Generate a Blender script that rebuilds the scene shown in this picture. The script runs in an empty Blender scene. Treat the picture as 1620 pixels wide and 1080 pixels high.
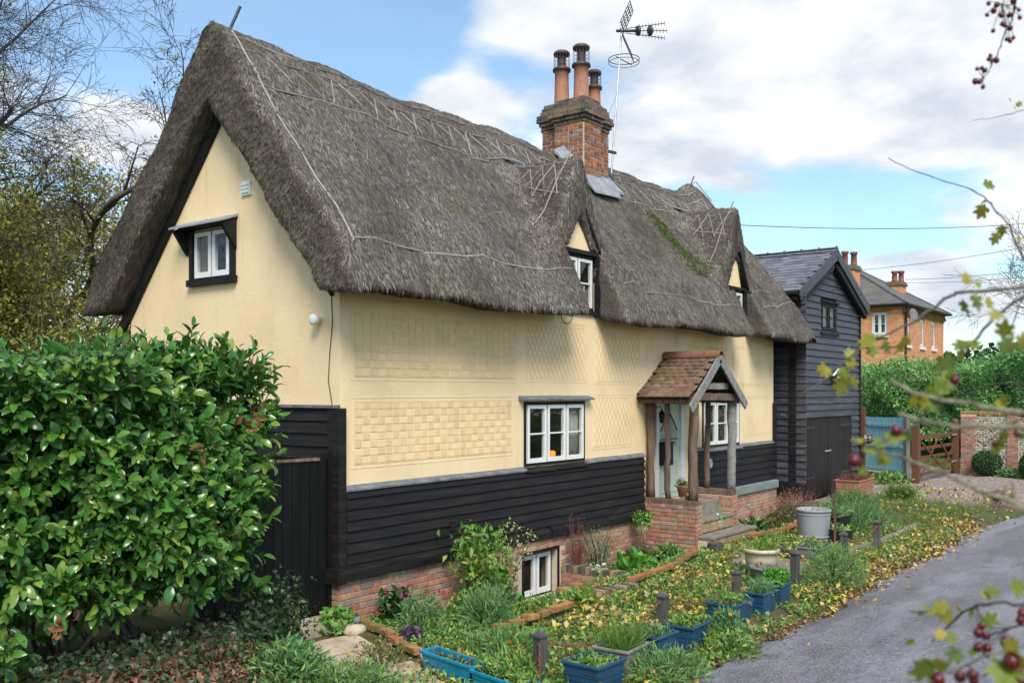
import bpy, math, random
import numpy as np
from mathutils import Vector, Matrix
R = math.radians
rnd = random.Random(7)
rng = np.random.default_rng(7)
SC = bpy.context.scene
COL = SC.collection

# ------------------------------------------------------------------ camera
cam = bpy.data.cameras.new('camera')
camo = bpy.data.objects.new('camera', cam)
COL.objects.link(camo)
SC.camera = camo
camo.location = (-7.853, -8.658, 2.77)
camo.rotation_euler = (R(90), 0, math.atan2(0.6085, 0.7936) - R(90))
cam.sensor_width = 36.0
cam.lens = 36.0 * 1500 / 1620
cam.shift_y = 79 / 1620
cam.clip_start = 0.05
cam.clip_end = 3000
cam.dof.use_dof = True
cam.dof.focus_distance = 14.0
cam.dof.aperture_fstop = 4.0

# ------------------------------------------------------------------ sky, sun, exposure
SUN_AZ = math.atan2(-0.80, -0.75)      # the sun stands behind the camera's left shoulder, veiled by cloud
SUN_EL = R(47)
SC.view_settings.view_transform = 'Standard'
SC.view_settings.look = 'None'
SC.view_settings.gamma = 1.0
SC.view_settings.use_curve_mapping = False
SC.view_settings.exposure = 1.42
SC.cycles.use_denoising = True
SC.cycles.max_bounces = 8
SC.cycles.transparent_max_bounces = 16
SC.cycles.caustics_reflective = False
SC.cycles.caustics_refractive = False
world = bpy.data.worlds.new('World')
SC.world = world
world.use_nodes = True
wn, wl = world.node_tree.nodes, world.node_tree.links
wn.clear()
def wnode(t, **k):
    n = wn.new(t)
    for a, b in k.items():
        setattr(n, a, b)
    return n
def wmath(op, a, b=None, clamp=False):
    n = wnode('ShaderNodeMath', operation=op, use_clamp=clamp)
    for i, s in enumerate((a, b)):
        if s is None: continue
        if isinstance(s, (int, float)): n.inputs[i].default_value = s
        else: wl.new(s, n.inputs[i])
    return n.outputs[0]
tc = wnode('ShaderNodeTexCoord')
sky = wnode('ShaderNodeTexSky', sky_type='NISHITA', sun_disc=False)
sky.sun_elevation = SUN_EL
sky.sun_rotation = math.pi / 2 - SUN_AZ
sky.air_density = 1.0; sky.dust_density = 0.6; sky.ozone_density = 1.2
sep = wnode('ShaderNodeSeparateXYZ'); wl.new(tc.outputs['Generated'], sep.inputs[0])
zc = wmath('MAXIMUM', sep.outputs[2], 0.0)
den = wmath('ADD', zc, 0.22)
cmb = wnode('ShaderNodeCombineXYZ')
wl.new(wmath('DIVIDE', sep.outputs[0], den), cmb.inputs[0])
wl.new(wmath('DIVIDE', sep.outputs[1], den), cmb.inputs[1])
n1 = wnode('ShaderNodeTexNoise'); n1.inputs['Scale'].default_value = 2.6
n1.inputs['Detail'].default_value = 9; n1.inputs['Roughness'].default_value = 0.52
n1.inputs['Distortion'].default_value = 0.25
wl.new(cmb.outputs[0], n1.inputs['Vector'])
# cloud banks: directions (x, y, z), reach, weight
def bank(d, reach, wgt):
    d = Vector(d).normalized()
    vd = wnode('ShaderNodeVectorMath', operation='DISTANCE')
    nrm = wnode('ShaderNodeVectorMath', operation='NORMALIZE')
    wl.new(tc.outputs['Generated'], nrm.inputs[0])
    wl.new(nrm.outputs[0], vd.inputs[0]); vd.inputs[1].default_value = d
    mr = wnode('ShaderNodeMapRange', interpolation_type='SMOOTHSTEP')
    wl.new(vd.outputs['Value'], mr.inputs['Value'])
    mr.inputs['From Min'].default_value = 0; mr.inputs['From Max'].default_value = reach
    mr.inputs['To Min'].default_value = wgt; mr.inputs['To Max'].default_value = 0
    return mr.outputs[0]
cov = n1.outputs['Fac']
for d, reach, wgt in (((0.972, 0.376, 0.339), .24, .20), ((0.879, 0.497, 0.313), .16, .14), ((1.098, 0.212, 0.373), .3, .28), ((1.065, 0.254, 0.133), .12, .22),
                      ((0.765, 0.645, 0.306), .10, .16), ((0.558, 0.915, 0.259), .11, .26), ((0.822, 0.571, 0.406), .12, .10),
                      ((0.619, 0.836, 0.373), .26, -.26), ((0.704, 0.725, 0.386), .14, -.18), ((0.964, 0.386, 0.159), .12, -.30), ((1.033, 0.296, 0.206), .10, -.26), ((1.086, 0.227, 0.213), .08, -.22), ((1.005, 0.333, 0.183), .10, -.2), ((1.098, 0.212, 0.093), .1, -.12), ((0.79, 0.614, 0.339), .05, -.12)):
    cov = wmath('ADD', cov, bank(d, reach, wgt))
mask = wnode('ShaderNodeMapRange', interpolation_type='SMOOTHSTEP')
wl.new(cov, mask.inputs['Value'])
mask.inputs['To Min'].default_value = .10; mask.inputs['From Min'].default_value = 0.45; mask.inputs['From Max'].default_value = 0.62
n2 = wnode('ShaderNodeTexNoise'); n2.inputs['Scale'].default_value = 3.6
n2.inputs['Detail'].default_value = 8; n2.inputs['Roughness'].default_value = 0.55
wl.new(cmb.outputs[0], n2.inputs['Vector'])
cr = wnode('ShaderNodeValToRGB')
cr.color_ramp.elements[0].position = 0.36; cr.color_ramp.elements[0].color = (2.6, 2.85, 3.2, 1)
cr.color_ramp.elements[1].position = 0.60; cr.color_ramp.elements[1].color = (4.0, 4.08, 4.15, 1)
wl.new(n2.outputs['Fac'], cr.inputs[0])
blue = wnode('ShaderNodeMix', data_type='RGBA', blend_type='MULTIPLY')
blue.inputs[0].default_value = 1
wl.new(sky.outputs[0], blue.inputs[6]); blue.inputs[7].default_value = (.66, .78, .80, 1)
mx = wnode('ShaderNodeMix', data_type='RGBA')
wl.new(mask.outputs[0], mx.inputs[0]); wl.new(blue.outputs[2], mx.inputs[6]); wl.new(cr.outputs[0], mx.inputs[7])
bg = wnode('ShaderNodeBackground'); bg.inputs['Strength'].default_value = 0.10
wl.new(mx.outputs[2], bg.inputs['Color'])
wo = wnode('ShaderNodeOutputWorld'); wl.new(bg.outputs[0], wo.inputs['Surface'])

sun = bpy.data.lights.new('sun', 'SUN')
sun.energy = 1.5; sun.angle = R(26); sun.color = (1.0, .94, .84)
suno = bpy.data.objects.new('sun', sun); COL.objects.link(suno)
sd = Vector((math.cos(SUN_AZ) * math.cos(SUN_EL), math.sin(SUN_AZ) * math.cos(SUN_EL), math.sin(SUN_EL)))
suno.rotation_euler = sd.to_track_quat('Z', 'Y').to_euler()
suno.location = (-20, -30, 30)

# ------------------------------------------------------------------ helpers: objects
def link(o, parent=None, label=None, cat=None, group=None, kind=None):
    COL.objects.link(o)
    if parent: o.parent = parent
    if label: o['label'] = label
    if cat: o['category'] = cat
    if group: o['group'] = group
    if kind: o['kind'] = kind
    return o
def empty(name, label, cat, loc=(0, 0, 0), rz=0, group=None):
    o = bpy.data.objects.new(name, None)
    o.empty_display_size = .1
    o.location = loc; o.rotation_euler = (0, 0, rz)
    return link(o, None, label, cat, group)
def nmesh(name, V, F, mat, smooth=False):
    me = bpy.data.meshes.new(name)
    V = np.asarray(V, dtype=np.float32)
    if isinstance(F, np.ndarray):
        k = F.shape[1]; n = F.shape[0]
        me.vertices.add(len(V)); me.vertices.foreach_set('co', V.ravel())
        me.loops.add(n * k); me.loops.foreach_set('vertex_index', F.astype(np.int32).ravel())
        me.polygons.add(n); me.polygons.foreach_set('loop_start', np.arange(0, n * k, k, dtype=np.int32))
        me.update(calc_edges=True)
    else:
        me.from_pydata(V.tolist(), [], F)
    if smooth:
        me.polygons.foreach_set('use_smooth', np.ones(len(me.polygons), dtype=bool))
    if mat: me.materials.append(mat)
    me.update()
    return me
def mobj(name, me, parent=None, loc=None, rot=None, sca=None, **k):
    o = bpy.data.objects.new(name, me)
    if loc is not None: o.location = loc
    if rot is not None: o.rotation_euler = rot
    if sca is not None: o.scale = sca
    return link(o, parent, **k)
class MB:
    """collects simple solids and links them as ONE mesh object"""
    def __init__(s): s.V = []; s.F = []
    def add(s, V, F):
        n = len(s.V); s.V += [tuple(v) for v in V]; s.F += [tuple(i + n for i in f) for f in F]; return s
    def box(s, x0, x1, y0, y1, z0, z1, j=0.0):
        V = [(x, y, z) for x in (x0, x1) for y in (y0, y1) for z in (z0, z1)]
        if j: V = [tuple(c + rnd.uniform(-j, j) for c in v) for v in V]
        return s.add(V, [(0, 1, 3, 2), (4, 6, 7, 5), (0, 4, 5, 1), (2, 3, 7, 6), (0, 2, 6, 4), (1, 5, 7, 3)])
    def hexa(s, P):  # 8 points: bottom 4 (ccw), top 4
        return s.add(P, [(3, 2, 1, 0), (4, 5, 6, 7), (0, 1, 5, 4), (1, 2, 6, 5), (2, 3, 7, 6), (3, 0, 4, 7)])
    def beam(s, a, b, w, h, up=(0, 0, 1), off=0):
        a = Vector(a); b = Vector(b); d = (b - a).normalized(); up = Vector(up)
        x = d.cross(up).normalized() * (w / 2); y = x.cross(d).normalized() * (h / 2)
        return s.hexa([a - x - y, a + x - y, b + x - y, b - x - y, a - x + y, a + x + y, b + x + y, b - x + y])
    def tube(s, pts, rad, n=6, cap=True):
        pts = [Vector(p) for p in pts]
        if not hasattr(rad, '__len__'): rad = [rad] * len(pts)
        V = []; F = []; up = Vector((0.13, 0.21, 1)).normalized()
        for i, p in enumerate(pts):
            d = (pts[min(i + 1, len(pts) - 1)] - pts[max(i - 1, 0)])
            d = d.normalized() if d.length > 1e-9 else Vector((0, 0, 1))
            if abs(d.dot(up)) > .97: up2 = Vector((1, .1, .05))
            else: up2 = up
            x = d.cross(up2).normalized(); y = x.cross(d).normalized()
            for k in range(n):
                a = 2 * math.pi * k / n
                V.append(p + (x * math.cos(a) + y * math.sin(a)) * rad[i])
        for i in range(len(pts) - 1):
            for k in range(n):
                F.append((i * n + k, i * n + (k + 1) % n, (i + 1) * n + (k + 1) % n, (i + 1) * n + k))
        if cap:
            F.append(tuple(range(n - 1, -1, -1))); m = (len(pts) - 1) * n
            F.append(tuple(range(m, m + n)))
        return s.add(V, F)
    def lathe(s, prof, c, n=20, sx=1, sy=1):
        V = []; F = []
        for r, z in prof:
            for k in range(n):
                a = 2 * math.pi * k / n
                V.append((c[0] + r * math.cos(a) * sx, c[1] + r * math.sin(a) * sy, c[2] + z))
        for i in range(len(prof) - 1):
            for k in range(n):
                F.append((i * n + k, i * n + (k + 1) % n, (i + 1) * n + (k + 1) % n, (i + 1) * n + k))
        if prof[0][0] > 1e-4: F.append(tuple(range(n - 1, -1, -1)))
        m = (len(prof) - 1) * n
        if prof[-1][0] > 1e-4: F.append(tuple(range(m, m + n)))
        return s.add(V, F)
    def poly(s, P, t):  # flat polygon P (list of 3D points) thickened by vector t
        P = [Vector(p) for p in P]; t = Vector(t); n = len(P)
        F = [tuple(range(n - 1, -1, -1)), tuple(range(n, 2 * n))] + [(i, (i + 1) % n, n + (i + 1) % n, n + i) for i in range(n)]
        return s.add(P + [p + t for p in P], F)
    def mesh(s, name, mat, smooth=False): return nmesh(name, s.V, s.F, mat, smooth)
    def build(s, name, mat, parent=None, smooth=False, bevel=0, loc=None, rot=None, **k):
        o = mobj(name, s.mesh(name, mat, smooth), parent, loc, rot, **k)
        if bevel:
            b = o.modifiers.new('b', 'BEVEL'); b.width = bevel; b.segments = 2; b.limit_method = 'ANGLE'
        return o

# ------------------------------------------------------------------ helpers: materials
def mat(name, cols, rough=.8, scale=4.0, detail=6, var=.25, stretch=(1, 1, 1), bump=0.0, bscale=60, bstretch=None,
        rand=False, spec=.35, metal=0, trans=0, coat=0, contrast=(.3, .7), rvar=.0):
    """procedural surface: cols blended by noise (or by a random value per piece), fine relief from a second noise"""
    m = bpy.data.materials.new(name); m.use_nodes = True
    N, L = m.node_tree.nodes, m.node_tree.links
    P = N['Principled BSDF']; out = N['Material Output']
    P.inputs['Roughness'].default_value = rough; P.inputs['Metallic'].default_value = metal
    P.inputs['Specular IOR Level'].default_value = spec
    if coat: P.inputs['Coat Weight'].default_value = coat
    t = N.new('ShaderNodeTexCoord'); mp = N.new('ShaderNodeMapping'); mp.inputs['Scale'].default_value = stretch
    oi = N.new('ShaderNodeObjectInfo'); geo = N.new('ShaderNodeNewGeometry')
    add = N.new('ShaderNodeVectorMath'); add.operation = 'MULTIPLY_ADD'
    L.new(oi.outputs['Random'], add.inputs[0]); add.inputs[1].default_value = (7.3, 3.1, 5.7); L.new(t.outputs['Object'], add.inputs[2])
    L.new(add.outputs[0], mp.inputs['Vector'])
    no = N.new('ShaderNodeTexNoise'); no.inputs['Scale'].default_value = scale; no.inputs['Detail'].default_value = detail
    no.inputs['Roughness'].default_value = .62
    L.new(mp.outputs[0], no.inputs['Vector'])
    ramp = N.new('ShaderNodeValToRGB'); el = ramp.color_ramp.elements
    while len(el) < len(cols): el.new(.5)
    for i, c in enumerate(cols):
        el[i].position = i / max(1, len(cols) - 1) if rand else contrast[0] + (contrast[1] - contrast[0]) * i / max(1, len(cols) - 1)
        el[i].color = (*c, 1)
    if rand:
        ad = N.new('ShaderNodeMath'); ad.operation = 'ADD'
        L.new(oi.outputs['Random'], ad.inputs[0]); L.new(geo.outputs['Random Per Island'], ad.inputs[1])
        fr = N.new('ShaderNodeMath'); fr.operation = 'FRACT'; L.new(ad.outputs[0], fr.inputs[0])
        L.new(fr.outputs[0], ramp.inputs[0])
        hs = N.new('ShaderNodeMapRange'); L.new(no.outputs['Fac'], hs.inputs['Value'])
        hs.inputs['From Min'].default_value = .25; hs.inputs['From Max'].default_value = .75
        hs.inputs['To Min'].default_value = 1 - var; hs.inputs['To Max'].default_value = 1 + var
        mu = N.new('ShaderNodeMix'); mu.data_type = 'RGBA'; mu.blend_type = 'MULTIPLY'; mu.inputs[0].default_value = 1
        L.new(ramp.outputs[0], mu.inputs[6]); L.new(hs.outputs[0], mu.inputs[7]); col = mu.outputs[2]
    else:
        L.new(no.outputs['Fac'], ramp.inputs[0]); col = ramp.outputs[0]
    L.new(col, P.inputs['Base Color'])
    if rvar:
        rr = N.new('ShaderNodeMapRange'); L.new(no.outputs['Fac'], rr.inputs['Value'])
        rr.inputs['From Min'].default_value = .3; rr.inputs['From Max'].default_value = .7
        rr.inputs['To Min'].default_value = max(.02, rough - rvar); rr.inputs['To Max'].default_value = min(1, rough + rvar)
        L.new(rr.outputs[0], P.inputs['Roughness'])
    if bump:
        mp2 = N.new('ShaderNodeMapping'); mp2.inputs['Scale'].default_value = bstretch or stretch
        L.new(add.outputs[0], mp2.inputs['Vector'])
        nb = N.new('ShaderNodeTexNoise'); nb.inputs['Scale'].default_value = bscale; nb.inputs['Detail'].default_value = 5
        L.new(mp2.outputs[0], nb.inputs['Vector'])
        bp = N.new('ShaderNodeBump'); bp.inputs['Strength'].default_value = 1; bp.inputs['Distance'].default_value = bump
        L.new(nb.outputs['Fac'], bp.inputs['Height']); L.new(bp.outputs[0], P.inputs['Normal'])
    if trans:
        tr = N.new('ShaderNodeBsdfTranslucent'); L.new(col, tr.inputs['Color'])
        ms = N.new('ShaderNodeMixShader'); ms.inputs[0].default_value = trans
        L.new(P.outputs[0], ms.inputs[1]); L.new(tr.outputs[0], ms.inputs[2]); L.new(ms.outputs[0], out.inputs['Surface'])
    m['col'] = 1
    return m
def overlay(m, cols_fn):
    """returns nodes, links, principled and the current base-colour socket of a material, for adding stains"""
    N, L = m.node_tree.nodes, m.node_tree.links
    P = N['Principled BSDF']; src = P.inputs['Base Color'].links[0].from_socket
    new = cols_fn(N, L, src); L.new(new, P.inputs['Base Color'])
    return m
def stain(m, color, scale, lo, hi, stretch=(1, 1, 1), amt=1.0, seed=0, zlim=None):
    def f(N, L, src):
        t = N.new('ShaderNodeTexCoord'); mp = N.new('ShaderNodeMapping')
        mp.inputs['Scale'].default_value = stretch; mp.inputs['Location'].default_value = (seed, seed * 1.7, seed * .3)
        L.new(t.outputs['Object'], mp.inputs[0])
        n = N.new('ShaderNodeTexNoise'); n.inputs['Scale'].default_value = scale; n.inputs['Detail'].default_value = 7
        n.inputs['Roughness'].default_value = .65
        L.new(mp.outputs[0], n.inputs['Vector'])
        r = N.new('ShaderNodeMapRange'); L.new(n.outputs['Fac'], r.inputs['Value']); r.interpolation_type = 'SMOOTHSTEP'
        r.inputs['From Min'].default_value = lo; r.inputs['From Max'].default_value = hi; r.inputs['To Max'].default_value = amt
        fac = r.outputs[0]
        if zlim:
            s = N.new('ShaderNodeSeparateXYZ'); L.new(t.outputs['Object'], s.inputs[0])
            z = N.new('ShaderNodeMapRange'); z.interpolation_type = 'SMOOTHSTEP'; L.new(s.outputs[2], z.inputs['Value'])
            z.inputs['From Min'].default_value = zlim[0]; z.inputs['From Max'].default_value = zlim[1]
            mm = N.new('ShaderNodeMath'); mm.operation = 'MULTIPLY'; L.new(fac, mm.inputs[0]); L.new(z.outputs[0], mm.inputs[1]); fac = mm.outputs[0]
        x = N.new('ShaderNodeMix'); x.data_type = 'RGBA'
        L.new(fac, x.inputs[0]); L.new(src, x.inputs[6]); x.inputs[7].default_value = (*color, 1)
        return x.outputs[2]
    return overlay(m, f)

# ------------------------------------------------------------------ materials
m_plaster = mat('plaster_yellow', [(.82, .61, .36), (.87, .69, .435)], .85, 1.3, 6, bump=.004, bscale=35)
stain(m_plaster, (.50, .40, .22), 2.2, .56, .80, (1, 1, .35), .5, 3)
stain(m_plaster, (.34, .30, .20), 2.4, .56, .76, (2.0, 2.0, .16), .34, 11)
stain(m_plaster, (.55, .42, .22), .8, .5, .75, (1, 1, 1), .35, 41)
stain(m_plaster, (.82, .72, .52), 1.6, .62, .8, (1, 1, .6), .6, 23, (2.2, 1.4))
m_parget = mat('plaster_relief', [(.81, .605, .355), (.83, .635, .38), (.85, .655, .40), (.785, .58, .33)], .85, 3, rand=True, var=.06, bump=.004, bscale=90)
m_black = mat('black_boards', [(0.008925, 0.007969, 0.00833), (0.01785, 0.01594, 0.01666), (0.03793, 0.03294, 0.03228)], .58, 3.0, 8, stretch=(.5, 1, 5), bump=.004, bscale=14, bstretch=(.6, 1, 9), contrast=(.32, .78), spec=.2, rvar=.15)
m_black2 = mat('black_boards_barn', [(0.0248, 0.02635, 0.0341), (0.0558, 0.05735, 0.0713), (0.1162, 0.1193, 0.1364)], .5, 3.0, 8, stretch=(.5, 1, 5), bump=.004, bscale=14, bstretch=(.6, 1, 9), contrast=(.32, .75), spec=.5, rvar=.15)
m_door = mat('black_door_paint', [(.012, .010, .010), (.022, .019, .019)], .6, 3.0, 6, stretch=(5, 5, .5), bump=.003, bscale=20, bstretch=(7, 7, .4))
m_gate = mat('black_gate_paint', [(0.0045, 0.0054, 0.0054), (0.009, 0.01035, 0.0099), (0.02025, 0.0207, 0.02025)], .5, 2.2, 8, stretch=(4, 4, .35), bump=.004, bscale=16, bstretch=(7, 7, .4), contrast=(.35, .85), spec=.22)
m_lead = mat('grey_lead', [(.20, .22, .25), (.34, .36, .39)], .55, 6, 5, bump=.003, bscale=30)
m_led = mat('weathered_ledge', [(0.08704, 0.09248, 0.1034), (0.1469, 0.1523, 0.1686), (0.2176, 0.223, 0.2285)], .7, 6, 6, bump=.004, bscale=30, stretch=(1, 2, 2))
m_greyboard = mat('grey_green_board', [(.16, .19, .18), (.24, .28, .27)], .6, 3, 6, stretch=(.6, 2, 4), bump=.003, bscale=30)
m_white = mat('white_paint', [(.70, .71, .70), (.80, .80, .79)], .5, 5, 5, bump=.001, bscale=40)
m_brick = mat('brick_face', [(0.3622, 0.1552, 0.1035), (0.4347, 0.1955, 0.1323), (0.483, 0.2415, 0.161), (0.314, 0.138, 0.1035), (0.4588, 0.253, 0.1725), (0.4106, 0.2875, 0.1955), (0.2415, 0.1898, 0.1725), (0.3985, 0.1725, 0.115)], .85, 9, 6, var=.35, rand=True, bump=.006, bscale=70)
stain(m_brick, (.52, .38, .26), 1.2, .42, .66, (1, 1, 2), .62, 6)
m_brick_ch = mat('brick_chimney', [(0.3846, 0.1478, 0.0495), (0.2926, 0.1183, 0.066), (0.1672, 0.07392, 0.055), (0.4347, 0.1873, 0.055), (0.1338, 0.08378, 0.0715), (0.2174, 0.2464, 0.275), (0.3344, 0.1281, 0.055), (0.1839, 0.0887, 0.066)], .85, 9, 6, var=.35, rand=True, bump=.006, bscale=70)
m_brick_dark = mat('brick_weathered', [(.085, .075, .065), (.17, .125, .095), (.23, .15, .11), (.07, .068, .06), (.15, .14, .12)], .9, 9, 6, var=.4, rand=True, bump=.008, bscale=60)
stain(m_brick_dark, (.10, .115, .03), 7, .52, .62, amt=.8, seed=4)
m_mortar = mat('lime_mortar', [(.50, .41, .31), (.64, .55, .43)], .9, 7, 6, bump=.006, bscale=80)
m_edge = mat('edging_brick', [(.38, .13, .06), (.30, .12, .06), (.42, .19, .08), (.24, .13, .05), (.20, .16, .05)], .85, 12, 6, var=.4, rand=True, bump=.006, bscale=60)
stain(m_edge, (.13, .15, .03), 9, .52, .64, amt=.8, seed=8)
m_oak = mat('weathered_oak', [(.085, .055, .040), (.16, .11, .08), (.27, .205, .16)], .85, 3.0, 8, stretch=(6, 6, .7), bump=.012, bscale=11, bstretch=(6, 6, .5), contrast=(.3, .75))
m_oakg = mat('silver_oak_board', [(0.1432, 0.1397, 0.1369), (0.2344, 0.2248, 0.2168), (0.2995, 0.2795, 0.2567)], .8, 4, 8, stretch=(3, 3, 3), bump=.004, bscale=30)
m_glassd = None
m_thatch = None
m_rod = mat('hazel_rod', [(0.1878, 0.1547, 0.1326), (0.3646, 0.3205, 0.2873), (0.2652, 0.221, 0.1878)], .8, 20, 4, rand=True, var=.3)
m_terra = mat('terracotta', [(.34, .15, .095), (.42, .20, .13), (.30, .14, .09)], .8, 5, 6, bump=.003, bscale=50)
m_metal_dark = mat('dark_metal', [(.05, .05, .055), (.10, .10, .11)], .5, 8, 4, metal=.6)
m_metal = mat('galvanised_metal', [(0.2376, 0.252, 0.2736), (0.3456, 0.36, 0.3816)], .72, 3, 7, metal=.12, stretch=(1, 1, .35), rvar=.12, bump=.001, bscale=40)
m_alu = mat('grey_aluminium', [(.35, .36, .38), (.55, .56, .58)], .4, 8, 4, metal=.8)
m_cowl = mat('cowl_metal', [(.07, .05, .05), (.12, .09, .085)], .55, 8, 4, metal=.3)
m_tile = mat('clay_tile', [(0.137, 0.08318, 0.05611), (0.185, 0.1094, 0.07013), (0.1028, 0.07005, 0.05143), (0.233, 0.1445, 0.08416), (0.1507, 0.09628, 0.06546), (0.2056, 0.1489, 0.09351)], .85, 12, 7, var=.4, rand=True, bump=.006, bscale=70)
stain(m_tile, (.42, .42, .33), 4.5, .60, .66, amt=.85, seed=2)
stain(m_tile, (.16, .15, .05), 3.0, .55, .68, amt=.6, seed=6)
m_ridge = mat('clay_ridge', [(0.1854, 0.07714, 0.05014), (0.2398, 0.1195, 0.07714)], .8, 8, 6, bump=.004, bscale=50)
m_slate = mat('slate', [(0.0935, 0.0986, 0.1224), (0.1445, 0.1496, 0.1785), (0.204, 0.2125, 0.2465), (0.119, 0.1156, 0.136)], .5, 7, 6, var=.35, rand=True, bump=.003, bscale=50, spec=.5)
stain(m_slate, (.22, .23, .25), 1.6, .56, .72, (1, 1, 1), .6, 5)
m_slab = mat('sandstone_slab', [(.34, .27, .19), (.50, .41, .30), (.57, .49, .37)], .9, 4, 7, bump=.006, bscale=40)
stain(m_slab, (.13, .13, .035), 3, .52, .66, amt=.75, seed=9)
m_stone = mat('grey_stone_step', [(.17, .15, .125), (.28, .25, .21)], .9, 5, 7, bump=.006, bscale=40)
stain(m_stone, (.15, .15, .04), 4, .52, .66, amt=.7, seed=9)
m_paintdoor = mat('pale_green_paint', [(.50, .58, .47), (.55, .63, .52)], .45, 3, 4)
m_cream = mat('cream_glaze', [(.52, .44, .33), (.62, .54, .42)], .35, 5, 5, spec=.5)
m_blue = mat('blue_plastic', [(0.01326, 0.05865, 0.1211), (0.01989, 0.08309, 0.1615)], .45, 4, 5, spec=.45)
stain(m_blue, (.05, .055, .045), 6, .52, .72, (1, 1, .5), .5, 3)
m_teal = mat('turquoise_plastic', [(.005, .20, .34), (.01, .26, .42)], .4, 4, 5, spec=.45)
stain(m_teal, (.10, .14, .13), 5, .54, .74, (1, 1, .5), .45, 3)
m_greyp = mat('grey_plastic', [(.15, .145, .15), (.23, .225, .23)], .6, 4, 5)
m_taupe = mat('taupe_plastic', [(.20, .18, .15), (.29, .26, .22)], .6, 4, 5)
m_blackp = mat('black_plastic', [(.012, .012, .013), (.022, .022, .024)], .55, 4, 5)
m_compost = mat('compost', [(.025, .018, .012), (.06, .042, .028)], 1, 30, 5, bump=.02, bscale=60)
m_post = mat('charcoal_post', [(.045, .043, .045), (.085, .082, .08), (.15, .145, .14)], .8, 4, 7, stretch=(5, 5, .6), bump=.006, bscale=20, bstretch=(6, 6, .5), contrast=(.3, .8))
m_sleeper = mat('timber_sleeper', [(.14, .11, .075), (.23, .19, .14), (.32, .28, .22)], .9, 4, 7, stretch=(1, 5, 5), bump=.008, bscale=20)
m_redwood = mat('red_brown_stain', [(0.1211, 0.04765, 0.02455), (0.1635, 0.06965, 0.03646)], .6, 4, 6, stretch=(1, 4, 4), bump=.002, bscale=40)
m_bluefence = mat('blue_fence_paint', [(0.155, 0.3418, 0.4185), (0.2325, 0.472, 0.5425), (0.372, 0.5859, 0.6045)], .75, 3, 7, stretch=(5, 5, .5), bump=.003, bscale=30, contrast=(.3, .78))
m_pavgrey = mat('grey_fence_post', [(.12, .11, .10), (.2, .185, .17)], .85, 4, 6, stretch=(4, 4, .5), bump=.004, bscale=20)
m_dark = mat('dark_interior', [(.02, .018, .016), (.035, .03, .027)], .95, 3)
m_curtain = mat('lace_curtain', [(0.588, 0.56, 0.532), (0.77, 0.742, 0.7)], .9, 9, 5, stretch=(8, 8, 1), trans=.35)
m_flint = mat('flint', [(.30, .28, .25), (.12, .115, .11), (.42, .40, .36), (.06, .06, .062), (.36, .32, .27)], .5, 12, 5, var=.3, rand=True)
m_bark = mat('bark', [(.055, .045, .032), (.11, .095, .07), (.15, .14, .10)], .9, 6, 6, stretch=(2, 2, .6), bump=.01, bscale=30)
m_twig = mat('twig_bark', [(.045, .036, .032), (.085, .07, .06)], .9, 6, 4)
m_twigp = mat('pale_twig', [(.17, .15, .12), (.27, .25, .20)], .9, 6, 4)
def leafmat(name, cols, rough=.45, trans=.25, spec=.4, var=.25):
    return mat(name, cols, rough, 9, 4, var=var, rand=True, trans=trans, spec=spec)
m_laurel = leafmat('laurel_leaf', [(0.03802, 0.1267, 0.02513), (0.05956, 0.1863, 0.03141), (0.09378, 0.2457, 0.04292), (0.05196, 0.1565, 0.03141), (0.1457, 0.2832, 0.0492), (0.223, 0.3273, 0.05653)], .22, .16, .55)
m_deadleaf = leafmat('dead_leaf', [(.20, .075, .04), (.28, .12, .06), (.14, .06, .035)], .6, .15)
m_hedge = leafmat('hedge_leaf', [(0.05225, 0.1767, 0.04104), (0.1066, 0.2907, 0.06327), (0.1588, 0.3876, 0.08721), (0.3553, 0.5814, 0.2035), (0.07106, 0.2261, 0.05301)], .35, .15, .5)
m_gr1 = leafmat('garden_green', [(0.08307, 0.2064, 0.048), (0.1391, 0.2977, 0.0645), (0.2106, 0.3875, 0.087), (0.2801, 0.4332, 0.0975), (0.1121, 0.252, 0.087)])
m_gr2 = leafmat('yellow_green', [(0.1782, 0.253, 0.0451), (0.2827, 0.3267, 0.0517), (0.1188, 0.2079, 0.0451), (0.4158, 0.4015, 0.0748)])
m_gr3 = leafmat('blue_green', [(0.111, 0.2464, 0.09029), (0.1666, 0.336, 0.1204), (0.09254, 0.224, 0.06021), (0.2405, 0.4033, 0.1686)])
m_gr4 = leafmat('dark_green', [(0.0216, 0.072, 0.0216), (0.0432, 0.108, 0.0315), (0.0576, 0.1296, 0.0432)])
m_gr5 = leafmat('bright_green', [(0.072, 0.264, 0.024), (0.108, 0.336, 0.036), (0.060, 0.204, 0.024)])
m_fall = leafmat('fallen_leaf', [(.54, .36, .08), (.58, .46, .17), (.62, .46, .04), (.24, .12, .07), (.54, .48, .30), (.52, .29, .07), (.20, .11, .07), (.66, .50, .05), (.34, .22, .13)], .7, .12)
m_fallbrown = leafmat('brown_litter', [(.22, .10, .055), (.30, .16, .09), (.14, .07, .045), (.38, .24, .15), (.10, .055, .04)], .75, .1)
m_grass = leafmat('grass_blade', [(0.078, 0.169, 0.026), (0.117, 0.221, 0.039), (0.156, 0.260, 0.046), (0.208, 0.273, 0.065)], .6, .25)
m_tree_y = leafmat('autumn_leaf', [(.19, .23, .04), (.29, .30, .05), (.40, .36, .06), (.13, .17, .035), (.48, .37, .05)], .6, .3)
m_tree_o = leafmat('orange_leaf', [(0.525, 0.275, 0.037), (0.625, 0.400, 0.062), (0.450, 0.200, 0.037)], .6, .3)
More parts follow.
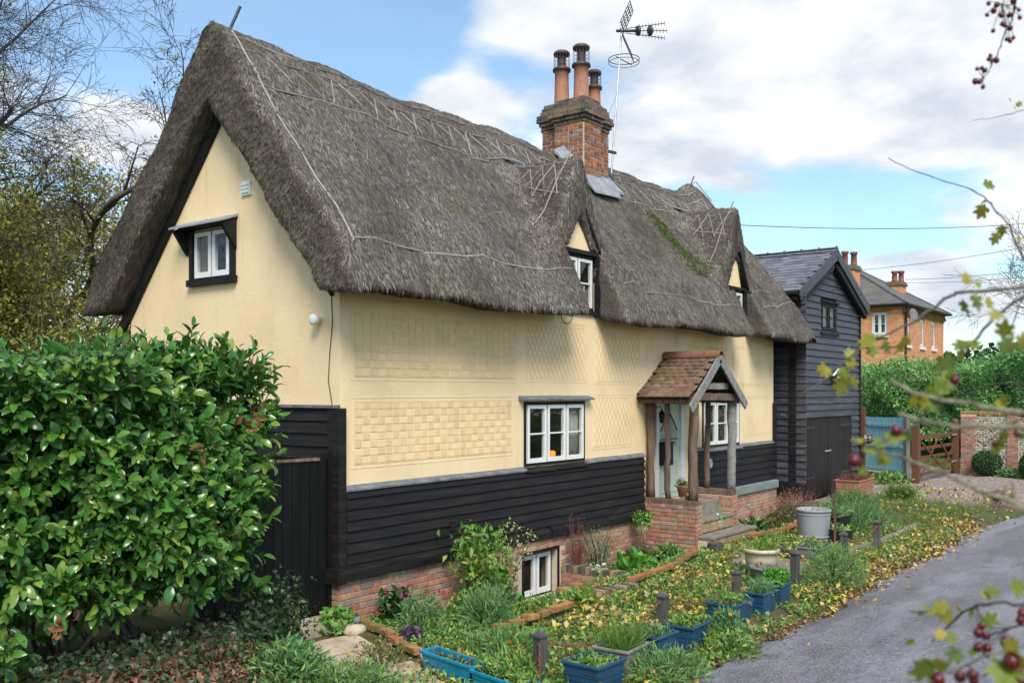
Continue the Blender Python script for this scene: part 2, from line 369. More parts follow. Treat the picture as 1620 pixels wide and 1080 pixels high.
m_haw = leafmat('hawthorn_leaf', [(.13, .19, .02), (.20, .26, .03), (.34, .31, .03), (.08, .15, .03), (.45, .35, .03), (.14, .22, .06)], .5, .35)
m_berry = mat('red_berry', [(.065, .005, .010), (.12, .008, .016)], .3, 5, 3, spec=.5)
m_pink = leafmat('magenta_petal', [(.42, .02, .22), (.5, .04, .28)], .6, .3)
m_purple = leafmat('purple_leaf', [(.10, .03, .11), (.16, .06, .17)], .6, .2)
m_whitepet = leafmat('white_petal', [(.7, .7, .66), (.78, .78, .75)], .6, .3)
m_orangef = leafmat('orange_flower', [(.62, .22, .01), (.66, .33, .02)], .6, .2)
m_redst = leafmat('red_stem', [(.17, .05, .045), (.24, .09, .07), (.12, .05, .04)], .7, .2)
m_soil = None
# ------------------------------------------------------------------ ground, road
def sstep(a, b, x):
    t = np.clip((np.asarray(x, float) - a) / (b - a), 0, 1); return t * t * (3 - 2 * t)
def gh(u, v):
    """height of the ground"""
    u = np.asarray(u, float); v = np.asarray(v, float)
    h = .035 * np.sin(u * 1.9 + v * 1.3) * np.sin(v * 2.3 - u * .7) * sstep(-4.5, -3.9, v)
    h = h - .22 * sstep(-1.5, -.8, v) * sstep(-.1, .8, u) * (1 - sstep(12, 14, u))
    h = h - .36 * sstep(3.25, 3.5, u) * (1 - sstep(4.5, 4.7, u)) * sstep(-1.35, -1.05, v)     # light well of the cellar window
    h = h + .10 * sstep(12.5, 15, u) * sstep(-3.5, -1.8, v) * (1 - sstep(17, 22, u))
    h = h + .32 * sstep(-2.3, -1.0, v) * (1 - sstep(-2.1, -1.3, u))      # bank under the laurel
    h = h - .10 * sstep(-4.05, -4.5, v) - .0 * u
    h = np.where(v < -8.1, h + .9 * sstep(-8.1, -10.5, v), h)
    return h
def grid_mesh(name, us, vs, hf, m, zoff=0.0):
    U, Vv = np.meshgrid(us, vs, indexing='ij')
    P = np.stack([U, Vv, hf(U, Vv) + zoff], -1).reshape(-1, 3)
    a, b = len(us), len(vs)
    i = np.arange(a - 1)[:, None] * b + np.arange(b - 1)[None, :]
    F = np.stack([i, i + b, i + b + 1, i + 1], -1).reshape(-1, 4)
    return nmesh(name, P, F, m, True)
def soil_mat():
    m = mat('ground_soil', [(.045, .036, .02), (.085, .07, .035), (.12, .11, .045)], .95, 2.5, 8, bump=.02, bscale=25)
    stain(m, (.07, .10, .022), 1.2, .42, .60, amt=.85, seed=4)
    def gravel(N, L, src):   # the drive beyond the barn: pinkish gravel and mud
        t = N.new('ShaderNodeTexCoord'); s = N.new('ShaderNodeSeparateXYZ'); L.new(t.outputs['Object'], s.inputs[0])
        nz = N.new('ShaderNodeTexNoise'); nz.inputs['Scale'].default_value = .9; nz.inputs['Detail'].default_value = 6; L.new(t.outputs['Object'], nz.inputs['Vector'])
        n2 = N.new('ShaderNodeTexVoronoi'); n2.inputs['Scale'].default_value = 17; L.new(t.outputs['Object'], n2.inputs['Vector'])
        rp = N.new('ShaderNodeValToRGB'); L.new(n2.outputs['Color'], rp.inputs[0])
        rp.color_ramp.elements[0].color = (.15, .115, .10, 1); rp.color_ramp.elements[1].color = (.34, .28, .245, 1)
        def ms(op, a, b):
            q = N.new('ShaderNodeMath'); q.operation = op
            for i, z in enumerate((a, b)):
                if isinstance(z, (int, float)): q.inputs[i].default_value = z
                else: L.new(z, q.inputs[i])
            return q.outputs[0]
        w = ms('MULTIPLY', ms('SUBTRACT', nz.outputs['Fac'], .5), 4.0)
        e = ms('ADD', ms('ADD', s.outputs[0], ms('MULTIPLY', s.outputs[1], .9)), w)      # u + .9 v
        r = N.new('ShaderNodeMapRange'); r.interpolation_type = 'SMOOTHSTEP'; L.new(e, r.inputs['Value'])
        r.inputs['From Min'].default_value = 13.3; r.inputs['From Max'].default_value = 15.0
        x = N.new('ShaderNodeMix'); x.data_type = 'RGBA'; L.new(r.outputs[0], x.inputs[0]); L.new(src, x.inputs[6]); L.new(rp.outputs[0], x.inputs[7])
        # far lawns take over again
        r2 = N.new('ShaderNodeMapRange'); r2.interpolation_type = 'SMOOTHSTEP'; L.new(s.outputs[0], r2.inputs['Value'])
        r2.inputs['From Min'].default_value = 28.5; r2.inputs['From Max'].default_value = 31
        y = N.new('ShaderNodeMix'); y.data_type = 'RGBA'; L.new(r2.outputs[0], y.inputs[0]); L.new(x.outputs[2], y.inputs[6]); y.inputs[7].default_value = (.08, .15, .03, 1)
        return y.outputs[2]
    return overlay(m, gravel)
m_soil = soil_mat()
us = np.concatenate([np.array([-600, -300, -120, -60, -30, -18]), np.arange(-12, 32, .16), np.array([34, 40, 60, 120, 300, 700])])
vs = np.concatenate([np.array([-600, -300, -100, -50, -25, -14]), np.arange(-11, 3, .14), np.array([4, 7, 14, 30, 60, 120, 300, 700])])
mobj('ground', grid_mesh('ground', us, vs, gh, m_soil), kind='structure')

# the lane, worn wet tarmac with a ragged edge
m_road = mat('tarmac', [(.115, .11, .132), (.165, .16, .188), (.225, .217, .245)], .40, 1.1, 9, bump=.012, bscale=70, spec=.5, rvar=.16, stretch=(1, 1.6, 1), contrast=(.3, .7))
stain(m_road, (.27, .21, .185), 3.4, .54, .72, (1, 1.5, 1), .5, 5)
stain(m_road, (.38, .355, .36), 30, .54, .60, (1, 1, 1), .7, 9)
stain(m_road, (.06, .056, .062), 34, .53, .60, (1, 1, 1), .75, 19)
stain(m_road, (.30, .30, .345), .9, .44, .62, (.22, 1.3, 1), .55, 33)  # long bluish streaks: worn tracks, with wet sheen painted into the colour
stain(m_road, (.10, .092, .098), .55, .50, .62, (.5, 2.2, 1), .6, 27)
stain(m_road, (.085, .08, .085), 2.4, .60, .63, (1, 1.4, 1), .55, 61)
def road_edges(u):
    u = np.asarray(u, float)
    l = -4.45 + .09 * np.sin(u * 1.1) + .05 * np.sin(u * 3.7 + 1) + .03 * np.sin(u * 9)
    l = l - .055 * np.maximum(0, u - 14) ** 1.6
    l = np.where(u < -1, l, l)
    r = l * 0 - 8.15 + .1 * np.sin(u * .9) - .055 * np.maximum(0, u - 14) ** 1.6
    return l, r
ru = np.concatenate([np.array([-60, -30, -18]), np.arange(-12, 30, .12), np.array([32, 36, 45, 60])])
l, r = road_edges(ru)
tt = np.linspace(0, 1, 26)
RV = np.stack([np.repeat(ru[:, None], 26, 1), l[:, None] * (1 - tt) + r[:, None] * tt, np.zeros((len(ru), 26))], -1)
RV[..., 2] = .0 + .05 * (1 - (2 * tt - 1) ** 2)[None, :] - .06
i = np.arange(len(ru) - 1)[:, None] * 26 + np.arange(25)[None, :]
mobj('road', nmesh('road', RV.reshape(-1, 3), np.stack([i, i + 26, i + 27, i + 1], -1).reshape(-1, 4)[:, ::-1], m_road, True), kind='structure')

# ------------------------------------------------------------------ leaves: many small folded blades in one mesh
def leaf_arrays(P, Dr, Nr, L, W, fold=.25, curl=.15, hi=False):
    P = np.asarray(P, float); n = len(P)
    Dr = Dr / (np.linalg.norm(Dr, axis=1, keepdims=True) + 1e-9)
    S = np.cross(Dr, Nr); S /= (np.linalg.norm(S, axis=1, keepdims=True) + 1e-9)
    N = np.cross(S, Dr)
    L = np.broadcast_to(np.asarray(L, float).reshape(-1, 1), (n, 1)); W = np.broadcast_to(np.asarray(W, float).reshape(-1, 1), (n, 1))
    if hi:
        V = [P]
        for t, w, c in ((.16, .62, .02), (.42, 1.0, .03), (.70, .90, -.06), (.90, .48, -.2)):
            m = P + Dr * L * t + N * L * c * curl * 3
            V += [m + S * W * .5 * w + N * W * fold * w, m, m - S * W * .5 * w + N * W * fold * w]
        V.append(P + Dr * L - N * L * .32 * curl * 3)
        V = np.stack(V, 1)
        F = [(0, 1, 2), (0, 2, 3), (10, 13, 11), (11, 13, 12)]
        for q in (1, 4, 7): F += [(q, q + 3, q + 4), (q, q + 4, q + 1), (q + 1, q + 4, q + 5), (q + 1, q + 5, q + 2)]
        F = np.array(F); k = 14
    else:
        m = P + Dr * L * .48
        V = np.stack([P, m + S * W * .5 + N * W * fold, m, m - S * W * .5 + N * W * fold, P + Dr * L - N * L * curl], 1)
        F = np.array([(0, 1, 2), (0, 2, 3), (1, 4, 2), (2, 4, 3)])
        k = 5
    FF = (F[None] + (np.arange(n) * k)[:, None, None]).reshape(-1, 3)
    return V.reshape(-1, 3), FF
def leaf_mesh(name, m, *a, smooth=True, **k):
    V, F = leaf_arrays(*a, **k); return nmesh(name, V, F, m, smooth)
def unit(n, up=0.0):
    v = rng.normal(size=(n, 3)); v[:, 2] += up
    return v / np.linalg.norm(v, axis=1, keepdims=True)
def join_arrays(parts):
    V = []; F = []; o = 0
    for v, f in parts:
        V.append(v); F.append(f + o); o += len(v)
    return np.concatenate(V), np.concatenate(F)
# ------------------------------------------------------------------ the cottage
HOUSE = empty('thatched_cottage', 'cream yellow cottage with steep thatched roof, brick chimney and black boarded base', 'cottage')
VC = 2.3; DEP = 4.6; ULEN = 13.5
def wall_grid(mb, x0, x1, z0, z1, holes, y0, y1):
    xs = sorted({x0, x1, *[h[0] for h in holes], *[h[1] for h in holes]})
    zs = sorted({z0, z1, *[h[2] for h in holes], *[h[3] for h in holes]})
    xs = [x for x in xs if x0 <= x <= x1]; zs = [z for z in zs if z0 <= z <= z1]
    for a, b in zip(xs, xs[1:]):
        for c, d in zip(zs, zs[1:]):
            mx, mz = (a + b) / 2, (c + d) / 2
            if any(h[0] < mx < h[1] and h[2] < mz < h[3] for h in holes): continue
            mb.box(a, b, y0, y1, c, d)
WIN1 = (3.73, 5.41, 1.62, 2.61)
WIN2 = (9.78, 11.56, 1.62, 2.59)
DOOR = (7.84, 8.95, .72, 2.62)
D1 = (4.72, 5.72, 4.10, 5.04); D2 = (10.98, 11.68, 4.28, 4.98)
CELL = (3.66, 4.53, -.42, .28)
GW = (2.12, 2.96, 4.33, 4.99)       # gable window (v range)
b = MB()
wall_grid(b, 0, ULEN, .3, 4.6, [WIN1, WIN2, DOOR, D1, D2, CELL], 0, .25)
b.poly([(D1[0] - .0, .02, 5.04), (D1[1], .02, 5.04), ((D1[0] + D1[1]) / 2 - .02, .02, 5.95)], (0, .15, 0))
b.box(D1[0] - .15, D1[0], .001, .25, 4.6, 5.04); b.box(D1[1], D1[1] + .06, .03, .25, 4.6, 5.04)
b.poly([(D2[0] - .0, .02, 4.98), (D2[1] + .06, .02, 4.98), (11.40, .02, 5.9)], (0, .15, 0))
b.box(D2[0] - .15, D2[0], .001, .25, 4.6, 4.98); b.box(D2[1], D2[1] + .06, .03, .25, 4.6, 4.98)
b.build('plaster_wall', m_plaster, HOUSE)
b = MB()       # gable: pentagon with a window hole, built of butting prisms at u = 0 .. .25
def gpoly(p): b.poly([(0, v, z) for v, z in p], (.25, 0, 0))
def soff(v): return 6.72 - 1.15 * abs(v - VC)
gpoly([(.252, .3), (GW[0], .3), (GW[0], soff(GW[0])), (.252, soff(.252))][::-1])
gpoly([(GW[1], .3), (DEP, .3), (DEP, soff(DEP)), (GW[1], soff(GW[1]))][::-1])
gpoly([(GW[0], .3), (GW[1], .3), (GW[1], GW[2]), (GW[0], GW[2])][::-1])
gpoly([(GW[0], GW[3]), (GW[1], GW[3]), (GW[1], soff(GW[1])), (VC, soff(VC)), (GW[0], soff(GW[0]))][::-1])
b.build('gable_wall', m_plaster, HOUSE)
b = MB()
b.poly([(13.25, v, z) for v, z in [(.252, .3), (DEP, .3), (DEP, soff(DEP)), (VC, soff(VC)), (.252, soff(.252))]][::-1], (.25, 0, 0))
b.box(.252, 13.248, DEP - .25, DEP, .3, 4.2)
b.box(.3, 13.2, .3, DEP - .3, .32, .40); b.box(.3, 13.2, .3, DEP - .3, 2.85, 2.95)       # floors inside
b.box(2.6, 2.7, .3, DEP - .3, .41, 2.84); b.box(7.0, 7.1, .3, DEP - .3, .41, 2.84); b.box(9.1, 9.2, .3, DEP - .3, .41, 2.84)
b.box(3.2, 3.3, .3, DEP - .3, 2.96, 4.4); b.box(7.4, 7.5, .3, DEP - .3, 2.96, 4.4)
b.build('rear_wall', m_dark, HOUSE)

# --- thatch: distance field -> surface nets
def thatch_field(u, v, z):
    def smax(a, b, k):
        h = np.clip(.5 - .5 * (b - a) / k, 0, 1); return b * (1 - h) + a * h + k * h * (1 - h)
    def smin(a, b, k): return -smax(-a, -b, k)
    a = np.abs(v - VC)
    wob = .022 * np.sin(u * 1.3 + z * .9) + .014 * np.sin(u * 3.1 - v * 2.2) + .012 * np.sin(u * 6.3 + v * 5.1 + z * 3)
    zr = 7.74 + .0 * np.exp(-((u + .35) / .7) ** 2) + .28 * np.exp(-((u - 13.7) / .55) ** 2) - .10 * np.sin(np.pi * np.clip(u / 13.7, 0, 1))
    ar = np.sqrt(a * a + .0144)
    d = ((z - zr) + 1.155 * ar) * .6546 - wob
    d = d - .055 * np.clip((.86 - a) / .06, 0, 1)                       # raised ridge block
    d2 = ((z - zr + 3.12) + 2.1 * (a - 2.70)) * .43 - wob               # the slope steepens at the eave
    d = smax(d, d2, .16)
    lo = 3.93 + .03 * np.sin(u * 1.7) + .02 * np.sin(u * 4.1 + 1) - .1 * (a - 2.9)
    d = smax(d, (lo - z), .06)
    un = -.27 - .13 * (7.6 - z) / 3.6 + .03 * np.sin(z * 3.1 + v * 2) + .015 * np.sin(z * 9 + v * 4)
    d = smax(d, un - u, .085); d = smax(d, u - 14.22 - .03 * np.sin(z * 4), .15)
    inner = ((z - 6.70) + 1.15 * a) * .656
    for uc, za, k in ((5.17, 6.78, 1.86), (11.45, 6.92, 1.95)):
        flare = np.clip((np.abs(u - uc) - .75), 0, 3) * .55
        dd = ((z - za) + k * np.sqrt((u - uc) ** 2 + .012) - flare * k * .45) * .49
        dd = dd - .03 * np.clip((.42 - np.abs(u - uc)) / .06, 0, 1) - .5 * wob
        front = (-.10 if uc < 8 else -.03) - .05 * np.sin(u * 3) - .30 * np.clip(((5.2 if uc < 8 else 4.9) - z), 0, 1.2) - v
        dd = smax(dd, front, .10)
        dd = smax(dd, 4.3 - z, .1)
        d = smin(d, dd, .30)
    d = smax(d, -inner, .06)
    for uc, za, k, hw, zi, zt in ((5.20, 0, 1.45, .54, 5.72, 5.04), (11.42, 0, 1.25, .42, 5.72, 5.02)):
        hole = np.maximum(((z - zi) + k * np.sqrt((u - uc + .03) ** 2 + .004)) * .56, v - 1.0)
        hole = np.maximum(hole, 4.9 - z)
        slot = np.maximum(np.maximum(np.abs(u - uc) - hw - .0 * v, v - .9), z - (zt + .05))
        slot = slot + .02 * np.sin(z * 7) + .015 * np.sin(v * 9)
        d = smax(d, -np.minimum(hole, slot), .07)
    # nothing inside the rooms
    room = np.maximum(np.maximum(-v + .1, v - 4.5), np.maximum(z - 6.70 + 1.15 * a, np.maximum(.05 - u, u - 13.4)))
    return d
def surface_nets(f, org, h):
    nx, ny, nz = f.shape
    s = f < 0
    c = [s[i:nx - 1 + i, j:ny - 1 + j, k:nz - 1 + k] for i in (0, 1) for j in (0, 1) for k in (0, 1)]
    cnt = sum(x.astype(np.int8) for x in c)
    act = (cnt > 0) & (cnt < 8)
    idx = -np.ones(act.shape, np.int32); ii = np.argwhere(act); idx[act] = np.arange(len(ii))
    acc = np.zeros((len(ii), 3)); num = np.zeros(len(ii))
    for ax in range(3):
        for p in (0, 1):
            for q in (0, 1):
                o0 = [0, 0, 0]; oth = [x for x in range(3) if x != ax]; o0[oth[0]] = p; o0[oth[1]] = q
                o1 = list(o0); o1[ax] = 1
                a = f[ii[:, 0] + o0[0], ii[:, 1] + o0[1], ii[:, 2] + o0[2]]; b = f[ii[:, 0] + o1[0], ii[:, 1] + o1[1], ii[:, 2] + o1[2]]
                m = (a < 0) != (b < 0); t = np.where(m, a / np.where(m, a - b, 1), 0)
                pt = np.tile(np.array(o0, float), (len(ii), 1)); pt[:, ax] += t
                acc += np.where(m[:, None], pt, 0); num += m
    V = (ii + acc / np.maximum(num, 1)[:, None]) * h + org
    Fs = []
    for ax in range(3):
        u_, v_ = [(1, 2), (2, 0), (0, 1)][ax]
        sl0 = [slice(1, n - 1) for n in (nx, ny, nz)]; sl1 = list(sl0)
        sl0[ax] = slice(0, (nx, ny, nz)[ax] - 1); sl1[ax] = slice(1, (nx, ny, nz)[ax])
        a = s[tuple(sl0)]; b = s[tuple(sl1)]
        for sg in (0, 1):
            e = np.argwhere((a & ~b) if sg == 0 else (~a & b))
            base = e.copy()
            for q in range(3):
                if q != ax: base[:, q] += 1
            def cell(du, dv):
                c = base.copy(); c[:, u_] -= du; c[:, v_] -= dv
                return idx[c[:, 0], c[:, 1], c[:, 2]]
            quad = np.stack([cell(1, 1), cell(0, 1), cell(0, 0), cell(1, 0)], 1)
            if sg: quad = quad[:, ::-1]
            Fs.append(quad)
    F = np.concatenate(Fs); return V, F[(F >= 0).all(1)]
h = .055
gx = np.arange(-.75, 14.6, h, dtype=np.float32); gy = np.arange(-.85, 5.45, h, dtype=np.float32); gz = np.arange(3.6, 8.35, h, dtype=np.float32)
fld = thatch_field(gx[:, None, None], gy[None, :, None], gz[None, None, :]).astype(np.float32)
TV, TF = surface_nets(fld, np.array([gx[0], gy[0], gz[0]]), h)
TV += rng.normal(size=TV.shape) * .006
def thatch_mat(name, cols, straw=False):
    m = mat(name, cols, .95, 1.0, 8, rand=straw, var=.3, spec=.15, stretch=(26, 2.2, 2.2), contrast=(.32, .70))
    if straw: return m
    N, L = m.node_tree.nodes, m.node_tree.links; P = N['Principled BSDF']
    t = N.new('ShaderNodeTexCoord'); g = N.new('ShaderNodeNewGeometry')
    s = N.new('ShaderNodeSeparateXYZ'); L.new(g.outputs['Normal'], s.inputs[0])
    ab = N.new('ShaderNodeMath'); ab.operation = 'ABSOLUTE'; L.new(s.outputs[0], ab.inputs[0])
    mr = N.new('ShaderNodeMapRange'); mr.inputs['From Min'].default_value = .55; mr.inputs['From Max'].default_value = .85; L.new(ab.outputs[0], mr.inputs['Value'])
    na = N.new('ShaderNodeTexNoise'); na.inputs['Scale'].default_value = 1; na.inputs['Detail'].default_value = 6; na.inputs['Roughness'].default_value = .7
    mp = N.new('ShaderNodeMapping'); mp.inputs['Scale'].default_value = (55, 5, 5); mp.inputs['Rotation'].default_value = (0, 0, .0); L.new(t.outputs['Object'], mp.inputs[0]); L.new(mp.outputs[0], na.inputs['Vector'])
    nb = N.new('ShaderNodeTexNoise'); nb.inputs['Scale'].default_value = 34; nb.inputs['Detail'].default_value = 6; nb.inputs['Roughness'].default_value = .75; L.new(t.outputs['Object'], nb.inputs['Vector'])
    mi = N.new('ShaderNodeMix'); L.new(mr.outputs[0], mi.inputs[0]); L.new(na.outputs['Fac'], mi.inputs[2]); L.new(nb.outputs['Fac'], mi.inputs[3])
    bp = N.new('ShaderNodeBump'); bp.inputs['Distance'].default_value = .05; bp.inputs['Strength'].default_value = 1
    L.new(mi.outputs[0], bp.inputs['Height']); L.new(bp.outputs[0], P.inputs['Normal'])
    ramp = N['Color Ramp'] if 'Color Ramp' in N else [n for n in N if n.type == 'VALTORGB'][0]
    L.new(mi.outputs[0], ramp.inputs[0])
    return m
m_thatch = thatch_mat('old_thatch', [(.040, .034, .029), (.125, .108, .094), (.27, .242, .215)])
stain(m_thatch, (.055, .040, .028), .9, .50, .68, amt=.55, seed=2)
stain(m_thatch, (.13, .135, .05), 1.3, .58, .70, (1, 1, 1), .55, 14)
stain(m_thatch, (.20, .185, .17), 1.1, .56, .72, (2.5, .7, .7), .45, 31)
m_straw = thatch_mat('straw', [(.060, .051, .045), (.18, .157, .138), (.33, .298, .265), (.46, .42, .38), (.10, .085, .073), (.25, .217, .187)], True)
m_strawd = thatch_mat('straw_dark', [(.036, .030, .026), (.085, .071, .060), (.17, .145, .12), (.12, .085, .058), (.30, .27, .235)], True)
for _m in (m_straw, m_strawd):
    stain(_m, (.045, .036, .03), .8, .48, .66, (1, 1, 1), .62, 2)
    stain(_m, (.13, .125, .055), 1.3, .58, .70, (1, 1, 1), .6, 14)
    stain(_m, (.27, .25, .225), .9, .57, .70, (3.2, .6, .6), .55, 31)
    stain(_m, (.06, .05, .042), 1.6, .54, .70, (2.8, .45, .45), .6, 47)
me = nmesh('thatch_roof', TV, TF, m_thatch, True)
THATCH = mobj('thatch_roof', me, HOUSE)
# straws lying on the surface
me.calc_loop_triangles()
nf = len(me.polygons)
Cn = np.empty(nf * 3); me.polygons.foreach_get('center', Cn); Cn = Cn.reshape(-1, 3)
Nn = np.empty(nf * 3); me.polygons.foreach_get('normal', Nn); Nn = Nn.reshape(-1, 3)
def straws(sel, n, L0, L1, w0, w1, lift, dirf, spread, name, m):
    ids = np.flatnonzero(sel); k = rng.choice(ids, n)
    p = Cn[k] + rng.uniform(-.03, .03, (n, 3)); nn = Nn[k]; p -= nn * (np.einsum('ij,ij->i', p - Cn[k], nn))[:, None]
    d = dirf(p, nn); d = d + rng.normal(size=d.shape) * spread
    d -= nn * np.einsum('ij,ij->i', d, nn)[:, None] * .9
    d /= np.linalg.norm(d, axis=1, keepdims=True) + 1e-9
    s = np.cross(d, nn); s /= np.linalg.norm(s, axis=1, keepdims=True) + 1e-9
    L = rng.uniform(L0, L1, (n, 1)); W = rng.uniform(w0, w1, (n, 1)); lf = rng.uniform(.15, 1, (n, 1)) * lift
    a = p - d * L * .5 - nn * .004; b = p + nn * lf * .3 + nn * .004; c = p + d * L * .5 + nn * lf
    V = np.stack([a - s * W * .5, a + s * W * .5, b + s * W * .5, b - s * W * .5, c + s * W * .3, c - s * W * .3], 1).reshape(-1, 3)
    F = (np.array([(0, 1, 2, 3), (3, 2, 4, 5)])[None] + (np.arange(n) * 6)[:, None, None]).reshape(-1, 4)
    return mobj(name, nmesh(name, V, F, m), HOUSE, kind='stuff')
def down(p, n):
    d = np.tile(np.array([0, 0, -1.0]), (len(p), 1)); return d - n * np.einsum('ij,ij->i', d, n)[:, None]
front = (Nn[:, 1] < .1) & (Nn[:, 2] > -.2) & (np.abs(Nn[:, 0]) < .8) & (Cn[:, 1] < VC + .1)
verge = (Nn[:, 0] < -.55) & (Cn[:, 0] < .4)
straws(front, 140000, .04, .14, .003, .007, .006, down, .13, 'straw_coat', m_straw)
straws(verge, 30000, .04, .11, .0035, .008, .012, lambda p, n: down(p, n) * .8 + n * .3, .40, 'verge_straw', m_strawd)
eave = (Cn[:, 2] < 4.06) & (Cn[:, 1] < .1) & (Nn[:, 2] < .3)
straws(eave, 13000, .03, .11, .0035, .008, .012, lambda p, n: np.tile(np.array([0, -.55, -1.0]), (len(p), 1)), .35, 'eave_fringe', m_strawd)
dorm = (Nn[:, 1] < -.35) & (Cn[:, 2] > 4.6) & (Cn[:, 1] < .3) & (Cn[:, 1] > -.45) & ((np.abs(Cn[:, 0] - 5.17) < 1.2) | (np.abs(Cn[:, 0] - 11.45) < 1.2))
straws(dorm, 9000, .04, .12, .0035, .008, .014, down, .40, 'dormer_straw', m_strawd)
# where a vertical line meets the thatch: height of the surface
neg = fld < 0
kk = len(gz) - 1 - np.argmax(neg[:, :, ::-1], axis=2); any_ = neg.any(2); kk = np.minimum(kk, len(gz) - 2)
I_, J_ = np.meshgrid(np.arange(len(gx)), np.arange(len(gy)), indexing='ij')
f0 = fld[I_, J_, kk]; f1 = fld[I_, J_, kk + 1]
HM = np.where(any_, gz[0] + h * (kk + np.where(any_, f0 / np.where(f0 - f1 == 0, 1, f0 - f1), 0)), np.nan)
def surf(u, v):
    i = min(max((u - gx[0]) / h, 0), len(gx) - 1.001); j = min(max((v - gy[0]) / h, 0), len(gy) - 1.001)
    a, c = int(i), int(j); fu, fv = i - a, j - c
    q = HM[a:a + 2, c:c + 2]
    if np.isnan(q).any(): return None
    return float(q[0, 0] * (1 - fu) * (1 - fv) + q[1, 0] * fu * (1 - fv) + q[0, 1] * (1 - fu) * fv + q[1, 1] * fu * fv)
def onroof(u, v, up=.03):
    zz = surf(u, v); return Vector((u, v, (zz if zz else 4) + up))
def rod(a, b, r=.012, n=5, sag=0):
    pts = [onroof(a[0] * (1 - k / n) + b[0] * k / n, a[1] * (1 - k / n) + b[1] * k / n, .014) for k in range(n + 1)]
    return MB().tube(pts, r * rnd.uniform(.8, 1.2), 5).build('hazel_rod', m_rod, THATCH)
def clear(u):
    return not (4.3 < u < 6.1 or 10.5 < u < 12.4)
u = -.2
while u < 14:
    w = 1.25
    for v in (2.05, 1.86, 1.46):
        if 7.6 < u + .6 < 9.0 and v > 1.3: continue
        rod((u, v + rnd.uniform(-.02, .02)), (u + w, v + rnd.uniform(-.012, .012)), .0125, 3)
    u += w * .97
u = .35
while u < 13.9:
    if not 7.4 < u < 9.1:
        rod((u, 1.84), (u + .30, 1.47), .0115, 2)
        if rnd.random() < .75: rod((u + .30, 1.84), (u + .02, 1.47), .0115, 2)
    u += .43
for k in range(5):       # the rod that follows the gable arris
    v0, v1 = 2.1 - k * .5, 2.1 - (k + 1) * .5
    rod((-.02 - .02 * k, v0), (-.04 - .02 * k, v1 + .02), .014, 3)
for a, b_ in ((-.15, 4.5), (6.0, 10.7), (12.0, 13.9)):
    u = a
    while u < b_ - .2:
        w = min(1.25, b_ - u); rod((u, -.36), (u + w, -.36 + rnd.uniform(-.012, .012)), .0125, 3); u += w
rod((6.05, -.1), (6.9, -.1), .011, 4); rod((12.0, -.12), (13.0, -.12), .011, 4)
for uc in (5.17, 11.45):   # lattice on the dormer ridges
    for du in (-.14, -.42):
        rod((uc + du, .02), (uc + du * .9, .62), .011, 4); rod((uc + du * .9, .62), (uc + du * .8, 1.15), .011, 4)
    for k in range(4):
        y0, y1 = .08 + k * .25, .33 + k * .25
        rod((uc - .15, y0), (uc - .43, y1), .009, 3); rod((uc - .43, y0), (uc - .15, y1), .009, 3)
    p = [onroof(uc - .02, .06, .14), onroof(uc - .1, .1), onroof(uc - .35, .16), onroof(uc - .6, .22), onroof(uc - .8, .25)]
    MB().tube(p[:3], .014, 5).build('hazel_rod', m_rod, THATCH); MB().tube(p[2:], .014, 5).build('hazel_rod', m_rod, THATCH)
    b = MB(); q = onroof(uc + .03, 1.34, .02)
    b.hexa([q + Vector(c) for c in ((-.14, -.14, -.03), (.16, -.14, -.03), (.16, .10, .05), (-.14, .10, .05), (-.14, -.14, 0), (.16, -.14, 0), (.16, .10, .09), (-.14, .10, .09))])
    b.build('lead_flashing', m_lead, THATCH)
MB().tube([(.05, 2.3, 7.62), (.16, 2.16, 8.02)], .022, 6).build('ridge_spike', m_metal_dark, THATCH)
b = MB(); b.tube([(13.7, 2.3, 7.8), (13.62, 2.1, 8.12)], .018, 5); b.build('ridge_spike', m_rod, THATCH)
b = MB(); b.tube([(13.55, 2.3, 7.8), (13.8, 2.15, 8.02), (13.9, 1.75, 7.5)], .014, 5); b.build('hazel_rod', m_rod, THATCH)
# moss stripe running down beside the far dormer
mk = []
for k in range(4200):
    t = rnd.random(); uu = 10.06 + .20 * t + rnd.gauss(0, .12 + .10 * t); vv = 1.35 - 1.2 * t + rnd.gauss(0, .03)
    zz = surf(uu, vv)
    if zz: mk.append((uu, vv, zz + .005))
mk = np.array(mk)
mobj('moss', leaf_mesh('moss', leafmat('moss_green', [(.085, .125, .03), (.13, .175, .035), (.07, .095, .03), (.11, .12, .04)], .9, .1), mk, unit(len(mk), .9), unit(len(mk), .2), rng.uniform(.02, .045, len(mk)), rng.uniform(.015, .03, len(mk))), HOUSE, kind='stuff')
# bargeboard tucked under the verge
for s in (1, -1):
    b = MB()
    e = 2.62 if s > 0 else 2.2
    b.poly([(-.06, VC, 6.70), (-.06, VC + s * e, 6.70 - 1.15 * e), (-.06, VC + s * e, 6.70 - 1.15 * e - .24), (-.06, VC, 6.46)][::s], (.055, 0, 0))
    b.build('bargeboard', m_black, HOUSE)
